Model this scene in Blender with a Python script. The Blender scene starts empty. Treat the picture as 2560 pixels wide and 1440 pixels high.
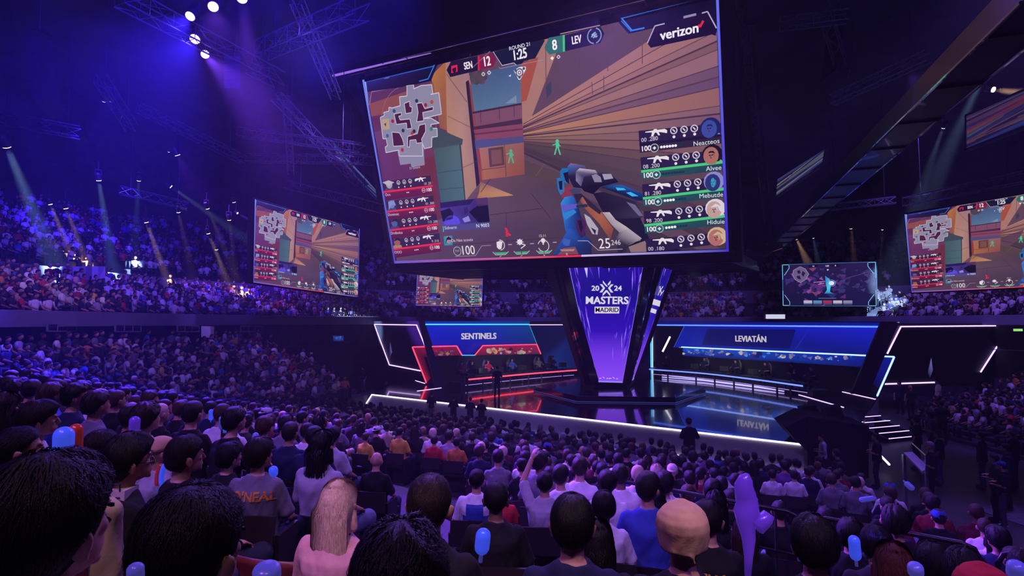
import bpy, bmesh, math, random
import numpy as np
from mathutils import Vector, Matrix, Euler
from mathutils.geometry import tessellate_polygon

random.seed(7)
rng = np.random.default_rng(11)
SC = bpy.context.scene
COL = SC.collection

# ------------------------------------------------------------------ camera
F_PX, CAM_H = 1400.0, 5.3
PITCH = math.atan(85.0 / F_PX)
cam_data = bpy.data.cameras.new('camera')
cam_data.sensor_width = 36.0
cam_data.lens = 36.0 * F_PX / 2560.0
cam_data.clip_start, cam_data.clip_end = 0.05, 300
cam = bpy.data.objects.new('camera', cam_data)
COL.objects.link(cam)
cam.location = (0, 0, CAM_H)
cam.rotation_euler = (math.radians(90) + PITCH, 0, 0)
SC.camera = cam

# ------------------------------------------------------------------ world, haze, exposure
HAZE = 0.0011
w = bpy.data.worlds.new('arena_air'); SC.world = w
w.use_nodes = True
nt = w.node_tree
nt.nodes['Background'].inputs[0].default_value = (0.02, 0.012, 0.08, 1)
nt.nodes['Background'].inputs[1].default_value = 0.0
vs = nt.nodes.new('ShaderNodeVolumeScatter')
vs.inputs['Color'].default_value = (0.9, 0.93, 1, 1)
vs.inputs['Density'].default_value = HAZE
vs.inputs['Anisotropy'].default_value = 0.25
nt.links.new(vs.outputs[0], nt.nodes['World Output'].inputs['Volume'])
SC.view_settings.view_transform = 'Standard'
SC.view_settings.look = 'None'
SC.view_settings.exposure = 0.0
SC.view_settings.gamma = 1.0
SC.view_settings.use_curve_mapping = False
SC.cycles.max_bounces = 4
SC.cycles.diffuse_bounces = 1
SC.cycles.glossy_bounces = 3
SC.cycles.volume_bounces = 0
SC.cycles.transmission_bounces = 4
SC.cycles.transparent_max_bounces = 6
SC.cycles.sample_clamp_indirect = 3.0
SC.cycles.sample_clamp_direct = 8.0
SC.cycles.caustics_reflective = False
SC.cycles.caustics_refractive = False
SC.cycles.use_denoising = True
SC.cycles.use_adaptive_sampling = True
SC.cycles.adaptive_threshold = 0.08
SC.cycles.adaptive_min_samples = 16


def spot(name, loc, target, color, power, size_deg, blend=0.3, radius=0.15):
    d = bpy.data.lights.new(name, 'SPOT')
    d.color = color; d.energy = power
    d.spot_size = math.radians(size_deg); d.spot_blend = blend
    d.shadow_soft_size = radius
    o = bpy.data.objects.new(name, d); COL.objects.link(o)
    o.location = loc
    o.rotation_euler = (Vector(target) - Vector(loc)).to_track_quat('-Z', 'Y').to_euler()
    return o


PURPLE, VIOLET, BLUE, DEEP, INDIGO = (0.26, 0.12, 1.0), (0.48, 0.18, 1.0), (0.04, 0.08, 1.0), (0.035, 0.01, 1.0), (0.18, 0.10, 1.0)
WARM, ICE, WHITE = (1.0, 0.62, 0.38), (0.45, 0.62, 1.0), (0.95, 0.9, 1.0)
# unseen wash spots without fixtures, several added to brighten people, desks and roof: (position, aim, colour, watts, cone)
WASH = [
    ((-9, 24, 18), (-5, 9, 3), PURPLE, 11000, 70),
    ((4, 23, 18), (0, 9, 2), PURPLE, 9000, 70),
    ((16, 17, 17), (7, 12, 1), PURPLE, 6000, 60),
    ((-2, 24, 16), (-4, 15, 1), WARM, 4200, 32),
    ((5, 20, 17), (-1, 3.5, 4.2), VIOLET, 4200, 50),
    ((-6, -5, 19), (-1.5, 5, 3.8), VIOLET, 3800, 46),
    ((7, -5, 19), (4.5, 9, 2), PURPLE, 5400, 52),
    ((-10, -2, 19), (-5, 9, 3), PURPLE, 5400, 52),
    ((-1, -6, 19), (-0.85, 2.75, 4.2), (1.0, 0.5, 0.62), 5200, 8),  # narrow spot added to brighten the blonde woman
    ((1.5, -6, 19), (0.75, 2.3, 4.8), WARM, 3600, 7),  # narrow spot added to brighten the beige cap
    ((1, -6, 19), (0.5, 3, 4.3), WARM, 900, 30),
    ((-6, 10, 19), (-19, 25, 4), PURPLE, 8000, 60),
    ((-8, 30, 18), (-20, 38, 5), PURPLE, 7000, 60),
    ((-12, 16, 19), (-22, 23, 6), VIOLET, 4000, 44),
    ((-10, 20, 18), (-23, 27, 6), WARM, 2000, 20),
    ((2, 38, 19), (-4, 55, 6), INDIGO, 10000, 60),
    ((14, 38, 19), (14, 56, 6), PURPLE, 9000, 60),
    ((22, 30, 19), (33, 40, 6), PURPLE, 9000, 60),
    ((20, 22, 18), (23, 26, 1.5), PURPLE, 5000, 50),
    ((12, 28, 17), (20, 25, 0), PURPLE, 4000, 50),
    ((-8, 12, 17), (-24, 34, 21), DEEP, 24000, 80),  # added uplight, gives the left roof its blue glow
    ((-5, 15, 12), (-13, 26, 21.5), DEEP, 36000, 70),  # second uplight added for the blue roof, in mid-air
    ((18, 14, 13), (22, 30, 21), BLUE, 2500, 80),
    ((-2, 27, 17), (-2, 41, 2), BLUE, 4000, 45),
    ((16, 25, 17), (14, 38, 2), BLUE, 4000, 45),
    ((4, 25, 8.2), (0, 39.5, 2), WHITE, 4200, 24),  # added spot so the players at the red-lit desk show
    ((8, 25, 8.0), (14, 37.5, 2), WHITE, 4200, 26),  # added spot so the players at the blue-lit desk show
    ((-7, 30, 17), (-10, 36, 0), PURPLE, 3500, 26),
    ((0, 14, 15), (-2, 30, .5), PURPLE, 3500, 40),
]
for i, (p, t, c, e, s) in enumerate(WASH):
    spot('unseen_wash', p, t, c, e, s, 0.6, 0.3)

# ------------------------------------------------------------------ helpers
R_, U_, F_ = Vector((1, 0, 0)), Vector((0, -math.sin(PITCH), math.cos(PITCH))), Vector((0, math.cos(PITCH), math.sin(PITCH)))


def P(px, py, Y):
    """the point at distance Y straight ahead that lies behind a pixel of the 2560x1440 photograph"""
    d = R_ * ((px - 1280) / F_PX) + U_ * ((720 - py) / F_PX) + F_
    return Vector((0, 0, CAM_H)) + d * (Y / d.y)


def uv2xy(u, v):
    return (0.806 * u + 0.591 * v, -0.591 * u + 0.806 * v)


def xy2uv(x, y):
    return (0.806 * x - 0.591 * y, 0.591 * x + 0.806 * y)


def pix(p):
    d = Vector(p) - Vector((0, 0, CAM_H))
    z = d.dot(F_)
    if z < 0.05: return (-9999, -9999, z)
    return (1280 + F_PX * d.x / z, 720 - F_PX * d.dot(U_) / z, z)


MATS = {}


def mat(name, col=(0.5, 0.5, 0.5), rough=0.6, metal=0.0, emit=None, es=1.0, noise=0.0, nscale=8.0, bump=0.0, bscale=40.0, spec=0.5, coat=0.0, stretch=None):
    if name in MATS: return MATS[name]
    m = bpy.data.materials.new(name); m.use_nodes = True
    n, l = m.node_tree.nodes, m.node_tree.links
    b = n['Principled BSDF']
    b.inputs['Base Color'].default_value = (*col, 1)
    b.inputs['Roughness'].default_value = rough
    b.inputs['Metallic'].default_value = metal
    b.inputs['Specular IOR Level'].default_value = spec
    b.inputs['Coat Weight'].default_value = coat
    tc = n.new('ShaderNodeTexCoord')
    src = tc.outputs['Object']
    if stretch:
        mp = n.new('ShaderNodeMapping'); mp.inputs['Scale'].default_value = stretch
        l.new(src, mp.inputs[0]); src = mp.outputs[0]
    if noise > 0:
        t = n.new('ShaderNodeTexNoise'); t.inputs['Scale'].default_value = nscale; t.inputs['Detail'].default_value = 5
        l.new(src, t.inputs['Vector'])
        r = n.new('ShaderNodeValToRGB')
        r.color_ramp.elements[0].color = (*[c * (1 - noise) for c in col], 1)
        r.color_ramp.elements[1].color = (*[min(1, c * (1 + noise)) for c in col], 1)
        r.color_ramp.elements[0].position = 0.3; r.color_ramp.elements[1].position = 0.7
        l.new(t.outputs['Fac'], r.inputs[0]); l.new(r.outputs[0], b.inputs['Base Color'])
    if bump > 0:
        t2 = n.new('ShaderNodeTexNoise'); t2.inputs['Scale'].default_value = bscale; t2.inputs['Detail'].default_value = 4
        l.new(src, t2.inputs['Vector'])
        bp = n.new('ShaderNodeBump'); bp.inputs['Strength'].default_value = bump; bp.inputs['Distance'].default_value = 0.02
        l.new(t2.outputs['Fac'], bp.inputs['Height']); l.new(bp.outputs[0], b.inputs['Normal'])
    if emit:
        b.inputs['Emission Color'].default_value = (*emit, 1)
        b.inputs['Emission Strength'].default_value = es
    MATS[name] = m
    return m


def attr_mat(name, emission=False, strength=1.0, rough=0.8, attr='col', sheen=0.0):
    """a material coloured by the mesh's own colour attribute (printed image or clothing colours)"""
    if name in MATS: return MATS[name]
    m = bpy.data.materials.new(name); m.use_nodes = True
    n, l = m.node_tree.nodes, m.node_tree.links
    b = n['Principled BSDF']
    a = n.new('ShaderNodeAttribute'); a.attribute_name = attr
    b.inputs['Roughness'].default_value = rough
    if emission:
        b.inputs['Base Color'].default_value = (0.01, 0.01, 0.012, 1)
        b.inputs['Roughness'].default_value = 0.35
        l.new(a.outputs['Color'], b.inputs['Emission Color'])
        b.inputs['Emission Strength'].default_value = strength
    else:
        t = n.new('ShaderNodeTexNoise'); t.inputs['Scale'].default_value = 9
        mx = n.new('ShaderNodeMix'); mx.data_type = 'RGBA'; mx.blend_type = 'MULTIPLY'
        mx.inputs['Factor'].default_value = 0.25
        l.new(a.outputs['Color'], mx.inputs[6]); l.new(t.outputs['Color'], mx.inputs[7])
        l.new(mx.outputs[2], b.inputs['Base Color'])
    MATS[name] = m
    return m


def glow(name, col, strength):
    return mat(name, (0.02, 0.02, 0.02), 0.4, emit=col, es=strength)


def tag(o, label=None, cat=None, group=None, kind=None):
    if label: o['label'] = label
    if cat: o['category'] = cat
    if group: o['group'] = group
    if kind: o['kind'] = kind
    return o


def empty(name, loc=(0, 0, 0), rz=0.0, label=None, cat=None, group=None):
    o = bpy.data.objects.new(name, None); COL.objects.link(o)
    o.location = loc; o.rotation_euler = (0, 0, rz)
    o.empty_display_size = 0.1
    return tag(o, label, cat, group)


def link(name, me, m=None, parent=None, loc=None, smooth=False, world=False):
    o = bpy.data.objects.new(name, me); COL.objects.link(o)
    if m is not None:
        if not me.materials: me.materials.append(m)
    if parent is not None:
        o.parent = parent
        if world:
            o.matrix_parent_inverse = (Matrix.Translation(parent.location) @ parent.rotation_euler.to_matrix().to_4x4()).inverted()
    if loc is not None: o.location = loc
    if smooth:
        me.polygons.foreach_set('use_smooth', np.ones(len(me.polygons), bool))
    return o


def copy_tree(o, parent=None):
    c = o.copy(); COL.objects.link(c)
    if parent is not None: c.parent = parent
    for ch in list(o.children):
        if ch.type == 'LIGHT': continue
        copy_tree(ch, c)
    return c


class MB:
    """collects shapes into one mesh"""
    def __init__(s):
        s.v, s.f, s.c = [], [], []

    def add(s, vs, fs, col=None):
        n = len(s.v)
        s.v += [tuple(p) for p in vs]
        s.f += [tuple(i + n for i in f) for f in fs]
        if col is not None: s.c += [col] * len(fs)
        return s

    def box(s, c, size, rot=None, col=None):
        hx, hy, hz = size[0] / 2, size[1] / 2, size[2] / 2
        vs = [Vector((x, y, z)) for x in (-hx, hx) for y in (-hy, hy) for z in (-hz, hz)]
        if rot is not None:
            M = rot if isinstance(rot, Matrix) else Euler(rot).to_matrix()
            vs = [M @ p for p in vs]
        c = Vector(c)
        return s.add([p + c for p in vs], [(0, 1, 3, 2), (4, 6, 7, 5), (0, 4, 5, 1), (2, 3, 7, 6), (0, 2, 6, 4), (1, 5, 7, 3)], col)

    def bar(s, a, b, w, h=None, up=(0, 0, 1), col=None):
        a, b = Vector(a), Vector(b); h = h or w
        d = (b - a); L = d.length
        if L < 1e-6: return s
        d.normalize(); up = Vector(up)
        if abs(d.dot(up)) > 0.98: up = Vector((0, 1, 0)) if abs(d.y) < 0.9 else Vector((1, 0, 0))
        x = d.cross(up).normalized(); z = x.cross(d).normalized()
        vs = []
        for p in (a, b):
            for sx, sz in ((-1, -1), (1, -1), (1, 1), (-1, 1)):
                vs.append(p + x * sx * w / 2 + z * sz * h / 2)
        return s.add(vs, [(0, 1, 2, 3), (7, 6, 5, 4), (0, 4, 5, 1), (1, 5, 6, 2), (2, 6, 7, 3), (3, 7, 4, 0)], col)

    def tube(s, pts, r, n=8, r2=None, col=None, caps=True):
        pts = [Vector(p) for p in pts]; m = len(pts)
        vs, fs = [], []
        prev = None
        for i, p in enumerate(pts):
            d = (pts[min(i + 1, m - 1)] - pts[max(i - 1, 0)]).normalized()
            if prev is None:
                x = d.orthogonal().normalized()
            else:
                x = (prev - d * prev.dot(d)).normalized()
            prev = x
            y = d.cross(x)
            rr = r[i] if isinstance(r, (list, tuple)) else (r if r2 is None else r + (r2 - r) * i / (m - 1))
            for k in range(n):
                a = 2 * math.pi * k / n
                vs.append(p + (x * math.cos(a) + y * math.sin(a)) * rr)
        for i in range(m - 1):
            for k in range(n):
                fs.append((i * n + k, i * n + (k + 1) % n, (i + 1) * n + (k + 1) % n, (i + 1) * n + k))
        if caps:
            fs.append(tuple(range(n - 1, -1, -1))); fs.append(tuple((m - 1) * n + k for k in range(n)))
        return s.add(vs, fs, col)

    def ell(s, c, rad, rot=None, nu=16, nv=10, col=None):
        vs, fs = [], []
        M = None if rot is None else (rot if isinstance(rot, Matrix) else Euler(rot).to_matrix())
        c = Vector(c)
        for j in range(nv + 1):
            t = math.pi * j / nv
            for i in range(nu):
                a = 2 * math.pi * i / nu
                p = Vector((rad[0] * math.sin(t) * math.cos(a), rad[1] * math.sin(t) * math.sin(a), rad[2] * math.cos(t)))
                if M is not None: p = M @ p
                vs.append(p + c)
        for j in range(nv):
            for i in range(nu):
                fs.append((j * nu + i, (j + 1) * nu + i, (j + 1) * nu + (i + 1) % nu, j * nu + (i + 1) % nu))
        return s.add(vs, fs, col)

    def loft(s, rings, col=None, caps=True, closed=True):
        n = len(rings[0]); vs = [p for r in rings for p in r]; fs = []
        for i in range(len(rings) - 1):
            for k in range(n if closed else n - 1):
                fs.append((i * n + k, i * n + (k + 1) % n, (i + 1) * n + (k + 1) % n, (i + 1) * n + k))
        if caps:
            fs.append(tuple(range(n - 1, -1, -1))); fs.append(tuple((len(rings) - 1) * n + k for k in range(n)))
        return s.add(vs, fs, col)

    def prism(s, poly, off, col=None):
        """a polygon of 3D points thickened by the vector off"""
        off = Vector(off); a = [Vector(p) for p in poly]; n = len(a)
        vs = a + [p + off for p in a]
        fs = [tuple(range(n - 1, -1, -1)), tuple(range(n, 2 * n))]
        fs += [(k, (k + 1) % n, n + (k + 1) % n, n + k) for k in range(n)]
        return s.add(vs, fs, col)

    def mesh(s, name):
        me = bpy.data.meshes.new(name)
        me.from_pydata(s.v, [], s.f)
        if s.c and len(s.c) == len(s.f):
            at = me.color_attributes.new('col', 'FLOAT_COLOR', 'CORNER')
            out = []
            for f, c in zip(s.f, s.c): out += [(*c[:3], 1.0)] * len(f)
            at.data.foreach_set('color', np.array(out, np.float32).ravel())
        me.update()
        return me

    def build(s, name, m, parent=None, smooth=False, world=False, bevel=0.0):
        o = link(name, s.mesh(name), m, parent, smooth=smooth, world=world)
        if bevel:
            md = o.modifiers.new('bevel', 'BEVEL'); md.width = bevel; md.segments = 2; md.limit_method = 'ANGLE'
        return o


def catmull(pts, n=12):
    pts = [Vector(p) for p in pts]; out = []
    P_ = [pts[0] * 2 - pts[1]] + pts + [pts[-1] * 2 - pts[-2]]
    for i in range(1, len(P_) - 2):
        p0, p1, p2, p3 = P_[i - 1:i + 3]
        for k in range(n):
            t = k / n
            out.append(0.5 * ((2 * p1) + (p2 - p0) * t + (2 * p0 - 5 * p1 + 4 * p2 - p3) * t * t + (3 * p1 - p0 - 3 * p2 + p3) * t ** 3))
    out.append(pts[-1])
    return out


def text_mesh(body, size=1.0, bold=0.0, extrude=0.0, align='CENTER', spacing=1.0, xscale=1.0):
    """lettering as (verts, faces) in the XY plane"""
    c = bpy.data.curves.new('lettering', 'FONT')
    c.body = body; c.size = size; c.offset = min(bold, 0.006 * size); c.extrude = extrude
    c.align_x = align; c.align_y = 'CENTER'; c.space_character = spacing; c.resolution_u = 3
    o = bpy.data.objects.new('lettering', c); COL.objects.link(o)
    dg = bpy.context.evaluated_depsgraph_get()
    me = bpy.data.meshes.new_from_object(o.evaluated_get(dg))
    vs = [Vector((v.co.x * xscale, v.co.y, v.co.z)) for v in me.vertices]; fs = [tuple(p.vertices) for p in me.polygons]
    if bold > 0.007 * size:
        k = bold * 0.9; v0, f0 = vs, fs; vs, fs = [], []
        for dx, dy in ((-k, -k * .6), (k, -k * .6), (0, 0), (-k, k * .6), (k, k * .6)):
            n = len(vs); vs = vs + [p + Vector((dx, dy, 0)) for p in v0]; fs = fs + [tuple(i + n for i in f) for f in f0]
    bpy.data.objects.remove(o); bpy.data.meshes.remove(me); bpy.data.curves.remove(c)
    return vs, fs

# ------------------------------------------------------------------ the arena shell
M_conc = mat('dark_concrete', (0.035, 0.034, 0.045), 0.85, noise=0.35, nscale=1.5, bump=0.2, bscale=6)
M_floor = mat('arena_floor', (0.05, 0.046, 0.06), 0.5, noise=0.5, nscale=0.7, bump=0.1, bscale=10)
M_roof = mat('roof_deck', (0.03, 0.03, 0.04), 0.9, noise=0.4, nscale=0.5)
M_black = mat('black_paint', (0.012, 0.012, 0.016), 0.55, noise=0.3, nscale=3)
M_fascia = mat('fascia_panel', (0.16, 0.15, 0.22), 0.5, noise=0.15, nscale=0.8)
M_gloss = mat('black_gloss', (0.008, 0.008, 0.012), 0.12, spec=0.6, coat=0.3)
M_steel = mat('truss_steel', (0.22, 0.22, 0.26), 0.32, metal=0.9, noise=0.2, nscale=5)
M_dsteel = mat('dark_steel', (0.05, 0.05, 0.06), 0.4, metal=0.7, noise=0.2, nscale=5)

PATH = catmull([(-18, -14, 0), (-18, 6, 0), (-18, 22, 0), (-17.5, 31, 0), (-15.5, 39, 0), (-11, 45.5, 0), (-4, 49.5, 0), (6, 51, 0), (16, 50, 0), (24, 46, 0), (29, 39, 0), (31, 30, 0), (31, 16, 0), (31, -14, 0)], 8)
NORM = []
for i in range(len(PATH)):
    t = (PATH[min(i + 1, len(PATH) - 1)] - PATH[max(i - 1, 0)]).normalized()
    NORM.append(Vector((-t.y, t.x, 0)))


def sweep(name, prof, m, kind='structure', i0=0, i1=None):
    b = MB(); rings = []
    for p, n in list(zip(PATH, NORM))[i0:i1]:
        rings.append([p + n * d + Vector((0, 0, z)) for d, z in prof])
    b.loft(rings, caps=False, closed=False)
    o = b.build(name, m)
    return tag(o, kind=kind)


ROWP = 0.82
LOW = [(-8.2 + ROWP * k, 0.95 + 0.29 * k) for k in range(10)]           # front edge, tread height
MID = [(0.5 + ROWP * k, 5.15 + 0.28 * k) for k in range(8)]
UPP = [(9.3 + ROWP * k, 8.5 + 0.42 * k) for k in range(13)]


def steps(rows, z0):
    pr = [(rows[0][0], z0)]
    for d, z in rows:
        pr += [(d, z), (d + ROWP, z)]
    return pr


sweep('floor_lower_tier_left', steps(LOW, 0.0), M_conc, i0=0, i1=30)
LOWR = [(-8.2 - ROWP * k, 0.95 - 0.2 * k) for k in (4, 3, 2, 1)] + LOW
sweep('floor_lower_tier_right', steps(LOWR, 0.0), M_conc, i0=89)
sweep('wall_under_balcony', [(1.1, 0), (1.1, 5.1)], M_conc, i0=28, i1=91)
sweep('wall_concourse', [(0.0, LOW[-1][1]), (1.2, LOW[-1][1]), (1.2, 5.1), (0.1, 5.1)], M_conc)
sweep('trim_balcony_fascia', [(0.12, 5.1), (0.0, 5.12), (0.0, 5.72), (0.1, 5.74), (0.12, 5.3), (0.5, 5.15)], M_fascia)
sweep('floor_middle_tier', steps(MID, 5.1), M_conc)
sweep('floor_walkway', [(7.06, 7.1), (8.75, 7.12)], M_conc)
sweep('trim_upper_parapet', [(8.72, 7.1), (8.7, 8.45), (8.82, 8.37), (8.9, 7.9), (9.3, 8.4)], M_fascia)
sweep('floor_upper_tier', steps(UPP, 8.4), M_conc)
sweep('wall_outer', [(20.0, UPP[-1][1]), (20.6, UPP[-1][1]), (20.6, 23)], M_conc)

b = MB(); b.box((6, 18, -0.15), (110, 100, 0.3)); tag(b.build('floor', M_floor), kind='structure')
b = MB(); b.box((6, 18, 22.2), (110, 100, 0.3)); tag(b.build('ceiling', M_roof), kind='structure')
b = MB(); b.box((6, -13, 11), (90, 0.3, 23)); tag(b.build('wall_rear', M_conc), kind='structure')


def zfloor(v):
    if v < 6.75: return 3.8 - 0.25 * v
    return max(0.02, 1.87 - 0.16 * (v - 7.2))


def umax(v):
    if v < 6.75: return 9.0
    return 1.1 - (v - 9.0) * 0.36


UPPER_V = [-1.9, -1.1, -0.3, 0.45, 1.2, 2.0, 2.82, 3.65, 4.45, 5.25, 6.05]
LOWER_V = [7.35 + 0.82 * k for k in range(13)]
b = MB()
for rows in (UPPER_V, LOWER_V):
    for v in rows:
        # one tread per row, solid down to the arena floor
        u0, u1 = -34, umax(v) + 0.6
        z = zfloor(v)
        q = [Vector((*uv2xy(u, w_), 0)) for u, w_ in ((u0, v - 0.46), (u1, v - 0.46), (u1, v + 0.46), (u0, v + 0.46))]
        b.prism([p + Vector((0, 0, z)) for p in reversed(q)], (0, 0, -z + 0.01))
b.prism([Vector((*uv2xy(u, w_), zfloor(6.1))) for u, w_ in ((-34, 6.4), (9.6, 6.4), (9.6, 6.95), (-34, 6.95))][::-1], (0, 0, -2))
tag(b.build('floor_near_terrace', M_conc), kind='structure')


def terrace_z(x, y):
    u, v = xy2uv(x, y)
    return zfloor(v) if (v < 17.7 and u < umax(v) + 0.6) else 0.0


def bowl_d(x, y):
    best = None
    for p, n in zip(PATH, NORM):
        q = (x - p.x) ** 2 + (y - p.y) ** 2
        if best is None or q < best[0]: best = (q, (x - p.x) * n.x + (y - p.y) * n.y)
    return best[1]


def bowl_z(x, y):
    d = bowl_d(x, y); z = 0
    for dd, zz in LOW:
        if d >= dd: z = zz
    return z

# ------------------------------------------------------------------ screen pictures
def lin(h, k=1.0):
    h = h.lstrip('#')
    o = []
    for i in (0, 2, 4):
        c = int(h[i:i + 2], 16) / 255
        o.append((c / 12.92 if c <= 0.04045 else ((c + 0.055) / 1.055) ** 2.4) * k)
    return tuple(o)


CW, CH = 1600.0, 900.0


def homography(src, dst):
    A, B = [], []
    for (x, y), (u, v) in zip(src, dst):
        A.append([x, y, 1, 0, 0, 0, -u * x, -u * y]); B.append(u)
        A.append([0, 0, 0, x, y, 1, -v * x, -v * y]); B.append(v)
    h = np.linalg.solve(np.array(A, float), np.array(B, float))
    return np.append(h, 1).reshape(3, 3)


class Picture:
    """a flat layered picture in canvas units (1600 x 900, y down)"""
    def __init__(s, H=None):
        s.items = []; s.H = H

    def m(s, pts):
        if s.H is None: return [(float(x), float(y)) for x, y in pts]
        o = []
        for x, y in pts:
            q = s.H @ np.array([x, y, 1.0]); o.append((q[0] / q[2], q[1] / q[2]))
        return o

    def poly(s, pts, col, layer=1, cols=None):
        """cols: one colour per corner for a shaded patch of the picture"""
        pts = s.m(pts)
        pts = [(min(CW, max(0, x)), min(CH, max(0, y))) for x, y in pts]
        tri = tessellate_polygon([[Vector((x, y, 0)) for x, y in pts]])
        s.items.append((pts, [tuple(t) for t in tri], cols or [lin(col)] * len(pts), layer))

    def line(s, a, b, wd, col, layer=2):
        (x0, y0), (x1, y1) = s.m([a, b])
        s.cline(x0, y0, x1, y1, wd, col, layer)

    def cline(s, x0, y0, x1, y1, wd, col, layer=2):
        L = math.hypot(x1 - x0, y1 - y0) or 1
        nx, ny = -(y1 - y0) / L * wd / 2, (x1 - x0) / L * wd / 2
        pts = [(x0 + nx, y0 + ny), (x1 + nx, y1 + ny), (x1 - nx, y1 - ny), (x0 - nx, y0 - ny)]
        pts = [(min(CW, max(0, x)), min(CH, max(0, y))) for x, y in pts]
        s.items.append((pts, [(0, 1, 2), (0, 2, 3)], [lin(col)] * 4, layer))

    def path(s, pts, wd, col, layer=2, close=False):
        pts = list(pts) + ([pts[0]] if close else [])
        for a, b in zip(pts, pts[1:]): s.line(a, b, wd, col, layer)

    def disc(s, c, r, col, layer=2, n=16, ry=None):
        (x, y), = s.m([c])
        pts = [(x + r * math.cos(2 * math.pi * k / n), y + (ry or r) * math.sin(2 * math.pi * k / n)) for k in range(n)]
        s.items.append((pts, [(0, k, k + 1) for k in range(1, n - 1)], [lin(col)] * n, layer))

    def ring(s, c, r, wd, col, layer=2, n=20, a0=0, a1=360):
        (x, y), = s.m([c]); k = max(3, int(n * (a1 - a0) / 360))
        pts = [(x + r * math.cos(math.radians(a0 + (a1 - a0) * i / k)), y + r * math.sin(math.radians(a0 + (a1 - a0) * i / k))) for i in range(k + 1)]
        for (xa, ya), (xb, yb) in zip(pts, pts[1:]): s.cline(xa, ya, xb, yb, wd, col, layer)

    def text(s, body, c, size, col, layer=4, bold=0.0, xs=1.0, align='CENTER'):
        (x, y), = s.m([c])
        size *= 0.8
        vs, fs = text_mesh(body, size, bold * size, 0, align, 1.0, xs)
        pts = [(x + p.x, y - p.y) for p in vs]
        s.items.append((pts, fs, [lin(col)] * len(pts), layer))

    def mesh(s, name, q, depth=0.006):
        """lay the picture on the 3D quad q = TL, TR, BR, BL; layers stand a few mm proud"""
        TL, TR, BR, BL = [Vector(p) for p in q]
        n = (BL - TL).cross(TR - TL).normalized()
        V, Fc, Cc = [], [], []
        for pts, fs, cols, layer in s.items:
            k = len(V)
            for x, y in pts:
                a, b_ = x / CW, y / CH
                V.append((TL * (1 - a) + TR * a) * (1 - b_) + (BL * (1 - a) + BR * a) * b_ + n * depth * layer)
            for f in fs:
                Fc.append(tuple(k + i for i in f)); Cc += [(*cols[i], 1.0) for i in f]
        me = bpy.data.meshes.new(name); me.from_pydata([tuple(v) for v in V], [], Fc)
        at = me.color_attributes.new('col', 'FLOAT_COLOR', 'CORNER')
        at.data.foreach_set('color', np.array(Cc, np.float32).ravel())
        me.update()
        return me


MAINPX = [(908, 200), (1797, -13), (1823, 628), (988, 658)]
H_MAIN = homography(MAINPX, [(0, 0), (CW, 0), (CW, CH), (0, CH)])


def zA(x, y): return (880 + x / 5.3333, 120 + y / 5.3333)
def zB(x, y): return (1340 + x / 5.3333, y / 5.3333)
def zC(x, y): return (940 + x / 5.3333, 400 + y / 5.3333)
def zD(x, y): return (1360 + x / 5.3333, 380 + y / 5.3333)


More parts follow.
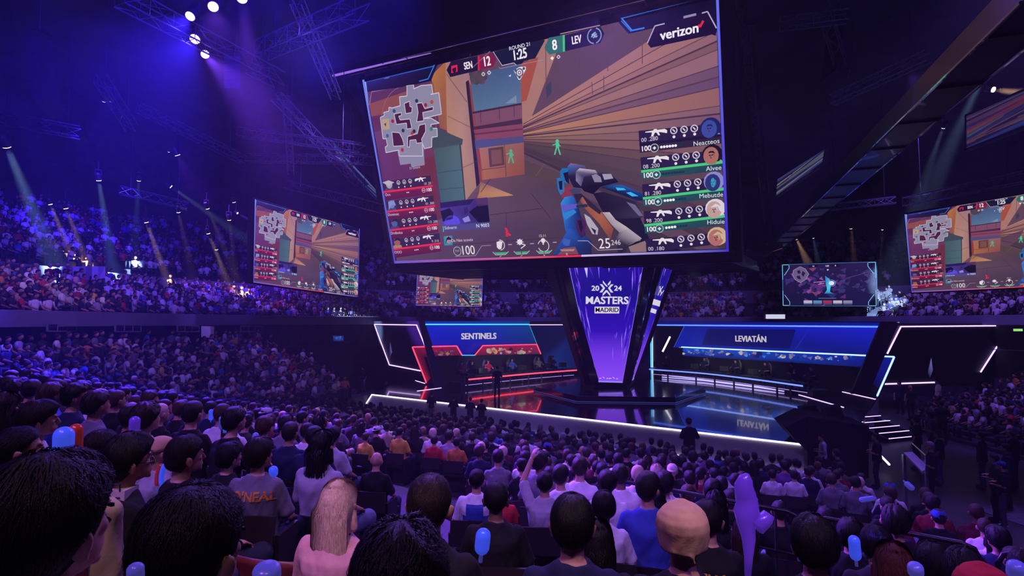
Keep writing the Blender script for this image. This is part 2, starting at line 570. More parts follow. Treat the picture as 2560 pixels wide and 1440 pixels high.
def game_picture():
    g = Picture(H_MAIN)
    R = lambda pts, f: [f(*p) for p in pts]
    c_ = lambda *h: [lin(x) for x in h]
    # --- the street behind the read-outs
    g.poly([(900, 195), (1803, -20), (1830, 640), (985, 665)], '#5d4252', 0)
    # left side: dim plum wall with a lighter top
    g.poly([(905, 200), (1120, 150), (1150, 520), (970, 660), (985, 660)], '#5b3055', 1)
    g.poly([(915, 262), (1085, 205), (1098, 262), (925, 292)], '#8a4a46', 2)
    g.poly([(925, 292), (1098, 258), (1098, 285), (930, 320)], '#5e2f4c', 2)
    g.poly([(935, 330), (1080, 300), (1090, 470), (975, 490)], '#6a3560', 2, c_('#6a3a68', '#7a3d62', '#5a2448', '#5c2c58'))
    g.poly([(1040, 400), (1088, 390), (1100, 560), (1060, 570)], '#6a2c3c', 3)
    # orange and pink corner house
    g.poly([(1078, 190), (1118, 148), (1128, 330), (1100, 320)], '#a8683c', 2, c_('#b2703c', '#a86436', '#9c5c42', '#8a5044'))
    g.poly([(1114, 150), (1172, 137), (1192, 400), (1204, 490), (1165, 505), (1152, 350), (1118, 330)], '#a67c78', 3, c_('#a8786c', '#9a7078', '#9a7070', '#a07460', '#a87c68', '#b08478', '#b07e66'))
    g.line((1117, 185), (1168, 255), 3, '#6b4650', 4); g.line((1120, 290), (1176, 318), 3, '#7d5250', 4); g.line((1155, 420), (1200, 400), 3, '#7d5250', 4)
    g.poly([(1165, 205), (1172, 200), (1203, 485), (1194, 490)], '#2c1c30', 4)
    g.poly([(1172, 200), (1178, 215), (1212, 470), (1203, 482)], '#8a3a36', 4)
    # green shed
    g.poly([(1072, 330), (1096, 322), (1158, 348), (1156, 362), (1080, 372)], '#3c4654', 4)
    g.poly([(1084, 370), (1150, 360), (1163, 498), (1103, 506)], '#46606a', 4, c_('#40545e', '#4c6670', '#4a6a70', '#3e5862'))
    g.line((1092, 432), (1157, 424), 3, '#34484f', 5); g.line((1098, 474), (1161, 468), 3, '#34484f', 5); g.line((1150, 360), (1163, 498), 4, '#20303a', 5)
    # sky, foliage, end wall
    g.poly(R([(1560, 380), (2260, 190), (2260, 745), (1610, 860)], zA), '#4c6486', 3, c_('#44587c', '#3f5680', '#5a7392', '#54708e'))
    for k in range(14):
        x, y = zA(1600 + 40 * (k % 5) + 10 * (k // 5), 340 + 45 * (k // 5) + 8 * (k % 3))
        g.disc((x, y), 15, ('#4c3a44', '#5f4450', '#3c4440')[k % 3], 4, 9)
    g.poly(R([(2050, 740), (2190, 630), (2200, 730)], zA), '#7888a0', 4)
    g.poly(R([(1610, 860), (2260, 740), (2270, 940), (1625, 1050)], zA), '#7a4a60', 4)
    g.line(zA(1610, 865), zA(2260, 745), 8, '#3c2438', 5)
    for x in (1715, 1965, 2160): g.line(zA(x, 840 - (x - 1610) * .18), zA(x + 8, 1020 - (x - 1610) * .18), 3, '#4a2c44', 5)
    g.poly(R([(1625, 1050), (2270, 940), (2275, 1010), (1632, 1090)], zA), '#46283e', 5)
    g.poly(R([(1632, 1085), (2275, 1005), (2285, 1180), (1640, 1230)], zA), '#83435a', 4)
    g.line(zA(1636, 1150), zA(2280, 1080), 7, '#632e48', 5)
    g.poly(R([(1640, 1230), (2285, 1175), (2290, 1260), (1650, 1340)], zA), '#4c4a78', 5)
    g.poly([(1189, 371), (1310, 355), (1312, 436), (1206, 450)], '#a0664c', 4, c_('#a66c54', '#8f5a58', '#87483f', '#a8653f'))
    g.poly([(1221, 371), (1259, 366), (1262, 412), (1225, 418)], '#5a3836', 5); g.poly([(1228, 376), (1254, 373), (1256, 408), (1231, 411)], '#794c40', 6)
    g.line((1262, 362), (1266, 440), 3, '#5a3436', 6); g.line((1206, 424), (1264, 417), 3, '#5a3436', 6)
    g.poly(R([(2250, 210), (2490, 120), (2330, 700), (2262, 720)], zA), '#a24c34', 4)
    # the long wall on the right: courses running to the far end of the street
    vx, vy = 1240, 348
    ys = [-16, 30, 70, 96, 118, 160, 188, 214, 262, 282, 318, 352, 392, 430, 486, 540, 600, 650]
    cs = ['#93666c', '#9a6a6c', '#8d6270', '#7a545c', '#8c6270', '#6a4a68', '#64466c', '#8f5e62', '#80586a', '#75506a', '#7a5468', '#7e5660', '#6a4a54', '#5c4450', '#54404c', '#4e3a48', '#46343f']
    cl = ['#b07a6c', '#b07a6c', '#a8725f', '#9a6a58', '#a8745f', '#96685a', '#8a6058', '#b57d58', '#a87a58', '#a07450', '#8a644c', '#7a5a48', '#5a4638', '#4e3e3c', '#4a3a3c', '#44343a', '#3c2e34']
    for k in range(len(cs)):
        a0, a1 = ys[k], ys[k + 1]
        q = [(1308, vy + (a0 - vy) * 0.118), (1818, a0), (1818, a1), (1308, vy + (a1 - vy) * 0.118)]
        g.poly(q, cs[k], 3, c_(cl[k], cs[k], cs[k], cl[k]))
        if k: g.line(q[0], q[1], 3 if k % 3 else 6, '#4a3044' if k % 2 else '#573a4a', 4)
    g.poly([(1304, 188), (1345, 100), (1465, 50), (1400, 110), (1318, 322), (1306, 318)], '#a57468', 3)
    for a, b_ in (((1470, 60), (1418, 200)), ((1520, 112), (1520, 178)), ((1450, 150), (1448, 205)), ((1606, 112), (1606, 160)), ((1510, 190), (1510, 225)), ((1400, 95), (1380, 190)), ((1365, 110), (1366, 240)), ((1440, 70), (1441, 120)), ((1480, 205), (1482, 236))):
        g.line(a, b_, 3, '#5c3d4a', 5)
    g.poly([(1365, 216), (1379, 202), (1380, 232), (1368, 246)], '#3a3c50', 6)
    # pavement
    g.poly([(1206, 450), (1312, 436), (1400, 462), (1560, 540), (1760, 660), (988, 665), (1010, 600), (1150, 520)], '#5a4254', 5, c_('#6a4850', '#5c4250', '#4c3a48', '#443442', '#3a2c3c', '#5a4058', '#5e4460', '#644a5a'))
    g.poly(R([(1395, 290), (1840, 470), (1350, 515), (1380, 430)], zC), '#b67c52', 6, c_('#8a5c50', '#c08a64', '#a87048', '#b27848'))
    for a, b_ in ((zC(1520, 730), zC(2240, 640)), (zC(1530, 250), zC(1400, 430)), (zC(1740, 710), zC(1750, 1180)), (zC(2070, 440), zC(2330, 770)), (zC(880, 1140), zC(2460, 1030))):
        g.line(a, b_, 3, '#3e2c3c', 6)
    g.poly([(1312, 400), (1400, 432), (1420, 474), (1314, 438)], '#544040', 5); g.line((1340, 440), (1362, 410), 5, '#6a4c3c', 6)
    # figures far off
    for cx, cy, sc_, col in ((1278, 390, 1.0, '#4fae8a'), (1394, 367, 1.1, '#4fc49a')):
        g.disc((cx, cy - 13 * sc_), 7 * sc_, col, 7, 10)
        g.poly([(cx - 4 * sc_, cy - 9 * sc_), (cx + 4 * sc_, cy - 9 * sc_), (cx + 4 * sc_, cy + 2 * sc_), (cx - 3 * sc_, cy + 2 * sc_)], col, 7)
        g.line((cx - 2, cy + 2), (cx - 6 * sc_, cy + 18 * sc_), 6, col, 7); g.line((cx + 2, cy + 2), (cx + 7 * sc_, cy + 18 * sc_), 6, col, 7)
        g.line((cx - 3, cy - 7), (cx - 11 * sc_, cy - 4 * sc_), 4, col, 7); g.line((cx + 3, cy - 7), (cx + 7 * sc_, cy - 1), 4, col, 7)
    for a, b_ in ((zC(1730, 900), zC(1760, 960)), (zC(1735, 960), zC(1800, 1005)), (zC(1745, 985), zC(1755, 1020))): g.line(a, b_, 10, '#e0253c', 7)
    # --- the plan of the streets, upper left
    MAPC = '#8b86a0'
    mp = [(740, 500), (830, 490), (830, 545), (930, 500), (1070, 490), (1085, 610), (1055, 620), (1165, 595), (1200, 880), (960, 940), (1060, 935), (1170, 1000), (1060, 1020), (1060, 1070), (1140, 1070), (1145, 1180), (1070, 1190), (1070, 1320), (975, 1340), (945, 1270), (950, 1440), (640, 1440), (630, 1360), (460, 1395), (450, 1320), (480, 1300), (465, 1210), (420, 1210), (385, 925), (440, 900), (430, 860), (500, 840), (500, 790), (540, 800), (650, 770), (640, 650), (740, 640)]
    g.poly(R(mp, zA), MAPC, 8)
    g.path(R(mp, zA), 3.5, '#cfc9d6', 9, True)
    g.poly(R([(610, 1360), (960, 1300), (975, 1560), (800, 1590), (790, 1540), (650, 1560)], zA), MAPC, 8)
    for h in ([(705, 740), (775, 710), (780, 780), (810, 790), (805, 860), (725, 875)], [(870, 740), (940, 730), (980, 810), (1090, 780), (1090, 830), (950, 860), (965, 970), (870, 985), (890, 860)], [(570, 880), (665, 860), (670, 900), (630, 910), (650, 960), (780, 945), (805, 1070), (740, 1080), (735, 1000), (600, 1020)], [(905, 1030), (985, 1010), (990, 1110), (935, 1215), (945, 1260), (870, 1270), (860, 1220), (780, 1230), (775, 1320), (750, 1320), (750, 1180), (880, 1140)], [(540, 1120), (640, 1130), (680, 1210), (705, 1300), (560, 1310)]):
        g.poly(R(h, zA), '#4a1d3c', 9); g.path(R(h, zA), 3, '#cfc9d6', 10, True)
    g.poly(R([(405, 950), (500, 940), (510, 1080), (415, 1090)], zA), '#b79a7c', 9); g.poly(R([(435, 1010), (465, 1000), (460, 1050)], zA), '#4a3a50', 10)
    for x, y, cc in ((870, 705, '#22365a'), (990, 760, '#9c2434'), (1072, 720, '#b4492e'), (550, 975, '#b0202e'), (680, 1358, '#c02030'), (810, 1138, '#b83040'), (1065, 1080, '#2d7d64'), (570, 840, '#2b4a86'), (480, 1170, '#3f5a90'), (836, 1110, '#2a2840'), (690, 1100, '#3a2c50')):
        g.disc(zA(x, y), 9, cc, 10, 10)
    g.ring((1022, 302), 155, 1.6, '#97778f', 8, 40)
    g.poly(R([(235, 760), (265, 580), (490, 530), (520, 545), (560, 490), (600, 495), (560, 530), (500, 545), (270, 590), (245, 760)], zA), '#9a7a96', 9)
    g.text('D. Doors', zC(525, 102), 20, '#c9bccb', 10)
    # --- corner plates with blue edging
    g.poly(R([(150, 440), (1160, 200), (1060, 440), (830, 490), (740, 500), (690, 520), (190, 590)], zA), '#1d1640', 10, c_('#2a2a80', '#0d1030', '#0e0f30', '#120f30', '#1a1234', '#1c1236', '#2a1848'))
    g.poly(R([(220, 440), (1120, 225), (1100, 250), (200, 460)], zA), '#2a52b8', 11, c_('#3850a8', '#2c74d8', '#2458b8', '#34409c'))
    g.path(R([(1110, 225), (1025, 412), (905, 445)], zA), 4, '#3b82e6', 12)
    g.poly(R([(150, 440), (195, 430), (235, 770), (225, 770)], zA), '#8aa2e6', 11)
    g.poly(R([(440, 405), (510, 385), (505, 400), (445, 415)], zA), '#6a6aa0', 12)
    g.poly(R([(1070, 260), (2420, -90), (2440, 210), (2400, 480), (1900, 330), (1560, 380), (1240, 455)], zB), '#120c34', 10, c_('#10103a', '#080626', '#160b36', '#1a1038', '#0d0b2a', '#0b0f38', '#0c1a5c'))
    g.poly(R([(1130, 245), (2420, -85), (2420, -70), (2100, 10), (1150, 255)], zB), '#2b6fdc', 12)
    g.path(R([(1150, 250), (1285, 410), (1450, 375)], zB), 5, '#3b82e6', 12)
    g.path(R([(1140, 280), (1275, 425)], zB), 2.5, '#3b82e6', 12)
    # --- score strip
    g.poly(R([(1270, 295), (1330, 180), (1690, 105), (1690, 300), (1320, 390)], zA), '#1c1230', 12)
    g.poly(R([(1690, 105), (1880, 65), (1935, 155), (1890, 255), (1690, 300)], zA), '#781d40', 12)
    g.line(zA(1698, 108), zA(1700, 300), 9, '#d02040', 13)
    g.poly(R([(1333, 242), (1415, 224), (1418, 318), (1335, 338)], zA), '#e0214a', 13)
    g.path(R([(1355, 275), (1372, 305), (1395, 262)], zA), 9, '#241028', 14); g.disc(zA(1375, 300), 10, '#241028', 14, 8)
    g.text('SEN', zA(1560, 238), 50, '#efe4ea', 14, 0.02, 0.62)
    g.text('12', zA(1806, 186), 66, '#f4e9ec', 14, 0.02, 0.72)
    for x, y in ((1760, 350), (1838, 330)):
        g.path([zA(x, y - 25), zA(x + 22, y), zA(x, y + 25), zA(x - 22, y)], 3, '#e6dce6', 13, True)
    g.poly(R([(1880, 65), (1945, 40), (2560, -110), (2580, -100), (2450, 140), (2300, 175), (2270, 215), (2190, 230), (2160, 205), (2010, 235)], zA), '#10172c', 11)
    g.path(R([(1890, 50), (2010, 235), (2165, 200), (2200, 230)], zA), 2.5, '#c9bdd2', 12)
    g.path(R([(1960, 250), (1985, 275), (2560, 160)], zA), 1.6, '#a58fa8', 12)
    g.text('ROUND 21', (1301, 116.5), 25, '#cfd2dc', 14, 0.01, 1.0)
    g.text('1:25', (1301, 137), 68, '#efe4ea', 14, 0.02, 0.72)
    g.poly(R([(120, 640), (180, 505), (370, 470), (385, 690), (185, 730)], zB), '#2c6a68', 12)
    g.line(zB(377, 470), zB(380, 690), 9, '#48c07c', 13)
    g.poly(R([(388, 470), (865, 355), (920, 455), (865, 575), (388, 688)], zB), '#201440', 12)
    g.text('8', zB(257, 608), 66, '#f4e9ec', 14, 0.02, 0.8)
    g.text('LEV', zB(548, 537), 50, '#efe4ea', 14, 0.02, 0.62)
    # wreath emblem
    g.ring(zB(785, 480), 27, 4, '#7fa2c8', 13, 22, 100, 250); g.ring(zB(785, 480), 27, 4, '#7fa2c8', 13, 22, 290, 440)
    for a, b_ in (((745, 500), (800, 430)), ((770, 510), (815, 450)), ((775, 440), (790, 500)), ((800, 500), (825, 480)), ((748, 470), (775, 455))): g.line(zB(*a), zB(*b_), 5, '#8fb0d4', 13)
    g.poly([zB(222, 752), zB(248, 775), zB(224, 805), zB(200, 780)], '#f0e6ee', 13)
    g.path([zB(308, 737), zB(330, 760), zB(308, 783), zB(286, 762)], 3, '#e0d4e0', 13, True)
    g.line((1180, 172), zA(1850, 45), 3, '#8f6f80', 12); g.line(zB(330, 455), zB(860, 340), 4, '#a08088', 12)
    # round badge below the clock
    g.poly(R([(2165, 300), (2240, 255), (2325, 250), (2325, 290), (2250, 425), (2230, 425)], zA), '#e8e2ec', 13)
    g.disc(zA(2243, 330), 18, '#6a5a78', 14); g.ring(zA(2243, 330), 10, 4, '#e8e2ec', 15); g.disc(zA(2243, 330), 4, '#e8e2ec', 15, 8)
    for x, y in ((2190, 300), (2300, 275), (2243, 392)): g.disc(zA(x, y), 6, '#4a4460', 14, 8)
    g.poly(R([(2095, 372), (2130, 355), (2122, 388)], zA), '#ddd2de', 13)
    # --- sponsor plate
    g.poly(R([(1490, 580), (1590, 345), (1720, 315), (1740, 345), (1970, 240), (2140, 190), (2290, 150), (2410, 385), (2330, 470), (1535, 640)], zB), '#1e0d38', 12, c_('#140a2c', '#22123c', '#2c1848', '#1e0e38', '#2a1646', '#3a2850', '#1c0f36', '#140a2c', '#1a0c34', '#0c0824'))
    g.path(R([(1490, 580), (1590, 350), (1720, 318)], zB), 4, '#b7aac6', 13); g.path(R([(2215, 180), (2290, 158), (2410, 380)], zB), 4, '#b7aac6', 13)
    g.path(R([(1970, 235), (2140, 195)], zB), 8, '#8f86a6', 13)
    g.text('verizon', zB(1915, 430), 57, '#ece4ee', 14, 0.024, 0.98)
    g.path(R([(2170, 335), (2190, 365), (2235, 280)], zB), 8, '#e0243c', 14)
    # --- player cards, left
    nm = ['Dcn', 'Dcminsic', 'Drnfnvlos', 'SOOO']; cr = ['10 .20', '01 .300', '113 .200', '0 .310']
    for k in range(4):
        ox, oy = [(0, 0), (33, 265), (70, 510), (105, 765)][k]
        f = lambda x, y: zC(x + ox, y + oy)
        W0 = 640 + [0, 5, 10, 15][k]
        g.poly([f(95, 290), f(95 + W0, 205), f(105 + W0, 330), f(110, 425)], '#35203e', 10)
        g.poly([f(110, 425), f(110 + W0, 335), f(120 + W0, 450), f(125, 540)], '#7c1c42', 10, c_('#70183e', '#8a2048', '#5a1a3a', '#4c1636'))
        g.line(f(108, 427), f(765, 342), 9, '#e02a44', 12)
        # a plain head-and-shoulders badge
        pc = ['#a69da8', '#6a7ab8', '#4a5a94', '#9a5a50'][k]
        g.poly([f(120, 415), f(140, 372), f(190, 352), f(240, 366), f(255, 398)], ['#4a4050', '#3c4670', '#3a3a70', '#a08060'][k], 11)
        g.disc(f(185, 325), 20, pc, 12, 12)
        if k == 0: g.poly([f(95, 298), f(175, 270), f(255, 295), f(180, 345)], '#b8b0b8', 13)
        if k == 1: g.poly([f(140, 290), f(215, 268), f(245, 340), f(190, 330), f(150, 400)], '#7f8cc8', 13)
        if k > 1: g.poly([f(140, 320), f(165, 275), f(215, 272), f(235, 318), f(190, 300)], '#231a30', 13)
        for j in range(3):
            x, y = f(308 + 78 * j, 300 - 10 * j)
            g.ring((x, y), 9.5, 3, '#cfc4d0', 12, 10); g.disc((x, y + 1), 4, '#cfc4d0', 12, 6)
            x, y = f(314 + 80 * j, 362 - 9 * j); g.disc((x, y), 4, '#d8ced8', 12, 7)
        gun(g, f(600, 260), 0.85, '#e4dae0')
        g.text(cr[k], f(695, 312), 21, '#cabfca', 13)
        g.text('100', f(715, 396), 28, '#efe4ea', 13, 0.012)
        x, y = f(646, 402); g.ring((x, y), 10, 3, '#cba0ae', 13, 8); g.line((x - 3, y), (x + 3, y), 4, '#cba0ae', 13)
        for j in range(9): g.disc(f(425 + 20 * j, 432 - 3 * j), 3.2, '#f0e6ea' if j < 2 + k % 2 else '#4a1030', 13, 6)
        g.text(nm[k], f(135, 465), 24, '#d9c8d2', 13, 0, 1.0, 'LEFT')
    # --- player cards, right
    nm = ['Neacteos', 'Alvee', 'Mebutde', 'Hiduie', '']; cr = ['00 .280', '08 .200', '81 .280', '98 .200', '00 .180']
    oxy = [(-25, -355), (0, 0), (22, 358), (42, 718), (68, 1090)]
    for k in range(5):
        ox, oy = oxy[k]
        f = lambda x, y: zD(x + ox, y + oy)
        g.poly([f(1290, 72), f(2385, -30), f(2385, 120), f(1302, 250)], '#271a3e', 10)
        if k < 4:
            g.poly([f(1302, 255), f(2390, 130), f(2395, 240), f(1310, 365)], '#1f4a54' if k else '#2e2038', 10, c_('#245a5c', '#20404e', '#1e3a4a', '#225058') if k else None)
            g.line(f(1302, 258), f(2388, 132), 10, '#4cc47a' if k else '#1a1030', 12)
            g.text('100', f(1390, 310), 34, '#efe8ee', 13, 0.016)
            x, y = f(1503, 300); g.ring((x, y), 15, 3, '#a8c0c4', 13, 14); g.line((x - 4, y), (x + 4, y), 5, '#d8e0e2', 13); g.line((x, y - 4), (x, y + 4), 5, '#d8e0e2', 13)
            for j in range(8): g.disc(f(1595 + 38 * j, 288 - 4 * j), 5.2, '#f2ecf0' if j < (6, 0, 4, 4)[k] else '#12323c', 13, 8)
            g.text(nm[k], f(2372, 205), 30, '#dde2e6', 13, 0, 1.0, 'RIGHT')
        gun(g, f(1530, 95), 1.05, '#e8dfe4', True)
        g.text(cr[k], f(1325, 200), 27, '#d6ccd6', 13, 0, 1.0, 'LEFT')
        for j in range(3):
            x, y = f(1760 + 136 * j, 68 - 14 * j)
            g.ring((x, y), 12, 4, '#cfc6d2', 12, 9); g.line((x - 3, y - 3), (x + 3, y + 3), 5, '#cfc6d2', 12)
            x, y = f(1762 + 138 * j, 152 - 18 * j); g.disc((x, y), 5.5, '#e6dde6', 12, 8)
        pc, hc = [('#3a4a9a', '#1a2060'), ('#a86a5c', '#16101c'), ('#2a3070', '#8a88c8'), ('#c09a92', '#d8d0d8'), ('#b06a66', '#c8b08c')][k]
        g.poly([f(2150, 138), f(2190, 90), f(2240, 75), f(2330, 80), f(2385, 115)], ['#8a90b0', '#b09a80', '#6a66a8', '#c8c0c8', '#8a7a80'][k], 11)
        g.disc(f(2245, 30), 36, hc, 12, 14); g.disc(f(2230, 48), 27, pc, 13, 14, 32)
        g.line(f(2205, 40), f(2222, 44), 4, '#1a1020', 14); g.line(f(2236, 42), f(2255, 34), 4, '#1a1020', 14)
        g.poly([f(2215, 95), f(2262, 90), f(2270, 118), f(2212, 122)], pc, 12)
        g.poly([f(2200, 32), f(2224, 36), f(2222, 40), f(2200, 37)], hc, 14); g.poly([f(2238, 34), f(2262, 25), f(2262, 30), f(2239, 39)], hc, 14)
        g.line(f(2228, 46), f(2224, 66), 2.5, '#5a3040', 14); g.line(f(2220, 78), f(2242, 76), 3.5, '#5a2434', 14)
        g.poly([f(2258, 20), f(2275, 10), f(2282, 70), f(2262, 85)], hc, 13)
        if k in (0, 1): g.poly([f(2192, 18), f(2210, -12), f(2262, -16), f(2284, 14), f(2240, 6)], hc, 14)
        if k == 2: g.disc(f(2235, 48), 8, '#2a9ac0', 14, 10, 18)
        if k in (3, 4): g.poly([f(2180, 20), f(2250, -35), f(2340, 10), f(2345, 90), f(2300, 60), f(2280, 5)], hc, 14)
    # --- inset camera picture
    g.poly(R([(862, 568), (1492, 495), (1530, 905), (905, 955)], zC), '#4a34a8', 10, c_('#4a3490', '#3a2868', '#2c2448', '#5a44c8'))
    g.poly(R([(862, 568), (1320, 515), (1260, 590), (870, 640)], zC), '#231a52', 11)
    g.poly(R([(870, 680), (990, 640), (1040, 700), (1030, 780), (900, 820)], zC), '#14102c', 11)
    g.poly(R([(1250, 690), (1340, 620), (1400, 580), (1500, 600), (1525, 830), (1380, 830), (1330, 780)], zC), '#110e22', 11)
    g.poly(R([(1330, 510), (1492, 497), (1500, 600), (1370, 620)], zC), '#50305c', 11)
    g.disc(zC(1025, 830), 44, '#5a48d8', 11, 16, 34); g.poly(R([(1160, 780), (1240, 740), (1270, 810), (1190, 830)], zC), '#8a84d0', 12)
    g.poly(R([(1180, 640), (1230, 620), (1230, 700), (1190, 720)], zC), '#2a2460', 12)
    g.poly(R([(900, 870), (1525, 820), (1530, 905), (905, 955)], zC), '#4a4680', 12)
    g.text('Sidnerin', zC(1005, 900), 27, '#cfd0e6', 13); g.text('N 9003', zC(1432, 872), 29, '#e6e6f2', 13)
    g.line(zC(905, 880), zC(910, 955), 5, '#56b890', 13)
    g.poly(R([(912, 1015), (1022, 1005), (1030, 1130), (920, 1138)], zC), '#2f8ba4', 11)
    g.disc(zC(975, 1060), 15, '#b0808c', 12, 10, 19); g.poly(R([(930, 1130), (950, 1040), (975, 1015), (1010, 1040), (1015, 1060), (960, 1060)], zC), '#14142c', 13)
    g.text('Da Nan scouts', zC(1155, 1066), 25, '#d6c8d2', 12)
    # --- life, abilities, ammunition
    g.ring(zC(1093, 1212), 21, 3, '#a7b4bc', 12, 14); g.text('TVT', zC(1093, 1212), 18, '#a7b4bc', 13)
    g.text('100', zC(1232, 1205), 78, '#ece2e8', 13, 0.0, 0.86)
    g.path(R([(1060, 1282), (1335, 1272), (1420, 1140), (1540, 1135)], zC), 2.5, '#a08a9a', 12)
    for cx, cy, kind in ((1660, 1130, 0), (1940, 1110, 1), (2240, 1100, 2)):
        if kind == 0:
            g.poly(R([(cx - 45, cy - 40), (cx, cy - 55), (cx + 35, cy - 45), (cx + 20, cy + 50), (cx - 10, cy + 60), (cx - 40, cy + 30)], zC), '#e2d8de', 12); g.ring(zC(cx, cy), 24, 3, '#e2d8de', 12, 12, -90, 90)
        elif kind == 1:
            g.disc(zC(cx - 15, cy - 20), 13, '#e2d8de', 12, 9); g.path(R([(cx, cy), (cx + 60, cy + 20), (cx, cy + 65)], zC), 4, '#e2d8de', 12)
            for t in range(8): g.line(zC(cx - 15, cy - 20), zC(cx - 15 + 50 * math.cos(t * .785), cy - 20 + 45 * math.sin(t * .785)), 3, '#e2d8de', 12)
        else:
            g.disc(zC(cx - 5, cy - 30), 11, '#e2d8de', 12, 8); g.line(zC(cx - 5, cy - 30), zC(cx - 3, cy + 25), 6, '#e2d8de', 12)
            g.ring(zC(cx, cy + 40), 26, 3, '#e2d8de', 12, 18, 200, 520)
        g.poly(R([(cx - 75, 1230 - (cx - 1660) * .035), (cx + 95, 1225 - (cx - 1660) * .035), (cx + 70, 1250 - (cx - 1660) * .035), (cx - 50, 1255 - (cx - 1660) * .035)], zC), '#37b076', 12)
        if kind: g.line(zC(cx + 8, 1205), zC(cx + 10, 1262), 4, '#4a3446', 13)
        g.path(R([(cx - 95, 1222 - (cx - 1660) * .035), (cx - 55, 1262 - (cx - 1660) * .035), (cx + 75, 1256 - (cx - 1660) * .035), (cx + 115, 1215 - (cx - 1660) * .035)], zC), 2.5, '#cfc4ca', 13)
        g.text('CCX'[kind], zC(cx + 12, 1290 - (cx - 1660) * .03), 19, '#e2d8de', 13)
    for x, y in ((1795, 1125), (2088, 1112), (2390, 1095)): g.line(zC(x - 25, y), zC(x + 25, y - 2), 3, '#bfb2bc', 12)
    g.text('12.11', zC(2225, 1008), 20, '#e6c8d0', 12)
    # --- the long gun and sleeve in the lower right
    D = lambda pts, col, layer, cols=None: g.poly(R(pts, zD), col, layer, cols)
    D([(110, 1392), (330, 1020), (400, 1000), (640, 1180), (640, 1385)], '#1d4c94', 7, c_('#1c3c7c', '#2a58b8', '#222a70', '#1a2a60', '#14204c'))
    D([(225, 680), (285, 590), (390, 580), (470, 750), (560, 1100), (440, 1200), (290, 1050)], '#1c4fae', 7, c_('#2e86d8', '#2f8ad2', '#245cc0', '#16265c', '#0e1434', '#1a3a88', '#2258b0'))
    D([(235, 700), (440, 690), (460, 740), (255, 790)], '#5a58c0', 8); D([(250, 820), (400, 760), (440, 800), (290, 905)], '#2f7ecc', 8)
    D([(270, 480), (340, 450), (400, 480), (380, 580), (240, 610), (245, 540)], '#8a3048', 8)
    D([(175, 350), (215, 340), (270, 400), (280, 520), (230, 580), (190, 500)], '#2470b0', 8); D([(200, 390), (250, 380), (250, 500), (215, 500)], '#141430', 9)
    D([(220, 250), (250, 215), (330, 215), (330, 420), (260, 400), (225, 340)], '#1d6aa8', 8); D([(260, 280), (330, 260), (340, 430), (290, 380)], '#17122c', 9)
    D([(320, 190), (360, 145), (550, 180), (600, 320), (500, 480), (400, 470), (330, 330)], '#29213f', 9, c_('#2c64b0', '#9a5a60', '#5a4c7a', '#2a2442', '#120e20', '#1c1630', '#191634'))
    D([(430, 260), (480, 215), (690, 240), (730, 300), (540, 330), (500, 460), (430, 380)], '#8f86a0', 10, c_('#6a6080', '#c8b8c4', '#b8a8bc', '#5a5070', '#3a3050', '#5c5270', '#8c80a0'))
    D([(500, 470), (560, 310), (780, 270), (900, 290), (1000, 400), (760, 460), (660, 560), (540, 520)], '#171227', 10, c_('#15101f', '#2a2338', '#3a3148', '#2c2440', '#12102a', '#0e0c20', '#0c0a18', '#161020'))
    D([(640, 310), (700, 290), (760, 330), (780, 400), (680, 400)], '#8a8098', 11); D([(780, 290), (900, 290), (930, 350), (810, 370)], '#a098ac', 11)
    D([(760, 470), (900, 430), (1050, 440), (1320, 550), (1330, 640), (1240, 650), (860, 500)], '#17408a', 10, c_('#0f1838', '#123a78', '#1a60b0', '#143c84', '#0c1c48', '#102c60', '#101830'))
    D([(960, 470), (1070, 480), (1100, 505), (985, 510)], '#38b4ec', 11); D([(1100, 540), (1160, 530), (1265, 585), (1180, 590)], '#38b4ec', 11)
    D([(660, 550), (790, 530), (1230, 660), (1340, 860), (1290, 880), (1420, 1180), (1960, 1392), (1200, 1392), (900, 900), (790, 800)], '#140f22', 9, c_('#181226', '#201a30', '#2a2238', '#3a324c', '#1a1428', '#12162e', '#100c1c', '#0e0a18', '#1a1424', '#18121f'))
    D([(1100, 660), (1220, 700), (1330, 850), (1270, 850)], '#6a6484', 10)
    D([(340, 510), (400, 480), (500, 490), (480, 540), (380, 555)], '#3a3f5e', 10)
    D([(470, 620), (540, 590), (770, 800), (930, 1020), (890, 1170), (740, 950), (560, 760)], '#99543a', 10, c_('#6e3c34', '#b06a48', '#a8603e', '#8a4a34', '#703a30', '#a05a3c', '#8c4c38'))
    D([(400, 560), (500, 550), (700, 720), (770, 790), (750, 830), (600, 720), (520, 590), (450, 690)], '#2c2034', 11)
    D([(780, 800), (880, 800), (960, 900), (1100, 990), (1300, 1140), (1290, 1180), (1130, 1220), (1000, 1060), (900, 960)], '#b8aab4', 11, c_('#a89aa8', '#c8b8bc', '#b0a0a8', '#c0b0b4', '#a89aa4', '#6a6070', '#3a3242', '#8a7e8c', '#9a8e9c'))
    D([(1000, 1080), (1130, 1020), (1310, 1150), (1130, 1250), (1150, 1390), (1000, 1392), (960, 1160)], '#7d7486', 11, c_('#5a5066', '#b0a4b0', '#a89aa8', '#2c2436', '#4a3e50', '#1e1828', '#3a3244'))
    D([(1130, 1260), (1350, 1180), (1380, 1230), (1380, 1392), (1180, 1392)], '#8d6f6c', 10)
    D([(540, 820), (620, 870), (730, 1020), (720, 1100), (650, 1090), (580, 960)], '#b0a4b4', 11); D([(630, 1000), (700, 1040), (690, 1100)], '#2c2438', 12)
    D([(430, 710), (560, 690), (590, 700), (590, 730), (440, 740)], '#262a44', 12); D([(440, 900), (520, 870), (570, 960), (540, 1120), (480, 1110), (430, 1000)], '#42204e', 12); D([(455, 920), (500, 900), (530, 1000), (500, 1080)], '#1a1230', 13)
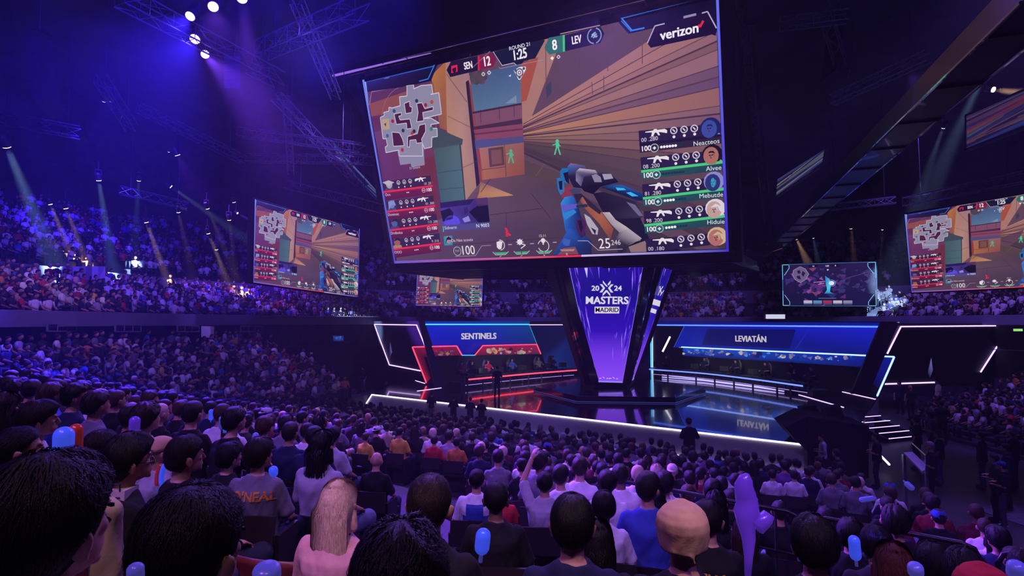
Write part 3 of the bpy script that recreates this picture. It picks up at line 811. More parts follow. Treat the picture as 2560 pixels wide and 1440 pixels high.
    D([(170, 1390), (260, 1280), (420, 1260), (480, 1390)], '#7c4652', 8); D([(245, 1190), (270, 1150), (360, 1170), (340, 1250), (280, 1245)], '#3c5cae', 9)
    D([(215, 1295), (420, 1290), (400, 1318), (245, 1320)], '#b08070', 10)
    g.text('0', zD(312, 1358), 19, '#e2d8de', 13)
    g.text('25', zD(815, 1222), 76, '#e8dfe6', 14, 0.0, 0.9); g.text('246', zD(965, 1205), 38, '#d6ccd6', 14, 0, 0.9)
    g.path(R([(455, 1180), (590, 1180), (730, 1305), (1055, 1290)], zD), 2.5, '#b0a4b4', 12)
    # --- edge glow of the picture
    g.poly([(988, 658), (986, 652), (1100, 648), (1250, 643), (1392, 638), (1392, 643)], '#a08ab0', 14, c_('#6a5ac8', '#6a5ac8', '#a884b0', '#c87a90', '#d03a50', '#d8405a'))
    g.poly([(1392, 638), (1455, 636), (1455, 641), (1392, 643)], '#e0304a', 14)
    g.poly([(1455, 636), (1822, 622), (1823, 628), (1455, 641)], '#8a84e6', 14, c_('#c8b8e6', '#3a38c0', '#4038c8', '#d0c0e8'))
    g.poly([(1790, -12), (1797, -14), (1823, 628), (1816, 628)], '#4a38d8', 14, c_('#6a70f0', '#6a70f0', '#3a24c0', '#3a24c0'))
    g.poly([(908, 200), (913, 199), (992, 656), (988, 658)], '#4a48c8', 14, c_('#7a90f0', '#6a78e0', '#3a30b0', '#5a50c8'))
    return g


def gun(g, c, k, col, flip=False):
    (x, y), = g.m([c])
    sh = [(-38, -3), (-30, -9), (-4, -9), (0, -13), (8, -13), (12, -9), (40, -8), (40, -5), (16, -3), (20, 12), (13, 12), (6, 0), (0, 0), (-6, 11), (-12, 11), (-8, -1), (-24, 3), (-37, 7)]
    if flip: sh = [(-a, b_) for a, b_ in sh]
    pts = [(x + a * k, y + b_ * k) for a, b_ in sh]
    tri = tessellate_polygon([[Vector((a, b_, 0)) for a, b_ in pts]])
    g.items.append((pts, [tuple(t) for t in tri], [lin(col)] * len(pts), 13))


def arena_picture():
    """the darker picture on the small cyan-cornered screen"""
    g = Picture()
    c_ = lambda *h: [lin(x) for x in h]
    g.poly([(0, 0), (1600, 0), (1600, 900), (0, 900)], '#1c1644', 0, c_('#2a1a48', '#241a4a', '#1a1648', '#101038'))
    rr = random.Random(3)
    for k in range(70):
        x, y = rr.gauss(640, 230), rr.gauss(430, 150); s = rr.uniform(30, 110)
        a = rr.uniform(0, 6.3)
        g.poly([(x + s * math.cos(a), y + s * math.sin(a)), (x + .5 * s * math.cos(a + 2), y + .5 * s * math.sin(a + 2)), (x + s * math.cos(a + 4.2), y + .6 * s * math.sin(a + 4.2))], rr.choice(['#5a2a72', '#6a3488', '#3c2a70', '#7a3a6a', '#2c2a66', '#8a4a98']), 1 + k % 3)
    for k in range(40):
        x, y = rr.uniform(900, 1560), rr.uniform(100, 640); s = rr.uniform(30, 120)
        g.poly([(x, y), (x + s, y - s * .4), (x + s * .7, y + s * .5)], rr.choice(['#3a3068', '#2c2858', '#443878', '#352c60']), 1 + k % 3)
    g.line((1560, 180), (1100, 330), 6, '#6a5a9a', 5)
    g.poly([(760, 260), (830, 330), (860, 420), (840, 600), (900, 640), (740, 640), (790, 560), (770, 420)], '#2fb0d0', 5, c_('#2a70b8', '#38b0d8', '#58e0e8', '#38a8d8', '#2a60a8', '#2a60a8', '#38c0e0', '#3090c8'))
    g.disc((870, 420), 46, '#d8e8ff', 6, 16); g.ring((870, 420), 66, 10, '#6a9cf0', 6); g.line((560, 400), (760, 380), 14, '#c070d0', 5); g.line((640, 440), (740, 420), 10, '#e0a0d0', 5)
    pts = [(210, 130), (330, 60), (420, 110), (480, 220), (430, 330), (330, 400), (230, 330), (190, 230)]
    g.poly(pts, '#6a5a84', 6); g.path(pts, 5, '#c4b8cc', 7, True)
    for h in ([(270, 150), (320, 130), (340, 200), (290, 210)], [(370, 150), (420, 200), (380, 280), (350, 230)], [(260, 260), (320, 250), (340, 330), (280, 320)]): g.poly(h, '#2a1a3c', 7)
    for x, t, cc in ((560, '12', '#7a1c40'), (940, '8', '#1f5c58')):
        g.poly([(x - 90, 30), (x + 90, 30), (x + 70, 90), (x - 70, 90)], '#181030', 8); g.text(t, (x, 60), 48, '#e8e0ea', 9, 0.02)
    g.text('1:25', (800, 62), 56, '#e8e0ea', 9, 0.02, 0.8); g.poly([(790, 130), (830, 130), (810, 165)], '#c8d0e8', 8)
    for k in range(5):
        x = 380 + 170 * k
        g.poly([(x, 780), (x + 150, 780), (x + 150, 840), (x, 840)], ['#b8b0c8', '#5a88b0', '#a03050', '#c0b0c0', '#8a84a8'][k], 7)
        g.line((x, 858), (x + 150, 858), 6, '#9c96b8', 8)
    g.line((640, 735), (940, 735), 8, '#6a8cc0', 8)
    CY = '#7fd8ff'
    for sx, sy in ((1, 1), (-1, 1), (1, -1), (-1, -1)):
        X = lambda x: x if sx > 0 else CW - x
        Y = lambda y: y if sy > 0 else CH - y
        g.path([(X(8), Y(330)), (X(8), Y(12)), (X(120), Y(12))], 12, CY, 9)
        g.path([(X(40), Y(240)), (X(130), Y(90)), (X(130), Y(20))], 9, CY, 9)
        g.poly([(X(0), Y(0)), (X(110), Y(0)), (X(110), Y(70)), (X(30), Y(200)), (X(0), Y(200))], '#0a0c24', 8)
    for y in (6, 894): g.line((120, y), (1480, y), 7, '#4a90c8', 9)
    for x in (6, 1594): g.line((x, 200), (x, 700), 7, '#4a90c8', 9)
    return g


def abstract_picture(seed, cols):
    g = Picture(); rr = random.Random(seed)
    g.poly([(0, 0), (1600, 0), (1600, 900), (0, 900)], cols[0], 0)
    for k in range(26):
        y = rr.uniform(-100, 900); h = rr.uniform(20, 120); sl = rr.uniform(100, 500)
        g.poly([(0, y), (1600, y - sl), (1600, y - sl + h * 1.4), (0, y + h)], rr.choice(cols[1:]), 1 + k % 4)
    return g


M_screen = attr_mat('led_screen_picture', True, 1.0)
M_screen.cycles.emission_sampling = 'NONE'
M_ledblue = glow('led_blue_rim', (0.10, 0.22, 1.0), 1.2)


def screen(name, q, pic, label, cat, thick=0.35, border=0.18, group=None, edge=None, mtl=None, margin=(0.02, 0.02)):
    TL, TR, BR, BL = [Vector(p) for p in q]
    n = (BL - TL).cross(TR - TL).normalized()            # towards the viewer
    c = (TL + TR + BR + BL) / 4
    root = empty(name, c, 0, label, cat, group)
    x, y = (TR - TL).normalized(), (TL - BL).normalized()
    o = link('picture', pic.mesh(name + '_picture', q), mtl or M_screen, root, world=True)
    b = MB()
    back = [p - n * 0.02 for p in (TL - x * border + y * border, TR + x * border + y * border, BR + x * border - y * border, BL - x * border - y * border)]
    b.prism(back[::-1], -n * thick)
    b.build('cabinet', M_black, root, world=True)
    b = MB()
    for p0, p1 in zip((TL, TR, BR, BL), (TR, BR, BL, TL)):
        e = (p1 - p0).normalized()
        b.bar(p0 - e * border * .5, p1 + e * border * .5, border * .5, 0.14, n)
    b.build('bezel', M_gloss, root, world=True)
    if edge:
        for (a, e_), (col, st) in edge.items():
            pts = dict(TL=TL, TR=TR, BR=BR, BL=BL)
            b = MB(); b.bar(pts[a] + n * .1, pts[e_] + n * .1, 0.07, 0.07, n)
            b.build('edge_light', glow('edge_%s' % (a + e_ + name), col, st), root, world=True)
    return root, n, x, y


GAME = game_picture()
QM = [(-8.84, 32.46, 19.65), (8.82, 23.08, 19.23), (10.21, 26.18, 8.62), (-7.45, 35.55, 9.04)]
screen('hanging_screen', QM, GAME, 'largest hanging screen, tilted down above the stage, showing score 12 to 8 in round 21', 'screen', 0.9, 0.55)
QL = [P(635, 498, 30.5), P(897, 572, 37.2), P(893, 743, 37.6), P(631, 706, 30.9)]
screen('hanging_screen', QL, GAME, 'hanging screen with the same game picture over the left stand, left of the largest screen', 'screen', 0.4, 0.08)
QR = [(22.7, 32.0, 11.5), (26.9, 24.6, 11.7), (27.3, 24.9, 7.05), (23.05, 32.2, 7.0)]
screen('hanging_screen', QR, GAME, 'hanging screen with the game picture over the right stand, cut off by the frame edge', 'screen', 0.4, 0.08)
QB = [P(1045, 664, 47), P(1208, 671, 46), P(1206, 767, 46), P(1040, 764, 47)]
screen('hanging_screen', QB, GAME, 'small hanging screen with the game picture behind the rig, above the red-edged stage wall', 'screen', 0.3, 0.06)
QC = [P(1955, 661, 45.5), P(2190, 654, 42), P(2192, 766, 42.2), P(1957, 765, 45.7)]
screen('hanging_screen', QC, arena_picture(), 'wide screen with glowing cyan corners and a purple fight picture, right of the banner column', 'screen', 0.3, 0.05)
QU = [P(2416, 290, 27), P(2700, 165, 22), P(2700, 262, 22.4), P(2416, 372, 27.4)]
screen('hanging_screen', QU, abstract_picture(5, ['#1a1030', '#241c44', '#3c2840', '#1c2a5c', '#4a3438', '#2c2038', '#5c1c2c', '#1c4866']), 'dim screen seen at a slant high at the right edge, striped brown and red', 'screen', 0.4, 0.1)

# ------------------------------------------------------------------ stage
M_deck = mat('stage_deck_gloss', (0.012, 0.013, 0.02), 0.13, noise=0.3, nscale=0.6, spec=0.7, coat=0.6)
M_skirt = mat('stage_skirt_satin', (0.34, 0.30, 0.34), 0.4, noise=0.1, nscale=1.0)
M_ledwhite = glow('led_white', (0.80, 0.72, 1.0), 2.6)
M_ledviolet = glow('led_violet', (0.62, 0.42, 1.0), 2.0)
M_ledred = glow('led_red', (1.0, 0.05, 0.09), 2.2)
M_ledcyan = glow('led_cyan', (0.05, 0.45, 1.0), 1.8)
M_ledbl = glow('led_blue', (0.07, 0.16, 1.0), 2.4)
M_drape = mat('black_drape', (0.008, 0.008, 0.011), 0.9, bump=0.2, bscale=5)

SZ = 1.0
b = MB()
dk = [(-28.4, 22.34), (-3.4, 22.34), (-2.3, 27), (-2.3, 40), (-10, 46), (-24, 45), (-30, 38), (-30, 27)]
dk[0] = (-26.7, 22.34)
b.prism([Vector((*uv2xy(u, v), SZ)) for u, v in dk], (0, 0, -0.12))
tag(b.build('floor_stage_deck', M_deck), kind='structure')
sk = MB()
f0, f1 = Vector((*uv2xy(-26.7, 22.30), SZ - .02)), Vector((*uv2xy(-3.4, 22.30), SZ - .02))
g0, g1 = Vector((*uv2xy(-27.1, 21.85), 0)), Vector((*uv2xy(-3.2, 21.95), 0))
sk.prism([f0, f1, g1, g0], Vector((*uv2xy(0, 0.25), 0)))
for a, c in (((-3.4, 22.3), (-2.3, 27)), ((-2.3, 27), (-2.3, 40)), ((-26.7, 22.3), (-30, 27)), ((-30, 27), (-30, 38))):
    A_, B_ = Vector((*uv2xy(*a), 0)), Vector((*uv2xy(*c), 0))
    sk.prism([A_, B_, B_ + Vector((0, 0, .88)), A_ + Vector((0, 0, .88))], (B_ - A_).cross(Vector((0, 0, 1))).normalized() * -.1)
root = empty('stage_skirt', ((f0 + f1) / 2).to_tuple(), 0, 'long sloping satin front of the stage outlined in white light', 'stage front')
sk.build('skirt_panel', M_skirt, root, world=True)
nrm = Vector((*uv2xy(0, -1), 0))
for nm, a, c in (('top', f0, f1), ('bottom', g0 + Vector((0, 0, .06)), g1 + Vector((0, 0, .06))), ('end', f0, g0), ('end', f1, g1)):
    b = MB(); b.bar(a + nrm * .04, c + nrm * .04, 0.055, 0.055)
    b.build('light_strip', M_ledwhite, root, world=True)


def hexring(c, r, rz, z, n=6):
    return [Vector((c[0] + r * math.cos(rz + 2 * math.pi * k / n), c[1] + r * math.sin(rz + 2 * math.pi * k / n), z)) for k in range(n)]


# plinth under the banner column
b = MB(); hx = hexring((6.5, 34.6), 5.2, math.radians(-6), SZ + 0.34); b.prism(hx, (0, 0, -0.34))
o = b.build('column_plinth', M_deck, bevel=0.03); tag(o, 'low black mirror-like hexagonal plinth under the banner column', 'plinth')
b = MB()
for k in range(6):
    a, c = hx[k], hx[(k + 1) % 6]
    b.bar(a + Vector((0, 0, -.30)), c + Vector((0, 0, -.30)), 0.03)
b.build('edge_strip', glow('led_plinth', (.1, .12, .6), .35), o)

# ------------------------------------------------------------------ tapered banner column
def frame_px(q, b_, w, m, root, name, n=None):
    for a, c in zip(q, q[1:] + q[:1]): b_.bar(a, c, w, w)


def column_picture(side=False):
    g = Picture(); rr = random.Random(8 + side)
    c_ = lambda *h: [lin(x) for x in h]
    top, mid, low, bot = '#1c0a86', '#12087e', '#4416c0', '#8246e6'
    g.poly([(0, 0), (1600, 0), (1600, 330), (0, 330)], top, 0, c_('#2a1090', '#220c8a', mid, mid))
    g.poly([(0, 330), (1600, 330), (1600, 560), (0, 560)], mid, 0, c_(mid, mid, '#2c0ca8', '#2c0ca8'))
    g.poly([(0, 560), (1600, 560), (1600, 720), (0, 720)], low, 0, c_('#2c0ca8', '#2c0ca8', '#6a34d8', '#6a34d8'))
    g.poly([(0, 720), (1600, 720), (1600, 900), (0, 900)], bot, 0, c_('#6a34d8', '#6a34d8', bot, bot))
    def shard(x, y, L, W, a, col, layer):
        ca, sa = math.cos(a), math.sin(a) * 0.55
        g.poly([(x, y), (x + ca * L * .4 - sa * W, y + sa * L * .4 + ca * W * .5), (x + ca * L, y + sa * L), (x + ca * L * .5 + sa * W, y + sa * L * .5 - ca * W * .5)], col, layer)
    pal = ['#3a18b4', '#5a2cd0', '#4a20c0', '#2c12a0', '#6a40d8', '#8a68e8']
    for k in range(46):
        e = rr.choice([0, 1, 2])
        if e == 0: x, y, a = rr.uniform(0, 230), rr.uniform(0, 640), rr.uniform(1.1, 2.0)
        elif e == 1: x, y, a = rr.uniform(1370, 1600), rr.uniform(0, 640), rr.uniform(1.1, 2.0)
        else: x, y, a = rr.uniform(100, 1500), rr.uniform(0, 90), rr.uniform(1.0, 2.1)
        shard(x, y, rr.uniform(90, 330), rr.uniform(12, 50), a, rr.choice(pal), 1 + k % 2)
    for k in range(34):
        e = rr.choice([0, 1, 2, 3])
        if e == 0: x, y = rr.uniform(20, 200), rr.uniform(20, 800)
        elif e == 1: x, y = rr.uniform(1400, 1580), rr.uniform(20, 800)
        elif e == 2: x, y = rr.uniform(200, 1400), rr.uniform(5, 60)
        else: x, y = rr.uniform(850, 1500), rr.uniform(560, 680)
        shard(x, y, rr.uniform(50, 200), rr.uniform(3, 9), rr.uniform(1.2, 2.0), rr.choice(['#b8a4f4', '#9a80ee', '#cfc4fa']), 3)
    for q in ([(850, 60), (885, 110), (860, 180), (835, 110)], [(330, 150), (400, 150), (360, 215)], [(1180, 0), (1215, 0), (1205, 120), (1180, 110)], [(1330, 50), (1410, 70), (1380, 120)]): g.poly(q, '#c0b4f6', 3)
    for k in range(6): g.cline(300 + 180 * k + rr.uniform(-40, 40), 868 + rr.uniform(-8, 8), 420 + 180 * k, 872, 6, '#b8a0f6', 3)
    for a, c in (((8, 0), (8, 900)), ((1592, 0), (1592, 900)), ((0, 896), (1600, 896))): g.cline(*a, *c, 14, '#8a78f0', 3)
    return g


FQ = [P(1419, 655, 32.8), P(1611, 652, 32.9), P(1556, 957, 34.2), P(1486, 955, 34.2)]
RQ = [P(1665, 650, 33.6), P(1689, 652, 36.2), P(1584, 947, 36.2), P(1572, 956, 34.4)]
def up(q, k=0.14): return [q[0] + (q[0] - q[3]) * k, q[1] + (q[1] - q[2]) * k, q[2], q[3]]
FQ, RQ = up(FQ), up(RQ)
colroot = empty('banner_column', (6.0, 35.0, SZ + .34), 0, 'tapering black column with a glowing violet shard picture, star emblem and white lettering', 'column')
pc = column_picture()
M_colpic = attr_mat('column_picture', True, 1.15); M_colpic.cycles.emission_sampling = 'FRONT'
link('front_screen', pc.mesh('column_front', FQ), M_colpic, colroot, world=True)
link('side_screen', column_picture(True).mesh('column_side', RQ), M_colpic, colroot, world=True)
# lettering upright on the panel, not following its taper
nF = (FQ[3] - FQ[0]).cross(FQ[1] - FQ[0]).normalized()
xF = ((FQ[1] - FQ[0]).normalized() + (FQ[2] - FQ[3]).normalized()).normalized(); yF = nF.cross(xF).normalized()
M_letter = glow('lit_lettering', (0.82, 0.76, 0.86), 0.85)


def lettering(name, body, c, size, x, y, n, m, parent, bold=0.02, xs=1.0, off=0.05, depth=0.03):
    vs, fs = text_mesh(body, size, bold * size, depth / 2, 'CENTER', 1.0, xs)
    b = MB(); b.add([c + x * p.x + y * p.y + n * (p.z + off) for p in vs], fs)
    return b.build(name, m, parent, world=True)


def onplane(px, py, A, B):
    """where the sight line through a photo pixel meets the upright wall over ground points A and B"""
    d = R_ * ((px - 1280) / F_PX) + U_ * ((720 - py) / F_PX) + F_
    nx, ny = -(B[1] - A[1]), B[0] - A[0]
    t = (nx * A[0] + ny * A[1]) / (nx * d.x + ny * d.y)
    return Vector((0, 0, CAM_H)) + d * t


def on_quad(px, py, q):
    n = (q[3] - q[0]).cross(q[1] - q[0]).normalized()
    d = R_ * ((px - 1280) / F_PX) + U_ * ((720 - py) / F_PX) + F_
    o = Vector((0, 0, CAM_H))
    return o + d * ((q[0] - o).dot(n) / d.dot(n))


lettering('lettering', 'MASTERS', on_quad(1517, 751.5, FQ), 0.62, xF, yF, nF, M_letter, colroot, 0.022, 1.02)
for t, px_ in (('20', 1488), ('24', 1544.5)): lettering('lettering', t, on_quad(px_, 721, FQ), 0.42, xF, yF, nF, M_letter, colroot, 0.02, 1.1)
em = MB(); ec = on_quad(1516, 720, FQ)
def arm(pts):                                     # star emblem of bent arrow strokes
    em.prism([ec + xF * (x * .00315) + yF * (-y * .00315) + nF * .04 for x, y in pts], nF * .02)
arm([(-130, -72), (-82, -72), (-28, 0), (-80, 82), (-130, 82), (-66, 0)])
arm([(130, -72), (82, -72), (28, 0), (80, 82), (130, 82), (66, 0)])
arm([(-72, -145), (-28, -88), (14, -42), (22, -28), (-6, -28), (-72, -98)])
arm([(72, -145), (72, -98), (38, -50), (16, -70)])
arm([(-70, 152), (-70, 108), (-14, 40), (14, 40), (72, 112), (76, 156), (2, 74)])
em.build('emblem', M_letter, colroot, world=True)
plate = MB()
pc_ = on_quad(1517, 775, FQ)
plate.prism([pc_ + xF * sx * .735 + yF * sy * .2 + nF * .04 for sx, sy in ((-1, -1), (1, -1), (1, 1), (-1, 1))], -nF * .02)
plate.build('name_plate', M_letter, colroot, world=True)
lettering('lettering', 'MADRID', pc_, 0.37, xF, yF, nF, mat('plate_ink', (0.01, 0.008, 0.06), 0.6), colroot, 0.012, 1.0, 0.06, 0.01)
# small plates on the side screen
nS = (RQ[3] - RQ[0]).cross(RQ[1] - RQ[0]).normalized()
b = MB()
for (x0, y0, x1, y1, s_) in ((1633, 747, 1650, 766, 5), (1628, 770, 1640, 784, 4)):
    q = [on_quad(x0, y0, RQ), on_quad(x1, y0 + s_, RQ), on_quad(x1 - 3, y1, RQ), on_quad(x0 - 3, y1 - s_, RQ)]
    b.prism([p + nS * .03 for p in q[::-1]], nS * .02)
for a, c in (((1650, 722), (1643, 738)), ((1656, 716), (1646, 730)), ((1648, 716), (1652, 734)), ((1658, 726), (1649, 738))):
    b.bar(on_quad(*a, RQ) + nS * .04, on_quad(*c, RQ) + nS * .04, .07, .02, nS)
b.build('side_mark', M_letter, colroot, world=True)
# frame posts
post = lambda a, c, w_, m: MB().bar(a, c, w_, w_).build('post', m, colroot, world=True)
PL = [(P(1400, 655, 33.0), P(1480, 958, 34.3), .62, M_gloss), (P(1625, 640, 32.8), P(1564, 962, 34.3), .42, M_gloss), (P(1657, 640, 33.6), P(1569, 962, 34.4), .34, M_gloss), (P(1697, 640, 36), P(1588, 950, 36.3), .25, M_gloss)]
for a, c, w_, m in PL: post(a + (a - c) * .14, c, w_, m)
M_mirror = mat('mirror_strip', (0.6, 0.57, 0.62), 0.08, metal=1.0, bump=0.4, bscale=2)
for a, c, w_ in ((P(1640, 648, 33.0), P(1567, 958, 34.2), .17), (P(1389, 658, 32.8), P(1472, 957, 34.1), .09), (P(1396, 658, 32.8), P(1475, 957, 34.1), .06)):
    MB().bar(a + (a - c) * .14, c, w_, w_).build('mirror_strip', M_mirror, colroot, world=True)
b = MB(); b.bar(FQ[3] - yF * .1 - nF * .1, FQ[2] - yF * .1 - nF * .1, .2, .25); b.bar(RQ[3] - Vector((0, 0, .1)), RQ[2] - Vector((0, 0, .1)), .15, .2)
b.build('base_rail', M_gloss, colroot, world=True)
# dark core with a far side
core = MB()
bot = [FQ[3] - nF * .15, FQ[2] - nF * .15, RQ[3] - nS * .12, RQ[2] - nS * .12, Vector((7.0, 37.6, FQ[3].z)), Vector((5.0, 37.0, FQ[3].z)), Vector((4.3, 35.6, FQ[3].z))]
topz = 11.0
top = [FQ[0] - nF * .15, FQ[1] - nF * .15, RQ[0] - nS * .12, RQ[1] - nS * .12, Vector((8.4, 39.5, FQ[0].z)), Vector((4.5, 39.4, FQ[0].z)), Vector((1.8, 36.2, FQ[0].z))]
core.loft([[p + Vector((0, 0, SZ + .34 - p.z)) for p in bot], bot, top])
core.build('core', M_black, colroot, world=True)

# ------------------------------------------------------------------ team walls
WLa, WLb = (-6.2, 39.6), (5.9, 47.2)
RBa, RBb = (-6.6, 38.6), (2.6, 44.4)
LWa, LWb = (-9.3, 43.2), (-6.4, 39.9)
WRa, WRb = (11.2, 48.0), (23.5, 33.6)
RRa, RRb = (13.4, 45.6), (22.0, 32.3)
RWa, RWb = (22.2, 33.6), (31.8, 36.4)


def plane_n(A, B):
    return Vector((B[1] - A[1], -(B[0] - A[0]), 0)).normalized()      # towards the audience


def wall_part(name, px, AB, m, root, thick=0.2, front=0.0):
    n = plane_n(*AB)
    b = MB(); b.prism([onplane(x, y, *AB) + n * front for x, y in px][::-1], -n * thick)
    return b.build(name, m, root, world=True)


def led(px, AB, m, root, w_=0.07, front=0.06, name='light_strip'):
    n = plane_n(*AB)
    for (a, c) in zip(px, px[1:]):
        MB().bar(onplane(*a, *AB) + n * front, onplane(*c, *AB) + n * front, w_, .05, n).build(name, m, root, world=True)


def wall_picture(name, px, AB, cols, root, extra=(), front=0.03, m=None):
    n = plane_n(*AB)
    V = [onplane(x, y, *AB) + n * front for x, y in px]
    b_v, b_f, b_c = list(V), [tuple(range(len(V)))], [lin(c) for c in cols]
    cc = list(b_c)
    for poly, col in extra:
        k = len(b_v)
        b_v += [onplane(x, y, *AB) + n * (front + .012) for x, y in poly]
        b_f.append(tuple(range(k, k + len(poly)))); cc += [lin(col)] * len(poly)
    me = bpy.data.meshes.new(name); me.from_pydata([tuple(v) for v in b_v], [], b_f)
    at = me.color_attributes.new('col', 'FLOAT_COLOR', 'CORNER')
    at.data.foreach_set('color', np.array([(*cc[i], 1) for f in b_f for i in f], np.float32).ravel())
    me.update()
    return link(name, me, m or M_wallpic, root, world=True)


M_wallpic = attr_mat('wall_glow_and_graphics', True, 1.0); M_wallpic.cycles.emission_sampling = 'NONE'
M_teamtext = glow('team_lettering', (0.62, 0.56, 0.62), 0.9)

# left: SENTINELS
root = empty('team_wall', ((WLa[0] + WLb[0]) / 2, (WLa[1] + WLb[1]) / 2, SZ), 0, 'blue lit stage wall with white lettering behind the desk with red light', 'stage wall')
L = (WLa, WLb)
wall_part('panel', [(1058, 803), (1450, 803), (1450, 938), (1118, 962)], L, M_black, root)
wall_picture('lit_face', [(1064, 812), (1322, 812), (1352, 888), (1090, 890)], L, ['#0824c0', '#063a86', '#040a4c', '#040c9a'], root)  # strip glow on the wall painted in as an emissive blue gradient
wall_picture('painted_top_glow', [(1061, 803), (1325, 803), (1322, 811), (1063, 811)], L, ['#0426a0', '#053878', '#06407c', '#062ab0'], root)  # glow above the light strip, painted as an emissive band
wall_picture('lit_face', [(1322, 812), (1450, 812), (1450, 925), (1362, 925), (1352, 888)], L, ['#030a3c', '#03083a', '#04103c', '#0a2a78', '#020830'], root)
led([(1063, 811), (1322, 811)], L, M_ledcyan, root, .09); led([(1322, 812), (1448, 812)], L, M_ledviolet, root, .06); led([(1322, 811), (1352, 888)], L, glow('led_teal', (0.05, 0.5, 0.6), .6), root, .03)
nL = plane_n(*L); xL = Vector((WLb[0] - WLa[0], WLb[1] - WLa[1], 0)).normalized()
lettering('lettering', 'SENTINELS', onplane(1197, 841, *L), 0.62, xL, Vector((0, 0, 1)), nL, M_teamtext, root, 0.022, 1.0, .05, .04)
# low graphic wall with red light
root = empty('graphic_wall', ((RBa[0] + RBb[0]) / 2, (RBa[1] + RBb[1]) / 2, SZ), 0, 'low dark wall with two red-lit graphics behind the left players', 'stage wall')
L = (RBa, RBb)
wall_part('panel', [(1030, 868), (1141, 865), (1155, 888), (1185, 888), (1206, 864), (1342, 861), (1356, 889), (1372, 935), (1072, 962)], L, M_black, root)


def blobs(seed, x0, x1, y0, y1, n, pal, slope=0.0):
    rr = random.Random(seed); out = []
    for k in range(n):
        x, y = rr.uniform(x0 + 6, x1 - 6), rr.uniform(y0 + 2, y1 - 2) + 0
        y += slope * (x - x0)
        s = rr.uniform(2, 9); a = rr.uniform(0, 6.28); m_ = rr.randint(3, 6)
        yy = lambda v_: min(max(v_, y0 + slope * (x - x0)), y1 + slope * (x - x0))
        out.append(([(min(max(x + s * rr.uniform(.5, 1.3) * math.cos(a + 6.28 * j / m_), x0), x1), yy(y + s * .7 * rr.uniform(.5, 1.2) * math.sin(a + 6.28 * j / m_))) for j in range(m_)], rr.choice(pal)))
    return out


wall_picture('graphic', [(1031, 868), (1140, 866), (1152, 888), (1048, 893)], L, ['#8a1030', '#8a1440', '#541830', '#3a0818'], root, blobs(1, 1060, 1138, 870, 889, 16, ['#5a1450', '#7a4a5a', '#3a0c20', '#8a6a5a', '#a02048', '#6a5070']))
wall_picture('graphic', [(1188, 888), (1206, 865), (1341, 862), (1351, 885)], L, ['#5c1028', '#9a1848', '#9a1440', '#4a2040'], root, blobs(2, 1215, 1338, 868, 886, 34, ['#8a7a4a', '#c07030', '#b0a080', '#6a2058', '#8a1c40', '#a49090', '#3a1020', '#d08a40']))
led([(1065, 957), (1030, 867.5), (1141, 865), (1154, 888)], L, M_ledred, root, .08); led([(1186, 888), (1206, 864), (1341, 861), (1351, 885)], L, M_ledred, root, .07); led([(1154, 888), (1186, 888)], L, M_ledcyan, root, .05)
wall_picture('painted_side_glow', [(1033, 872), (1052, 872), (1078, 945), (1066, 955)], L, ['#78142c', '#4a0c20', '#12030a', '#a01c34'], root)  # red strip glow on the wall side, painted as an emissive gradient
# wing panel with violet outline
root = empty('wing_wall', ((LWa[0] + LWb[0]) / 2, (LWa[1] + LWb[1]) / 2, SZ), 0, 'slanted dark wing panel outlined in violet light at the left end of the stage', 'stage wall')
L = (LWa, LWb)
wall_part('panel', [(932, 803), (1046, 803), (1070, 875), (1062, 940), (968, 920)], L, M_black, root)
led([(1064, 864), (1043, 812.5), (937.5, 811), (975, 912), (1053, 927)], L, M_ledviolet, root, .075)
wall_picture('arrow_mark', [(976, 854), (981, 880), (978, 888), (974, 900)], L, ['#5a4a90', '#6a5aa0', '#2a2460', '#14103a'], root)
# dark slanted posts
for px, AB, lab in (([(1046, 797), (1057, 797), (1112, 965), (1088, 968)], ((-5.85, 37.0), (-4.8, 37.3)), 'slanted black post at the left end of the wall behind the red-lit desk'),
                    ([(2203, 806), (2247, 806), (2172, 985), (2128, 985)], ((19.4, 30.4), (21.4, 29.6)), 'slanted black post at the right end of the wall behind the blue-lit desk')):
    n = plane_n(*AB); b = MB(); b.prism([onplane(x, y, *AB) for x, y in px][::-1], -n * .35)
    o = b.build('slanted_post', M_black); tag(o, lab, 'post')
b = MB(); b.prism([P(2244, 806, 31.0), P(2249, 805, 31.0), P(2241, 815, 31.0)], (0, .1, 0)); b.build('cap_light', glow('cap_mint', (.3, .6, .65), .8), o)
# right: LEVIATÁN
root = empty('team_wall', ((WRa[0] + WRb[0]) / 2, (WRa[1] + WRb[1]) / 2, SZ), 0, 'blue lit stage wall with white lettering behind the desk with blue light', 'stage wall')
L = (WRa, WRb)
wall_part('panel', [(1626, 804), (2240, 804), (2190, 985), (1628, 950)], L, M_black, root)
wall_picture('lit_face', [(1712, 813), (2214, 818), (2178, 888), (1688, 868)], L, ['#0a1890', '#1a20c8', '#081478', '#0420a0'], root,  # blue glow across this wall is painted into the emissive colours
             [([(1770, 822), (1990, 824), (1975, 872), (1755, 862)], '#060c5e'), ([(2027, 816), (2030, 816), (1992, 872), (1988, 872)], '#18249a')])
wall_picture('painted_top_glow', [(1632, 804), (2222, 806), (2216, 816), (1632, 811)], L, ['#030c50', '#06107a', '#0c1ca8', '#061890'], root)  # emissive band painted as the glow over the strip
led([(1631, 812.5), (2216, 817)], L, M_ledbl, root, .1); led([(1628, 826), (1629.5, 962)], L, M_ledcyan, root, .1); led([(1632, 826), (1633, 962)], L, glow('led_pale', (.6, .75, 1), 1.6), root, .05); led([(1712, 814), (1686, 868)], L, glow('led_dim_blue', (.06, .12, .8), .7), root, .03)
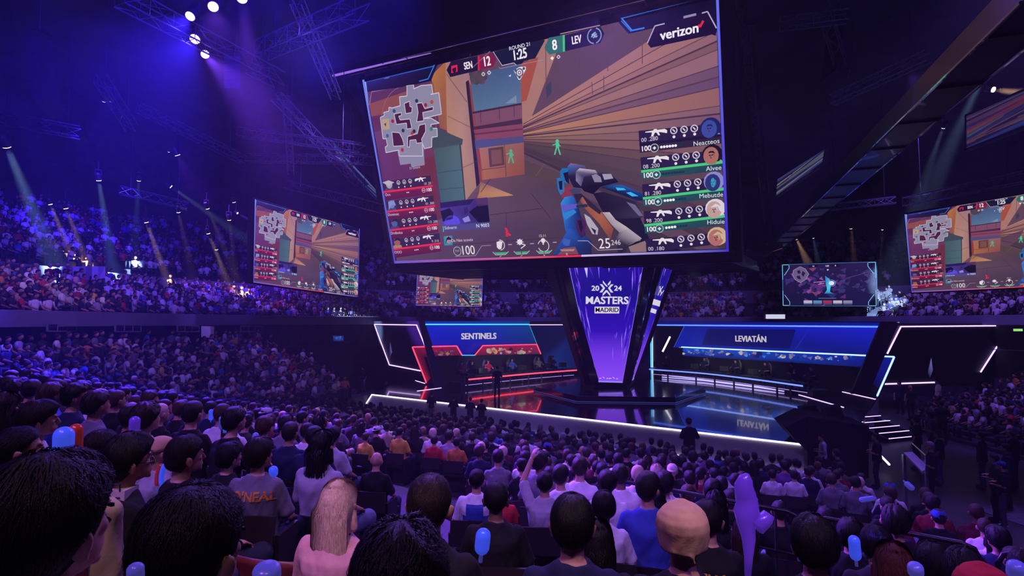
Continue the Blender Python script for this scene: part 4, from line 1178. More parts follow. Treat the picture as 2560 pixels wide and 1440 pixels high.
nR = plane_n(*L); xR = Vector((WRb[0] - WRa[0], WRb[1] - WRa[1], 0)).normalized()
lettering('lettering', 'LEVIATÁN', onplane(1877, 848, *L), 0.60, xR, Vector((0, 0, 1)), nR, M_teamtext, root, 0.022, 0.86, .05, .04)
root = empty('graphic_wall', ((RRa[0] + RRb[0]) / 2, (RRa[1] + RRb[1]) / 2, SZ), 0, 'low dark wall with a long blue graphic band behind the right players', 'stage wall')
L = (RRa, RRb)
wall_part('panel', [(1691, 867), (2238, 892), (2192, 998), (1660, 940)], L, M_black, root)
wall_picture('graphic', [(1692, 868), (2190, 890), (2160, 918), (1682, 888)], L, ['#0c50c8', '#0c1c98', '#0a1464', '#06186a'], root,
             blobs(4, 1700, 2150, 870, 886, 90, ['#2a6ad8', '#8a7a90', '#1a3aa0', '#0a1a60', '#5a5aa0', '#103898', '#4a8ad8', '#c8b0a8', '#202a78'], .045))
wall_picture('end_panel', [(2192, 891), (2236, 893), (2200, 975), (2160, 940)], L, ['#081890', '#0a1a8a', '#050a40', '#03083a'], root)
led([(1692, 867), (2237, 892), (2191, 997)], L, glow('led_ice', (.28, .42, 1.0), 2.4), root, .09)
root = empty('wing_wall', ((RWa[0] + RWb[0]) / 2, (RWa[1] + RWb[1]) / 2, SZ), 0, 'large dark wing panel outlined in violet light at the right end of the stage', 'stage wall')
L = (RWa, RWb)
wall_part('panel', [(2236, 808), (2530, 808), (2448, 966), (2170, 966)], L, M_black, root)
led([(2216, 884), (2250, 816.5), (2524, 814), (2449, 930)], L, M_ledviolet, root, .08); led([(2206, 960), (2341, 955.5)], L, M_ledviolet, root, .08)
wall_picture('arrow_mark', [(2327, 894), (2331, 925), (2324, 945), (2318, 932)], L, ['#6a6aa8', '#4a4a88', '#14143c', '#20204a'], root)

# tube lamp standing on the right wall's end
root = empty('tube_lamp', P(1662, 893, 43), 0, 'slim slanting tube lamp at the inner end of the wall behind the blue-lit desk', 'lamp')
a, c = P(1675, 842, 43.5), P(1656, 880, 43.0)
MB().tube([a, c], .07, 8).build('tube', glow('tube_white', (.85, .85, 1), 1.8), root, world=True)
MB().tube([c, P(1648, 896, 42.8)], .07, 8).build('holder', M_dsteel, root, world=True)

# ------------------------------------------------------------------ player desks
M_desk = mat('desk_top_black', (0.02, 0.02, 0.028), 0.3, spec=0.6)
M_monback = mat('monitor_plastic', (0.012, 0.012, 0.015), 0.4)


def desk(name, pts, z, mled, label, depth, n_legs, facing):
    """a curved bench desk: pts is the front edge on the ground, facing points to the audience"""
    c = sum((Vector((*p, 0)) for p in pts), Vector()) / len(pts)
    root = empty(name, (c.x, c.y, SZ), 0, label, 'desk')
    edge = catmull([(*p, z) for p in pts], 6)
    nr = []
    for i in range(len(edge)):
        t = (edge[min(i + 1, len(edge) - 1)] - edge[max(i - 1, 0)]).normalized(); n = Vector((t.y, -t.x, 0))
        nr.append(n if n.dot(Vector((*facing, 0))) > 0 else -n)
    b = MB(); b.loft([[p, p - n * depth, p - n * depth - Vector((0, 0, .06)), p - Vector((0, 0, .06))] for p, n in zip(edge, nr)])
    b.build('desk_top', M_desk, root, world=True)
    b = MB(); b.loft([[p + n * .02 - Vector((0, 0, .08 + k)) for k in (0, .09)] + [p - n * .04 - Vector((0, 0, .08 + k)) for k in (.09, 0)] for p, n in zip(edge, nr)])
    b.build('light_strip', mled, root, world=True)
    b = MB(); b.loft([[p - n * .3 - Vector((0, 0, k)) for k in (.5, .53)] + [p - n * .34 - Vector((0, 0, k)) for k in (.53, .5)] for p, n in zip(edge, nr)])
    b.build('lower_light_strip', glow('led_low_violet', (.5, .36, 1), 1.0), root, world=True)
    for k in range(n_legs):
        i = int((len(edge) - 1) * (k + .3) / n_legs)
        p, n = edge[i], nr[i]
        for off in (.12, depth - .1):
            q = p - n * off
            MB().bar(q - Vector((0, 0, .06)), Vector((q.x, q.y, SZ)), .09).build('leg', M_dsteel, root, world=True)
    return edge, nr


LD = [(P(1172, 945, 36.0).x, 36.0), (P(1250, 932, 38.0).x, 38.0), (P(1340, 925, 40.4).x, 40.4), (P(1442, 920, 43.0).x, 43.0)]
le, ln = desk('team_desk', LD, SZ + .76, M_ledred, 'curved player desk edged in red light, left of the column', .85, 7, (.5, -.85))
RD = [(P(1623, 917, 43.8).x, 43.8), (P(1760, 926, 40.2).x, 40.2), (P(1900, 943, 35.6).x, 35.6), (P(2006, 960, 32.4).x, 32.4)]
re_, rn = desk('team_desk', RD, SZ + .76, glow('led_desk_blue', (.16, .26, 1.0), 1.5), 'curved player desk edged in blue light, right of the column', .85, 8, (-.6, -.8))
for e_, n_, lab in ((le, ln, 'low black riser under the players at the red-lit desk'), (re_, rn, 'low black riser under the players at the blue-lit desk')):
    b = MB(); b.loft([[p - n * .75 + Vector((0, 0, SZ + .36 - p.z)), p - n * 1.95 + Vector((0, 0, SZ + .36 - p.z)), p - n * 1.95 + Vector((0, 0, SZ + .005 - p.z)), p - n * .75 + Vector((0, 0, SZ + .005 - p.z))] for p, n in zip(e_, n_)])
    tag(b.build('player_riser', M_black), lab, 'riser')
# stage floor light rails behind the right desk
root = empty('light_rail', (15, 41, SZ), 0, 'bank of low violet light rails under the right desk', 'light')
for k in range(3):
    pts = [P(1655, 938 + 5 * k, 43.4), P(1760, 950 + 6 * k, 40.8), P(1900, 968 + 7 * k, 36.4), P(1960, 982 + 8 * k, 34.6)]
    MB().tube([Vector((p.x, p.y, max(p.z, SZ + .05) + .02)) for p in pts], .035, 6).build('rail', glow('rail_violet', (.5, .42, 1), 1.3), root, world=True)
root = empty('floor_light_line', (0, 36, SZ), 0, 'thin violet light lines let into the deck before the left desk', 'light')
for a, c in (((1045, 976), (1105, 968)), ((1040, 950), (1064, 957)), ((1093, 956), (1120, 953)), ((1125, 958), (1142, 956))):
    q = []
    for x, y in (a, c):
        D = F_PX * (CAM_H - SZ) / (y - 805); q.append(Vector(((x - 1280) / F_PX * D, D, SZ + .015)))
    MB().bar(q[0], q[1], .05, .02).build('line', M_ledviolet, root, world=True)
root = empty('floor_light_line', (18, 31, SZ), 0, 'long white light line let into the deck before the right wing', 'light')
for a, c in (((1990, 985), (2100, 1016)), ((2095, 977), (2180, 996))):
    q = []
    for x, y in (a, c):
        D = F_PX * (CAM_H - SZ) / (y - 805); q.append(Vector(((x - 1280) / F_PX * D, D, SZ + .015)))
    MB().bar(q[0], q[1], .05, .02).build('line', M_ledviolet, root, world=True)

# black wedge housing and stairs at the right front corner
n = Vector((-.35, -.94, 0))
px = [(2019, 1182), (2172, 1196), (2172, 1066), (2019, 1041), (1962, 1069), (1988, 1099), (2019, 1128)]
A_, B_ = (P(2019, 1182, 19.6).x, 19.6), (P(2172, 1196, 19.2).x, 19.2)
root = empty('camera_housing', P(2090, 1180, 19.5), 0, 'tall black draped box with pointed left end at the stage corner', 'box')
b = MB(); b.prism([onplane(x, y, A_, B_) for x, y in px][::-1], (0.5, 1.9, 0))
b.build('drape_box', M_drape, root, world=True)
b = MB(); b.bar(onplane(2019, 1041, A_, B_), onplane(2172, 1066, A_, B_), .05); b.bar(onplane(2019, 1041, A_, B_), onplane(2019, 1180, A_, B_), .04)
b.build('frame_edge', M_dsteel, root, world=True)
for px_, D, lab in (((2084, 1043), 20.8, 'black floor monitor speaker on top of the draped box'), ((2024, 1040), 22.5, 'black wedge monitor on the deck edge behind the draped box')):
    c = P(*px_, D)
    b = MB(); s_ = .3
    b.prism([c + Vector(p) for p in ((-.3, -.2, 0), (.3, -.2, 0), (.3, .05, .42), (-.3, .05, .34))], (0, .35, 0))
    o = b.build('stage_monitor', M_black, bevel=.02); tag(o, lab, 'speaker')
    g_ = MB(); g_.prism([c + Vector(p) for p in ((-.26, -.205, .04), (.26, -.205, .04), (.26, .03, .38), (-.26, .03, .31))], (0, -.015, 0)); g_.build('grille', M_dsteel, o)
root = empty('stage_stairs', (15.8, 24.6, 0), 0, 'short flight of steps with light-edged treads at the right side of the stage', 'stairs')
ex, ey = Vector((.94, .34, 0)), Vector((.55, -.83, 0))
for k in range(5):
    c = Vector((15.2, 26.0, 0)) + ey * .30 * k + ex * .13 * k
    z = .95 - .19 * k
    MB().prism([c + Vector((0, 0, z)), c + ey * .32 + Vector((0, 0, z)), c + ey * .32 + ex * 1.9 + Vector((0, 0, z)), c + ex * 1.9 + Vector((0, 0, z))], (0, 0, -.05)).build('tread', M_gloss, root, world=True)
    MB().bar(c + ey * .32 + Vector((0, 0, z)), c + ey * .32 + ex * 1.9 + Vector((0, 0, z)), .03).build('light_strip', M_ledviolet, root, world=True)
for s_ in (0, 1.95):
    c = Vector((15.2, 26.0, 0)) + ex * s_
    MB().prism([c + Vector((0, 0, .9)), c + ey * 1.55 + ex * .5 + Vector((0, 0, .15)), c + ey * 1.55 + ex * .5, c], ex * .04).build('stringer', M_dsteel, root, world=True)
b = MB(); a = P(2200, 1102, 20.5); c = P(2222, 1119, 19.8); b.bar(Vector((a.x, a.y, .5)), Vector((c.x, c.y, .35)), .05); o = b.build('ramp_light', M_ledwhite); tag(o, 'short bright light strip below the stage stairs', 'light')

# ------------------------------------------------------------------ hanging rig, trusses, lamps, loudspeakers
M_rig = mat('rig_black_gloss', (0.006, 0.006, 0.009), 0.28, spec=0.35, coat=0.12, bump=0.1, bscale=3)

# glossy underside of the screen cluster
hp = [Vector((-7.6, 36.0, 8.7)), Vector((10.4, 26.6, 8.4)), Vector((16.5, 37.5, 8.9)), Vector((8, 46, 9.0)), Vector((-4, 46.5, 9.0))]
b = MB(); b.prism(hp, (0, 0, 0.45))
root = b.build('screen_rig_floor', M_rig); tag(root, 'glossy black underside of the screen cluster over the banner column', 'stage rig')
b = MB()
for k in range(9):
    t = (k + .5) / 9
    b.bar(hp[0].lerp(hp[4], t) + Vector((0, 0, -.08)), hp[1].lerp(hp[2], t) + Vector((0, 0, -.08)), .12, .16)
for k in range(5): b.bar(hp[k] + Vector((0, 0, -.05)), hp[(k + 1) % 5] + Vector((0, 0, -.05)), .2, .3)
b.build('rib', M_rig, root)


def truss(a, c, w_=0.5, label=None, m=None, group='roof trusses', bays=None, hang=True):
    a, c = Vector(a), Vector(c); d = (c - a); L = d.length; d.normalize()
    up_ = Vector((0, 0, 1)) if abs(d.z) < .9 else Vector((0, 1, 0))
    x = d.cross(up_).normalized(); z = x.cross(d).normalized()
    n = bays or max(2, int(L / (w_ * 1.3)))
    root = empty('lighting_truss', ((a + c) / 2).to_tuple(), 0, label, 'truss', None)
    cor = [x * sx * w_ / 2 + z * sz * w_ / 2 for sx, sz in ((-1, -1), (1, -1), (1, 1), (-1, 1))]
    b = MB()
    for q in cor: b.tube([a + q, c + q], .035, 6)
    b.build('chords', m or M_steel, root, world=True)
    b = MB()
    for k in range(n):
        p0, p1 = a.lerp(c, k / n), a.lerp(c, (k + 1) / n)
        for i in range(4):
            q0, q1 = cor[i], cor[(i + 1) % 4]
            if k % 2: q0, q1 = q1, q0
            b.bar(p0 + q0, p1 + q1, .022)
        for i in range(4): b.bar(p0 + cor[i], p0 + cor[(i + 1) % 4], .02)
    b.build('braces', m or M_steel, root, world=True)
    if hang and abs(d.z) < .5:
        for t in (.15, .85): MB().tube([a.lerp(c, t), Vector((*a.lerp(c, t).xy, 22.05))], .02, 5).build('hoist_chain', M_dsteel, root, world=True)
    return root


TR = [
    (P(300, -10, 21.2), P(700, 200, 28), .7, 'truss crossing the top left with the row of bright violet lamps'),
    (P(655, 125, 26), P(905, 20, 21), .7, 'truss running up to the right above the left corner of the largest screen'),
    (P(715, 245, 30), P(728, 432, 36), .35, 'thin upright truss left of the largest screen'),
    (P(690, 240, 30), P(910, 470, 36), .5, 'truss slanting down behind the left edge of the largest screen'),
    (P(600, 330, 33), P(905, 372, 31), .5, 'level truss behind the left edge of the largest screen'),
    (P(620, 395, 37), P(925, 400, 33), .5, 'lower level truss behind the left edge of the largest screen'),
    (P(720, 462, 37), P(948, 520, 34), .55, 'lowest truss beside the lower left edge of the largest screen'),
    (P(-20, 292, 29), P(200, 332, 31), .6, 'truss at the left edge above the beam lamps'),
    (P(250, 195, 27), P(330, 320, 30), .5, 'short truss with two violet lamps on the left'),
    (P(345, 268, 31), P(610, 400, 36), .5, 'truss slanting down over the left stand with one violet lamp'),
    (P(300, 475, 37), P(470, 515, 39), .5, 'small truss above the left stand between the beams'),
    (P(740, 0, 24), P(840, 240, 30), .5, 'truss rising steeply at the upper left corner of the largest screen'),
    (P(1850, -10, 26), P(1905, 470, 36), .4, 'upright truss behind the right edge of the largest screen'),
    (P(1950, 60, 27), P(2120, 40, 26), .5, 'dark truss high to the right of the largest screen'),
    (P(2060, 20, 26), P(2110, 190, 29), .5, 'short dark truss under the one high on the right'),
    (P(2080, 250, 30), P(2320, 140, 26), .5, 'dark slanting truss seen past the black beam'),
    (P(2265, 505, 34), P(2570, 440, 27), .5, 'truss carrying the screen at the right edge'),
    (P(2060, 520, 38), P(2240, 500, 36), .4, 'thin truss above the cyan-cornered screen'),
]
for a, c, w_, lab in TR: truss(a, c, w_, lab)

# long black glossy beams
def beam(name, a, c, w_, h, label, m=M_rig):
    a, c = Vector(a), Vector(c)
    b = MB(); b.bar(a, c, w_, h); root = b.build(name, m); tag(root, label, 'beam')
    d = (c - a).normalized(); x = d.cross(Vector((0, 0, 1))).normalized()
    for s_ in (-1, 1):
        e = MB(); e.tube([a + x * s_ * (w_ / 2 + .02) - Vector((0, 0, h / 2)), c + x * s_ * (w_ / 2 + .02) - Vector((0, 0, h / 2))], .035, 6)
        e.build('edge_tube', M_mirror, root)
    e = MB()
    for k in range(14): p = a.lerp(c, (k + .5) / 14); e.bar(p - x * w_ * .5 - Vector((0, 0, h * .5 + .02)), p + x * w_ * .5 - Vector((0, 0, h * .5 + .02)), .05)
    e.build('cross_rib', M_dsteel, root)
    return root


beam('catwalk_beam', (8.45, 8.4, 10.6), (18.2, 38.5, 10.6), .85, .55, 'broad black glossy beam running overhead from the upper right down to the screen')
beam('catwalk_beam', P(1738, 684, 37), P(1938, 615, 37.5), 1.6, .5, 'short black glossy beam sloping up right of the largest screen')
beam('screen_top_beam', P(830, 186, 33), P(1860, -62, 22.4), .5, .35, 'black beam with a glinting light strip along the top of the largest screen')
b = MB(); b.bar(P(832, 190, 32.6), P(1560, 14, 25.0), .09); o = b.build('light_bar', glow('bar_violet', (.45, .2, 1), .7)); tag(o, 'row of tiny violet lights along the beam above the largest screen', 'light')
for a, c, w_, lab in ((P(838, 188, 33), P(905, 300, 34), .25, 'short black strut at the upper left corner of the largest screen'), (P(1830, -20, 25), P(1908, 560, 33), .18, 'long dark blue strut beside the right edge of the largest screen'), (P(1880, 60, 27), P(1928, 600, 36), .2, 'outer dark blue strut right of the largest screen')):
    b = MB(); b.bar(a, c, w_); o = b.build('rig_strut', M_rig); tag(o, lab, 'strut')

# the two screens of the cluster that show only an edge
SQ1 = [P(832, 350, 41), P(942, 474, 36.5), P(946, 508, 36.5), P(846, 402, 41)]
screen('hanging_screen', SQ1, abstract_picture(9, ['#0c1434', '#1a2a60', '#2a4a7a', '#3a3a50', '#7a6a60', '#16204c', '#4a6a98']), 'screen edge seen at a slant behind the left side of the largest screen', 'screen', .2, .05)
SQ2 = [P(1944, 448, 38), P(2064, 372, 33.5), P(2058, 408, 33.6), P(1941, 490, 38.2)]
screen('hanging_screen', SQ2, abstract_picture(12, ['#0a0f28', '#16204a', '#4a4a5a', '#24306a', '#6a6058', '#101838']), 'dim screen edge seen at a slant right of the largest screen', 'screen', .2, .05)

# loudspeaker arrays
def line_array(top, n, w_, lean, label):
    root = empty('line_array_speaker', top, 0, label, 'speaker')
    p = Vector(top); ang = 0.0
    for k in range(n):
        h = .42
        q = p + Vector((math.sin(ang) * h * lean, -math.sin(ang) * h * .35, -math.cos(ang) * h))
        b = MB(); b.bar(p, p.lerp(q, .94), w_, .7, (1, .2, 0)); b.build('speaker_box', M_black, root, world=True)
        p = q; ang += .075
    b = MB(); b.bar(Vector(top) + Vector((0, 0, .1)), Vector(top) + Vector((0, 0, .22)), w_, .6); b.tube([Vector(top), Vector((top[0], top[1], 22.0))], .03, 6)
    b.build('hanging_frame', M_dsteel, root, world=True)


line_array(P(98, 92, 25), 9, 1.15, 1.0, 'long curved black loudspeaker array hanging at the upper left')
line_array(P(185, 238, 36), 8, .8, 1.0, 'smaller curved loudspeaker array farther off on the left')
line_array(P(588, 150, 26), 4, .9, .4, 'short dark loudspeaker hanging under the violet lamps')
line_array(P(2098, 45, 29), 9, 1.2, -.6, 'dark loudspeaker array hanging high on the right')


# moving-head lamps
BEAM_K = 55.0
M_lampbody = mat('lamp_body_black', (0.02, 0.02, 0.024), 0.45)


def lamp(p, aim, col, lens, r, label, beam_w=0.0, beam_deg=9, lens_s=6.0, drop=0.5):
    p = Vector(p); d = (Vector(aim) - p).normalized()
    root = empty('moving_head_lamp', p, 0, label, 'stage lamp')
    x = d.orthogonal().normalized()
    b = MB(); b.tube([p - d * r * 3.6, p - d * r * 3.0, p - d * .02], [r * .8, r * 1.1, r * 1.15], 12)
    b.build('lamp_head', M_lampbody, root, world=True)
    b = MB(); b.tube([p - d * .025, p + d * .01], r, 14); b.build('lens', glow('lens_' + lens[0], lens[1], lens_s), root, world=True)
    up_ = p - d * r * 1.9 + Vector((0, 0, r * 3))
    s_ = d.cross(Vector((0, 0, 1))).normalized() if abs(d.z) < .98 else x
    b = MB()
    for k in (-1, 1): b.bar(p - d * r * 1.9 + s_ * k * r * 1.3, up_ + s_ * k * r * 1.3, r * .3)
    b.bar(up_ - s_ * r * 1.3, up_ + s_ * r * 1.3, r * .4); b.bar(up_, up_ + Vector((0, 0, drop)), r * .35)
    b.build('yoke', M_lampbody, root, world=True)
    if beam_w:
        o = spot('beam_lamp', p + d * .06, aim, col, beam_w * (BEAM_K if beam_deg < 17 else 6.0), beam_deg, .7, r * .9)
        o.parent = root
        o.matrix_parent_inverse = Matrix.Translation(-p)
    return root


VIO = ('violet', (0.55, 0.35, 1.0)); WAR = ('warm', (1.0, 0.78, 0.55)); ICY = ('ice', (0.75, 0.85, 1.0))
C_VIO, C_WAR, C_ICE, C_BLU = (0.22, 0.05, 1.0), (1.0, 0.55, 0.30), (0.36, 0.55, 1.0), (0.04, 0.015, 1.0)
# (pixel, distance) of the lens, aim pixel and distance, light, lens, radius, beam watts, beam angle, label
LAMPS = [
    ((533, 17), 22.5, (700, 900), 12, C_VIO, VIO, .20, 3000, 36, 'bright violet lamp, upper right of the row under the top left truss'),
    ((605, -3), 22.0, (660, 420), 18, C_VIO, VIO, .20, 2200, 14, 'bright violet lamp cut off by the top edge of the frame'),
    ((475, 41), 23.0, (-200, 700), 14, C_BLU, VIO, .19, 9000, 60, 'bright violet lamp, leftmost of the row under the top left truss'),
    ((487, 98), 24.0, (0, 800), 14, C_BLU, VIO, .21, 9000, 60, 'bright violet lamp below the leftmost of the row'),
    ((513, 136), 25.0, (640, 260), 20, C_VIO, VIO, .18, 3000, 16, 'violet lamp at the low end of the row, beam striking the hanging speaker'),
    ((279, 250), 29.0, (200, 500), 36, C_BLU, VIO, .15, 2500, 40, 'pair of violet lamps on the left, the larger one'),
    ((260, 252), 29.2, (200, 500), 36, C_BLU, VIO, .09, 0, 0, 'pair of violet lamps on the left, the smaller one'),
    ((444, 388), 36.0, (480, 460), 37, C_VIO, VIO, .16, 1500, 60, 'violet lamp hanging in the middle of the left roof'),
    ((422, 379), 36.0, (420, 500), 40, C_VIO, VIO, .06, 0, 0, 'small violet lamp next to the one in mid left roof'),
    ((17, 367), 27, (130, 640), 31, C_ICE, WAR, .17, 7500, 11, 'lamp at the far left edge throwing a broad pale blue beam'),
    ((247, 451), 33, (290, 720), 36, C_ICE, ICY, .13, 5500, 9, 'lamp throwing a straight pale blue beam down on the left stand'),
    ((347, 451), 35, (335, 640), 38, C_ICE, ICY, .11, 1500, 9, 'lamp with a faint blue beam right of the straight pale beam'),
    ((428, 467), 36, (560, 560), 38, C_ICE, ICY, .10, 2600, 9, 'lamp throwing a thin blue beam to the right'),
    ((126, 511), 33, (200, 690), 35, C_WAR, WAR, .10, 3600, 10, 'lamp with a pinkish beam on the left stand'),
    ((165, 521), 33, (230, 690), 35, C_WAR, WAR, .12, 3600, 9, 'lamp with an amber beam right of the pinkish one'),
    ((366, 556), 36, (430, 730), 38, C_WAR, WAR, .12, 6000, 9, 'lamp with an amber beam in the middle of the left stand'),
    ((446, 530), 37, (470, 640), 39, C_WAR, WAR, .12, 1200, 9, 'warm lamp with hardly any beam left of the side screen'),
    ((519, 521), 37, (560, 620), 39, C_WAR, WAR, .12, 1500, 9, 'warm lamp high beside the side screen'),
    ((573, 550), 39, (590, 700), 41, C_WAR, WAR, .12, 900, 9, 'warm lamp nearest the left side screen'),
    ((521, 584), 38, (585, 740), 40, C_WAR, WAR, .11, 6000, 8, 'lamp with an amber beam falling beside the left side screen'),
    ((541, 623), 41, (560, 720), 43, C_WAR, WAR, .12, 800, 12, 'low warm lamp among the upper left seats'),
    ((585, 505), 40, (600, 560), 41, C_BLU, ('blueviolet', (.4, .4, 1)), .12, 500, 40, 'blue violet lamp just left of the side screen'),
    ((594, 533), 40, (640, 560), 40, C_VIO, VIO, .07, 900, 16, 'small violet lamp beside the left side screen'),
    ((2463, 176), 26, (2330, 470), 33, C_ICE, ICY, .15, 5200, 9, 'lamp with the strong pale beam in the upper right'),
    ((2484, 224), 27, (2620, 240), 25, C_WAR, WAR, .13, 3500, 14, 'lamp with a warm beam pointing right at the right edge'),
    ((2359, 318), 30, (2300, 480), 35, C_ICE, ICY, .10, 2600, 8, 'lamp with a thin pale beam below the strong one'),
    ((1991, 597), 46.5, (2035, 690), 50, C_WAR, WAR, .10, 4200, 14, 'lamp with a warm beam over the cyan-cornered screen'),
    ((2033, 594), 46.5, (2050, 680), 50, C_ICE, ICY, .09, 1200, 10, 'lamp with a faint beam over the cyan-cornered screen'),
    ((2127, 570), 46.5, (2140, 690), 50, C_WAR, WAR, .13, 1500, 9, 'warm lamp right of the small beams over the cyan-cornered screen'),
    ((2206, 574), 46, (2195, 760), 50, C_ICE, ICY, .07, 900, 6, 'lamp with a thin upright pale beam left of the right screen'),
    ((2395, 740), 42, (2395, 800), 43, C_WAR, WAR, .13, 0, 0, 'warm lamp under the right screen, left of a pair'),
    ((2424, 738), 42, (2424, 800), 43, C_WAR, WAR, .12, 0, 0, 'warm lamp under the right screen, second from the left'),
    ((1445, 560), 44, (1460, 800), 46, C_ICE, ICY, .06, 0, 0, 'small pale lamp behind the largest screen'),
    ((1688, 664), 50, (1690, 760), 52, C_ICE, ICY, .10, 0, 0, 'small pale lamp under the rig right of the banner column'),
    ((1709, 664), 50, (1712, 760), 52, C_ICE, ICY, .10, 0, 0, 'second small pale lamp under the rig right of the banner column'),
]
for (px, D, ap, aD, col, lens, r, wt, deg, lab) in LAMPS:
    lamp(P(*px, D), P(*ap, aD), col, lens, r, lab, wt, deg)

# ------------------------------------------------------------------ people
def remeshed(b, voxel, smooth=3, name='body'):
    me = bpy.data.meshes.new('tmp'); me.from_pydata(b.v, [], b.f); me.update()
    o = bpy.data.objects.new('tmp', me); COL.objects.link(o)
    r = o.modifiers.new('r', 'REMESH'); r.mode = 'VOXEL'; r.voxel_size = voxel
    if smooth:
        s = o.modifiers.new('s', 'SMOOTH'); s.iterations = smooth; s.factor = 0.5
    out = bpy.data.meshes.new_from_object(o.evaluated_get(bpy.context.evaluated_depsgraph_get()))
    bpy.data.objects.remove(o); bpy.data.meshes.remove(me)
    out.name = name
    out.polygons.foreach_set('use_smooth', np.ones(len(out.polygons), bool))
    return out


def vnoise(p, f, seed=0):
    """cheap smooth noise on an array of points"""
    q = p * f + seed
    return (np.sin(q[:, 0] * 1.7 + 1.3 * np.sin(q[:, 1] * 1.1 + q[:, 2])) + np.sin(q[:, 1] * 2.1 + 1.7 * np.sin(q[:, 2] * 1.3 - q[:, 0])) + np.sin(q[:, 2] * 1.9 + 1.5 * np.sin(q[:, 0] * 1.2 + q[:, 1]))) / 3


def wrinkle(me, amp, f, seed):
    n = len(me.vertices); co = np.empty(n * 3); me.vertices.foreach_get('co', co); co = co.reshape(-1, 3)
    no = np.empty(n * 3); me.vertices.foreach_get('normal', no); no = no.reshape(-1, 3)
    k = vnoise(co * np.array([1, 1, .7]), f, seed) + .5 * vnoise(co * np.array([1.6, 1.2, .6]), f * 2.1, seed + 4)
    me.vertices.foreach_set('co', (co + no * (k * amp)[:, None]).ravel()); me.update()


def capsule(b, p0, p1, r0, r1, n=12):
    p0, p1 = Vector(p0), Vector(p1); d = (p1 - p0); L = d.length; d = d / L
    pts, rs = [], []
    for k in range(4): a = math.pi / 2 * (1 - k / 4 * .999); pts.append(p0 - d * r0 * math.sin(a)); rs.append(max(.002, r0 * math.cos(a)))
    for k in range(4): a = math.pi / 2 * ((k + 1) / 4 * .98); pts.append(p1 + d * r1 * math.sin(a)); rs.append(max(.002, r1 * math.cos(a)))
    b.tube(pts, rs, n)


def limb(b, pts, rs, n=12):
    for i in range(len(pts) - 1): capsule(b, pts[i], pts[i + 1], rs[i], rs[i + 1], n)


def head_matrix(pose, yaw, pitch=0.0):
    return Matrix.Translation(Vector(pose['head'])) @ Euler((pitch, 0, yaw)).to_matrix().to_4x4()


SEAT = dict(
    pelvis=(0, -.02, .53), belly=(0, -.01, .70), chest=(0, -.03, .90), sh=.185, shz=.995, shy=-.03, neck0=(0, -.03, 1.02), head=(0, .0, 1.222),
    arms=[[(.185, -.03, .985), (.245, .02, .745), (.17, .25, .655)], [(-.185, -.03, .985), (-.245, .02, .745), (-.17, .25, .655)]],
    legs=[[(.095, .02, .51), (.14, .44, .52), (.14, .42, .09)], [(-.095, .02, .51), (-.14, .44, .52), (-.14, .42, .09)]], foot=.5)
LEAN = dict(SEAT, chest=(0, .02, .88), belly=(0, 0, .69), shy=.035, shz=.965, neck0=(0, .04, .99), head=(0, .09, 1.2),
            arms=[[(.185, .035, .955), (.23, .16, .735), (.06, .38, .72)], [(-.185, .035, .955), (-.23, .16, .735), (-.06, .38, .72)]])
RAISE = dict(SEAT, arms=[[(.185, -.03, .985), (.245, .02, .745), (.17, .25, .655)], [(-.185, -.03, 1.0), (-.25, .12, 1.2), (-.16, .2, 1.42)]])
DESK = dict(SEAT, arms=[[(.185, -.03, .985), (.27, .12, .80), (.2, .38, .79)], [(-.185, -.03, .985), (-.27, .12, .80), (-.2, .38, .79)]])
def up_pose(arms, stride=.0):
    return dict(pelvis=(0, 0, .93), belly=(0, 0, 1.10), chest=(0, -.01, 1.30), sh=.19, shz=1.41, shy=-.02, neck0=(0, -.015, 1.43), head=(0, .02, 1.632),
                arms=arms, legs=[[(.09, 0, .92), (.10, .03 + stride, .49), (.11, 0, .08)], [(-.09, 0, .92), (-.10, .03, .49), (-.13, -.02 + stride, .08)]], foot=.09)
STAND = up_pose([[(.19, -.02, 1.40), (.255, -.03, 1.12), (.245, .06, .87)], [(-.19, -.02, 1.40), (-.255, -.03, 1.12), (-.245, .06, .87)]])
HOLD = up_pose([[(.19, -.02, 1.40), (.27, -.04, 1.13), (.10, .16, 1.17)], [(-.19, -.02, 1.40), (-.27, -.04, 1.13), (-.10, .17, 1.13)]], .04)
KNEEL = dict(SEAT, pelvis=(0, -.02, .33), belly=(0, .06, .50), chest=(0, .14, .68), shz=.76, shy=.16, neck0=(0, .17, .80), head=(0, .24, 1.0),
             arms=[[(.185, .16, .75), (.25, .3, .55), (.06, .5, .72)], [(-.185, .16, .75), (-.25, .3, .55), (-.06, .5, .72)]],
             legs=[[(.1, 0, .32), (.15, .40, .45), (.15, .36, .08)], [(-.1, 0, .32), (-.14, .30, .08), (-.14, -.15, .07)]], foot=.45)
HOLDNECK = 1


def torso(b, p, g):
    pv, be, ch = Vector(p['pelvis']), Vector(p['belly']), Vector(p['chest'])
    sc_ = Vector((0, p['shy'], p['shz'])); n0 = Vector(p['neck0'])
    k = p['sh'] / .185
    ring = [(pv - (be - pv) * .62, .11, .09), (pv - (be - pv) * .35, .158, .122), (pv, .168, .128), (pv.lerp(be, .5), .160, .120), (be, .154, .114), (be.lerp(ch, .5), .162, .116),
            (ch, .172 * k, .118), (ch.lerp(sc_, .55), .182 * k, .108), (sc_ + Vector((0, 0, -.012)), .176 * k, .088), (sc_ + Vector((0, 0, .022)), .132 * k, .072), (n0 + Vector((0, 0, .028)), .088, .062), (n0 + Vector((0, 0, .055)), .058, .052)]
    b.loft([[c + Vector(((rx + g) * math.cos(2 * math.pi * q / 24), (ry + g) * math.sin(2 * math.pi * q / 24), 0)) for q in range(24)] for c, rx, ry in ring])
    return n0, Vector(p['head'])


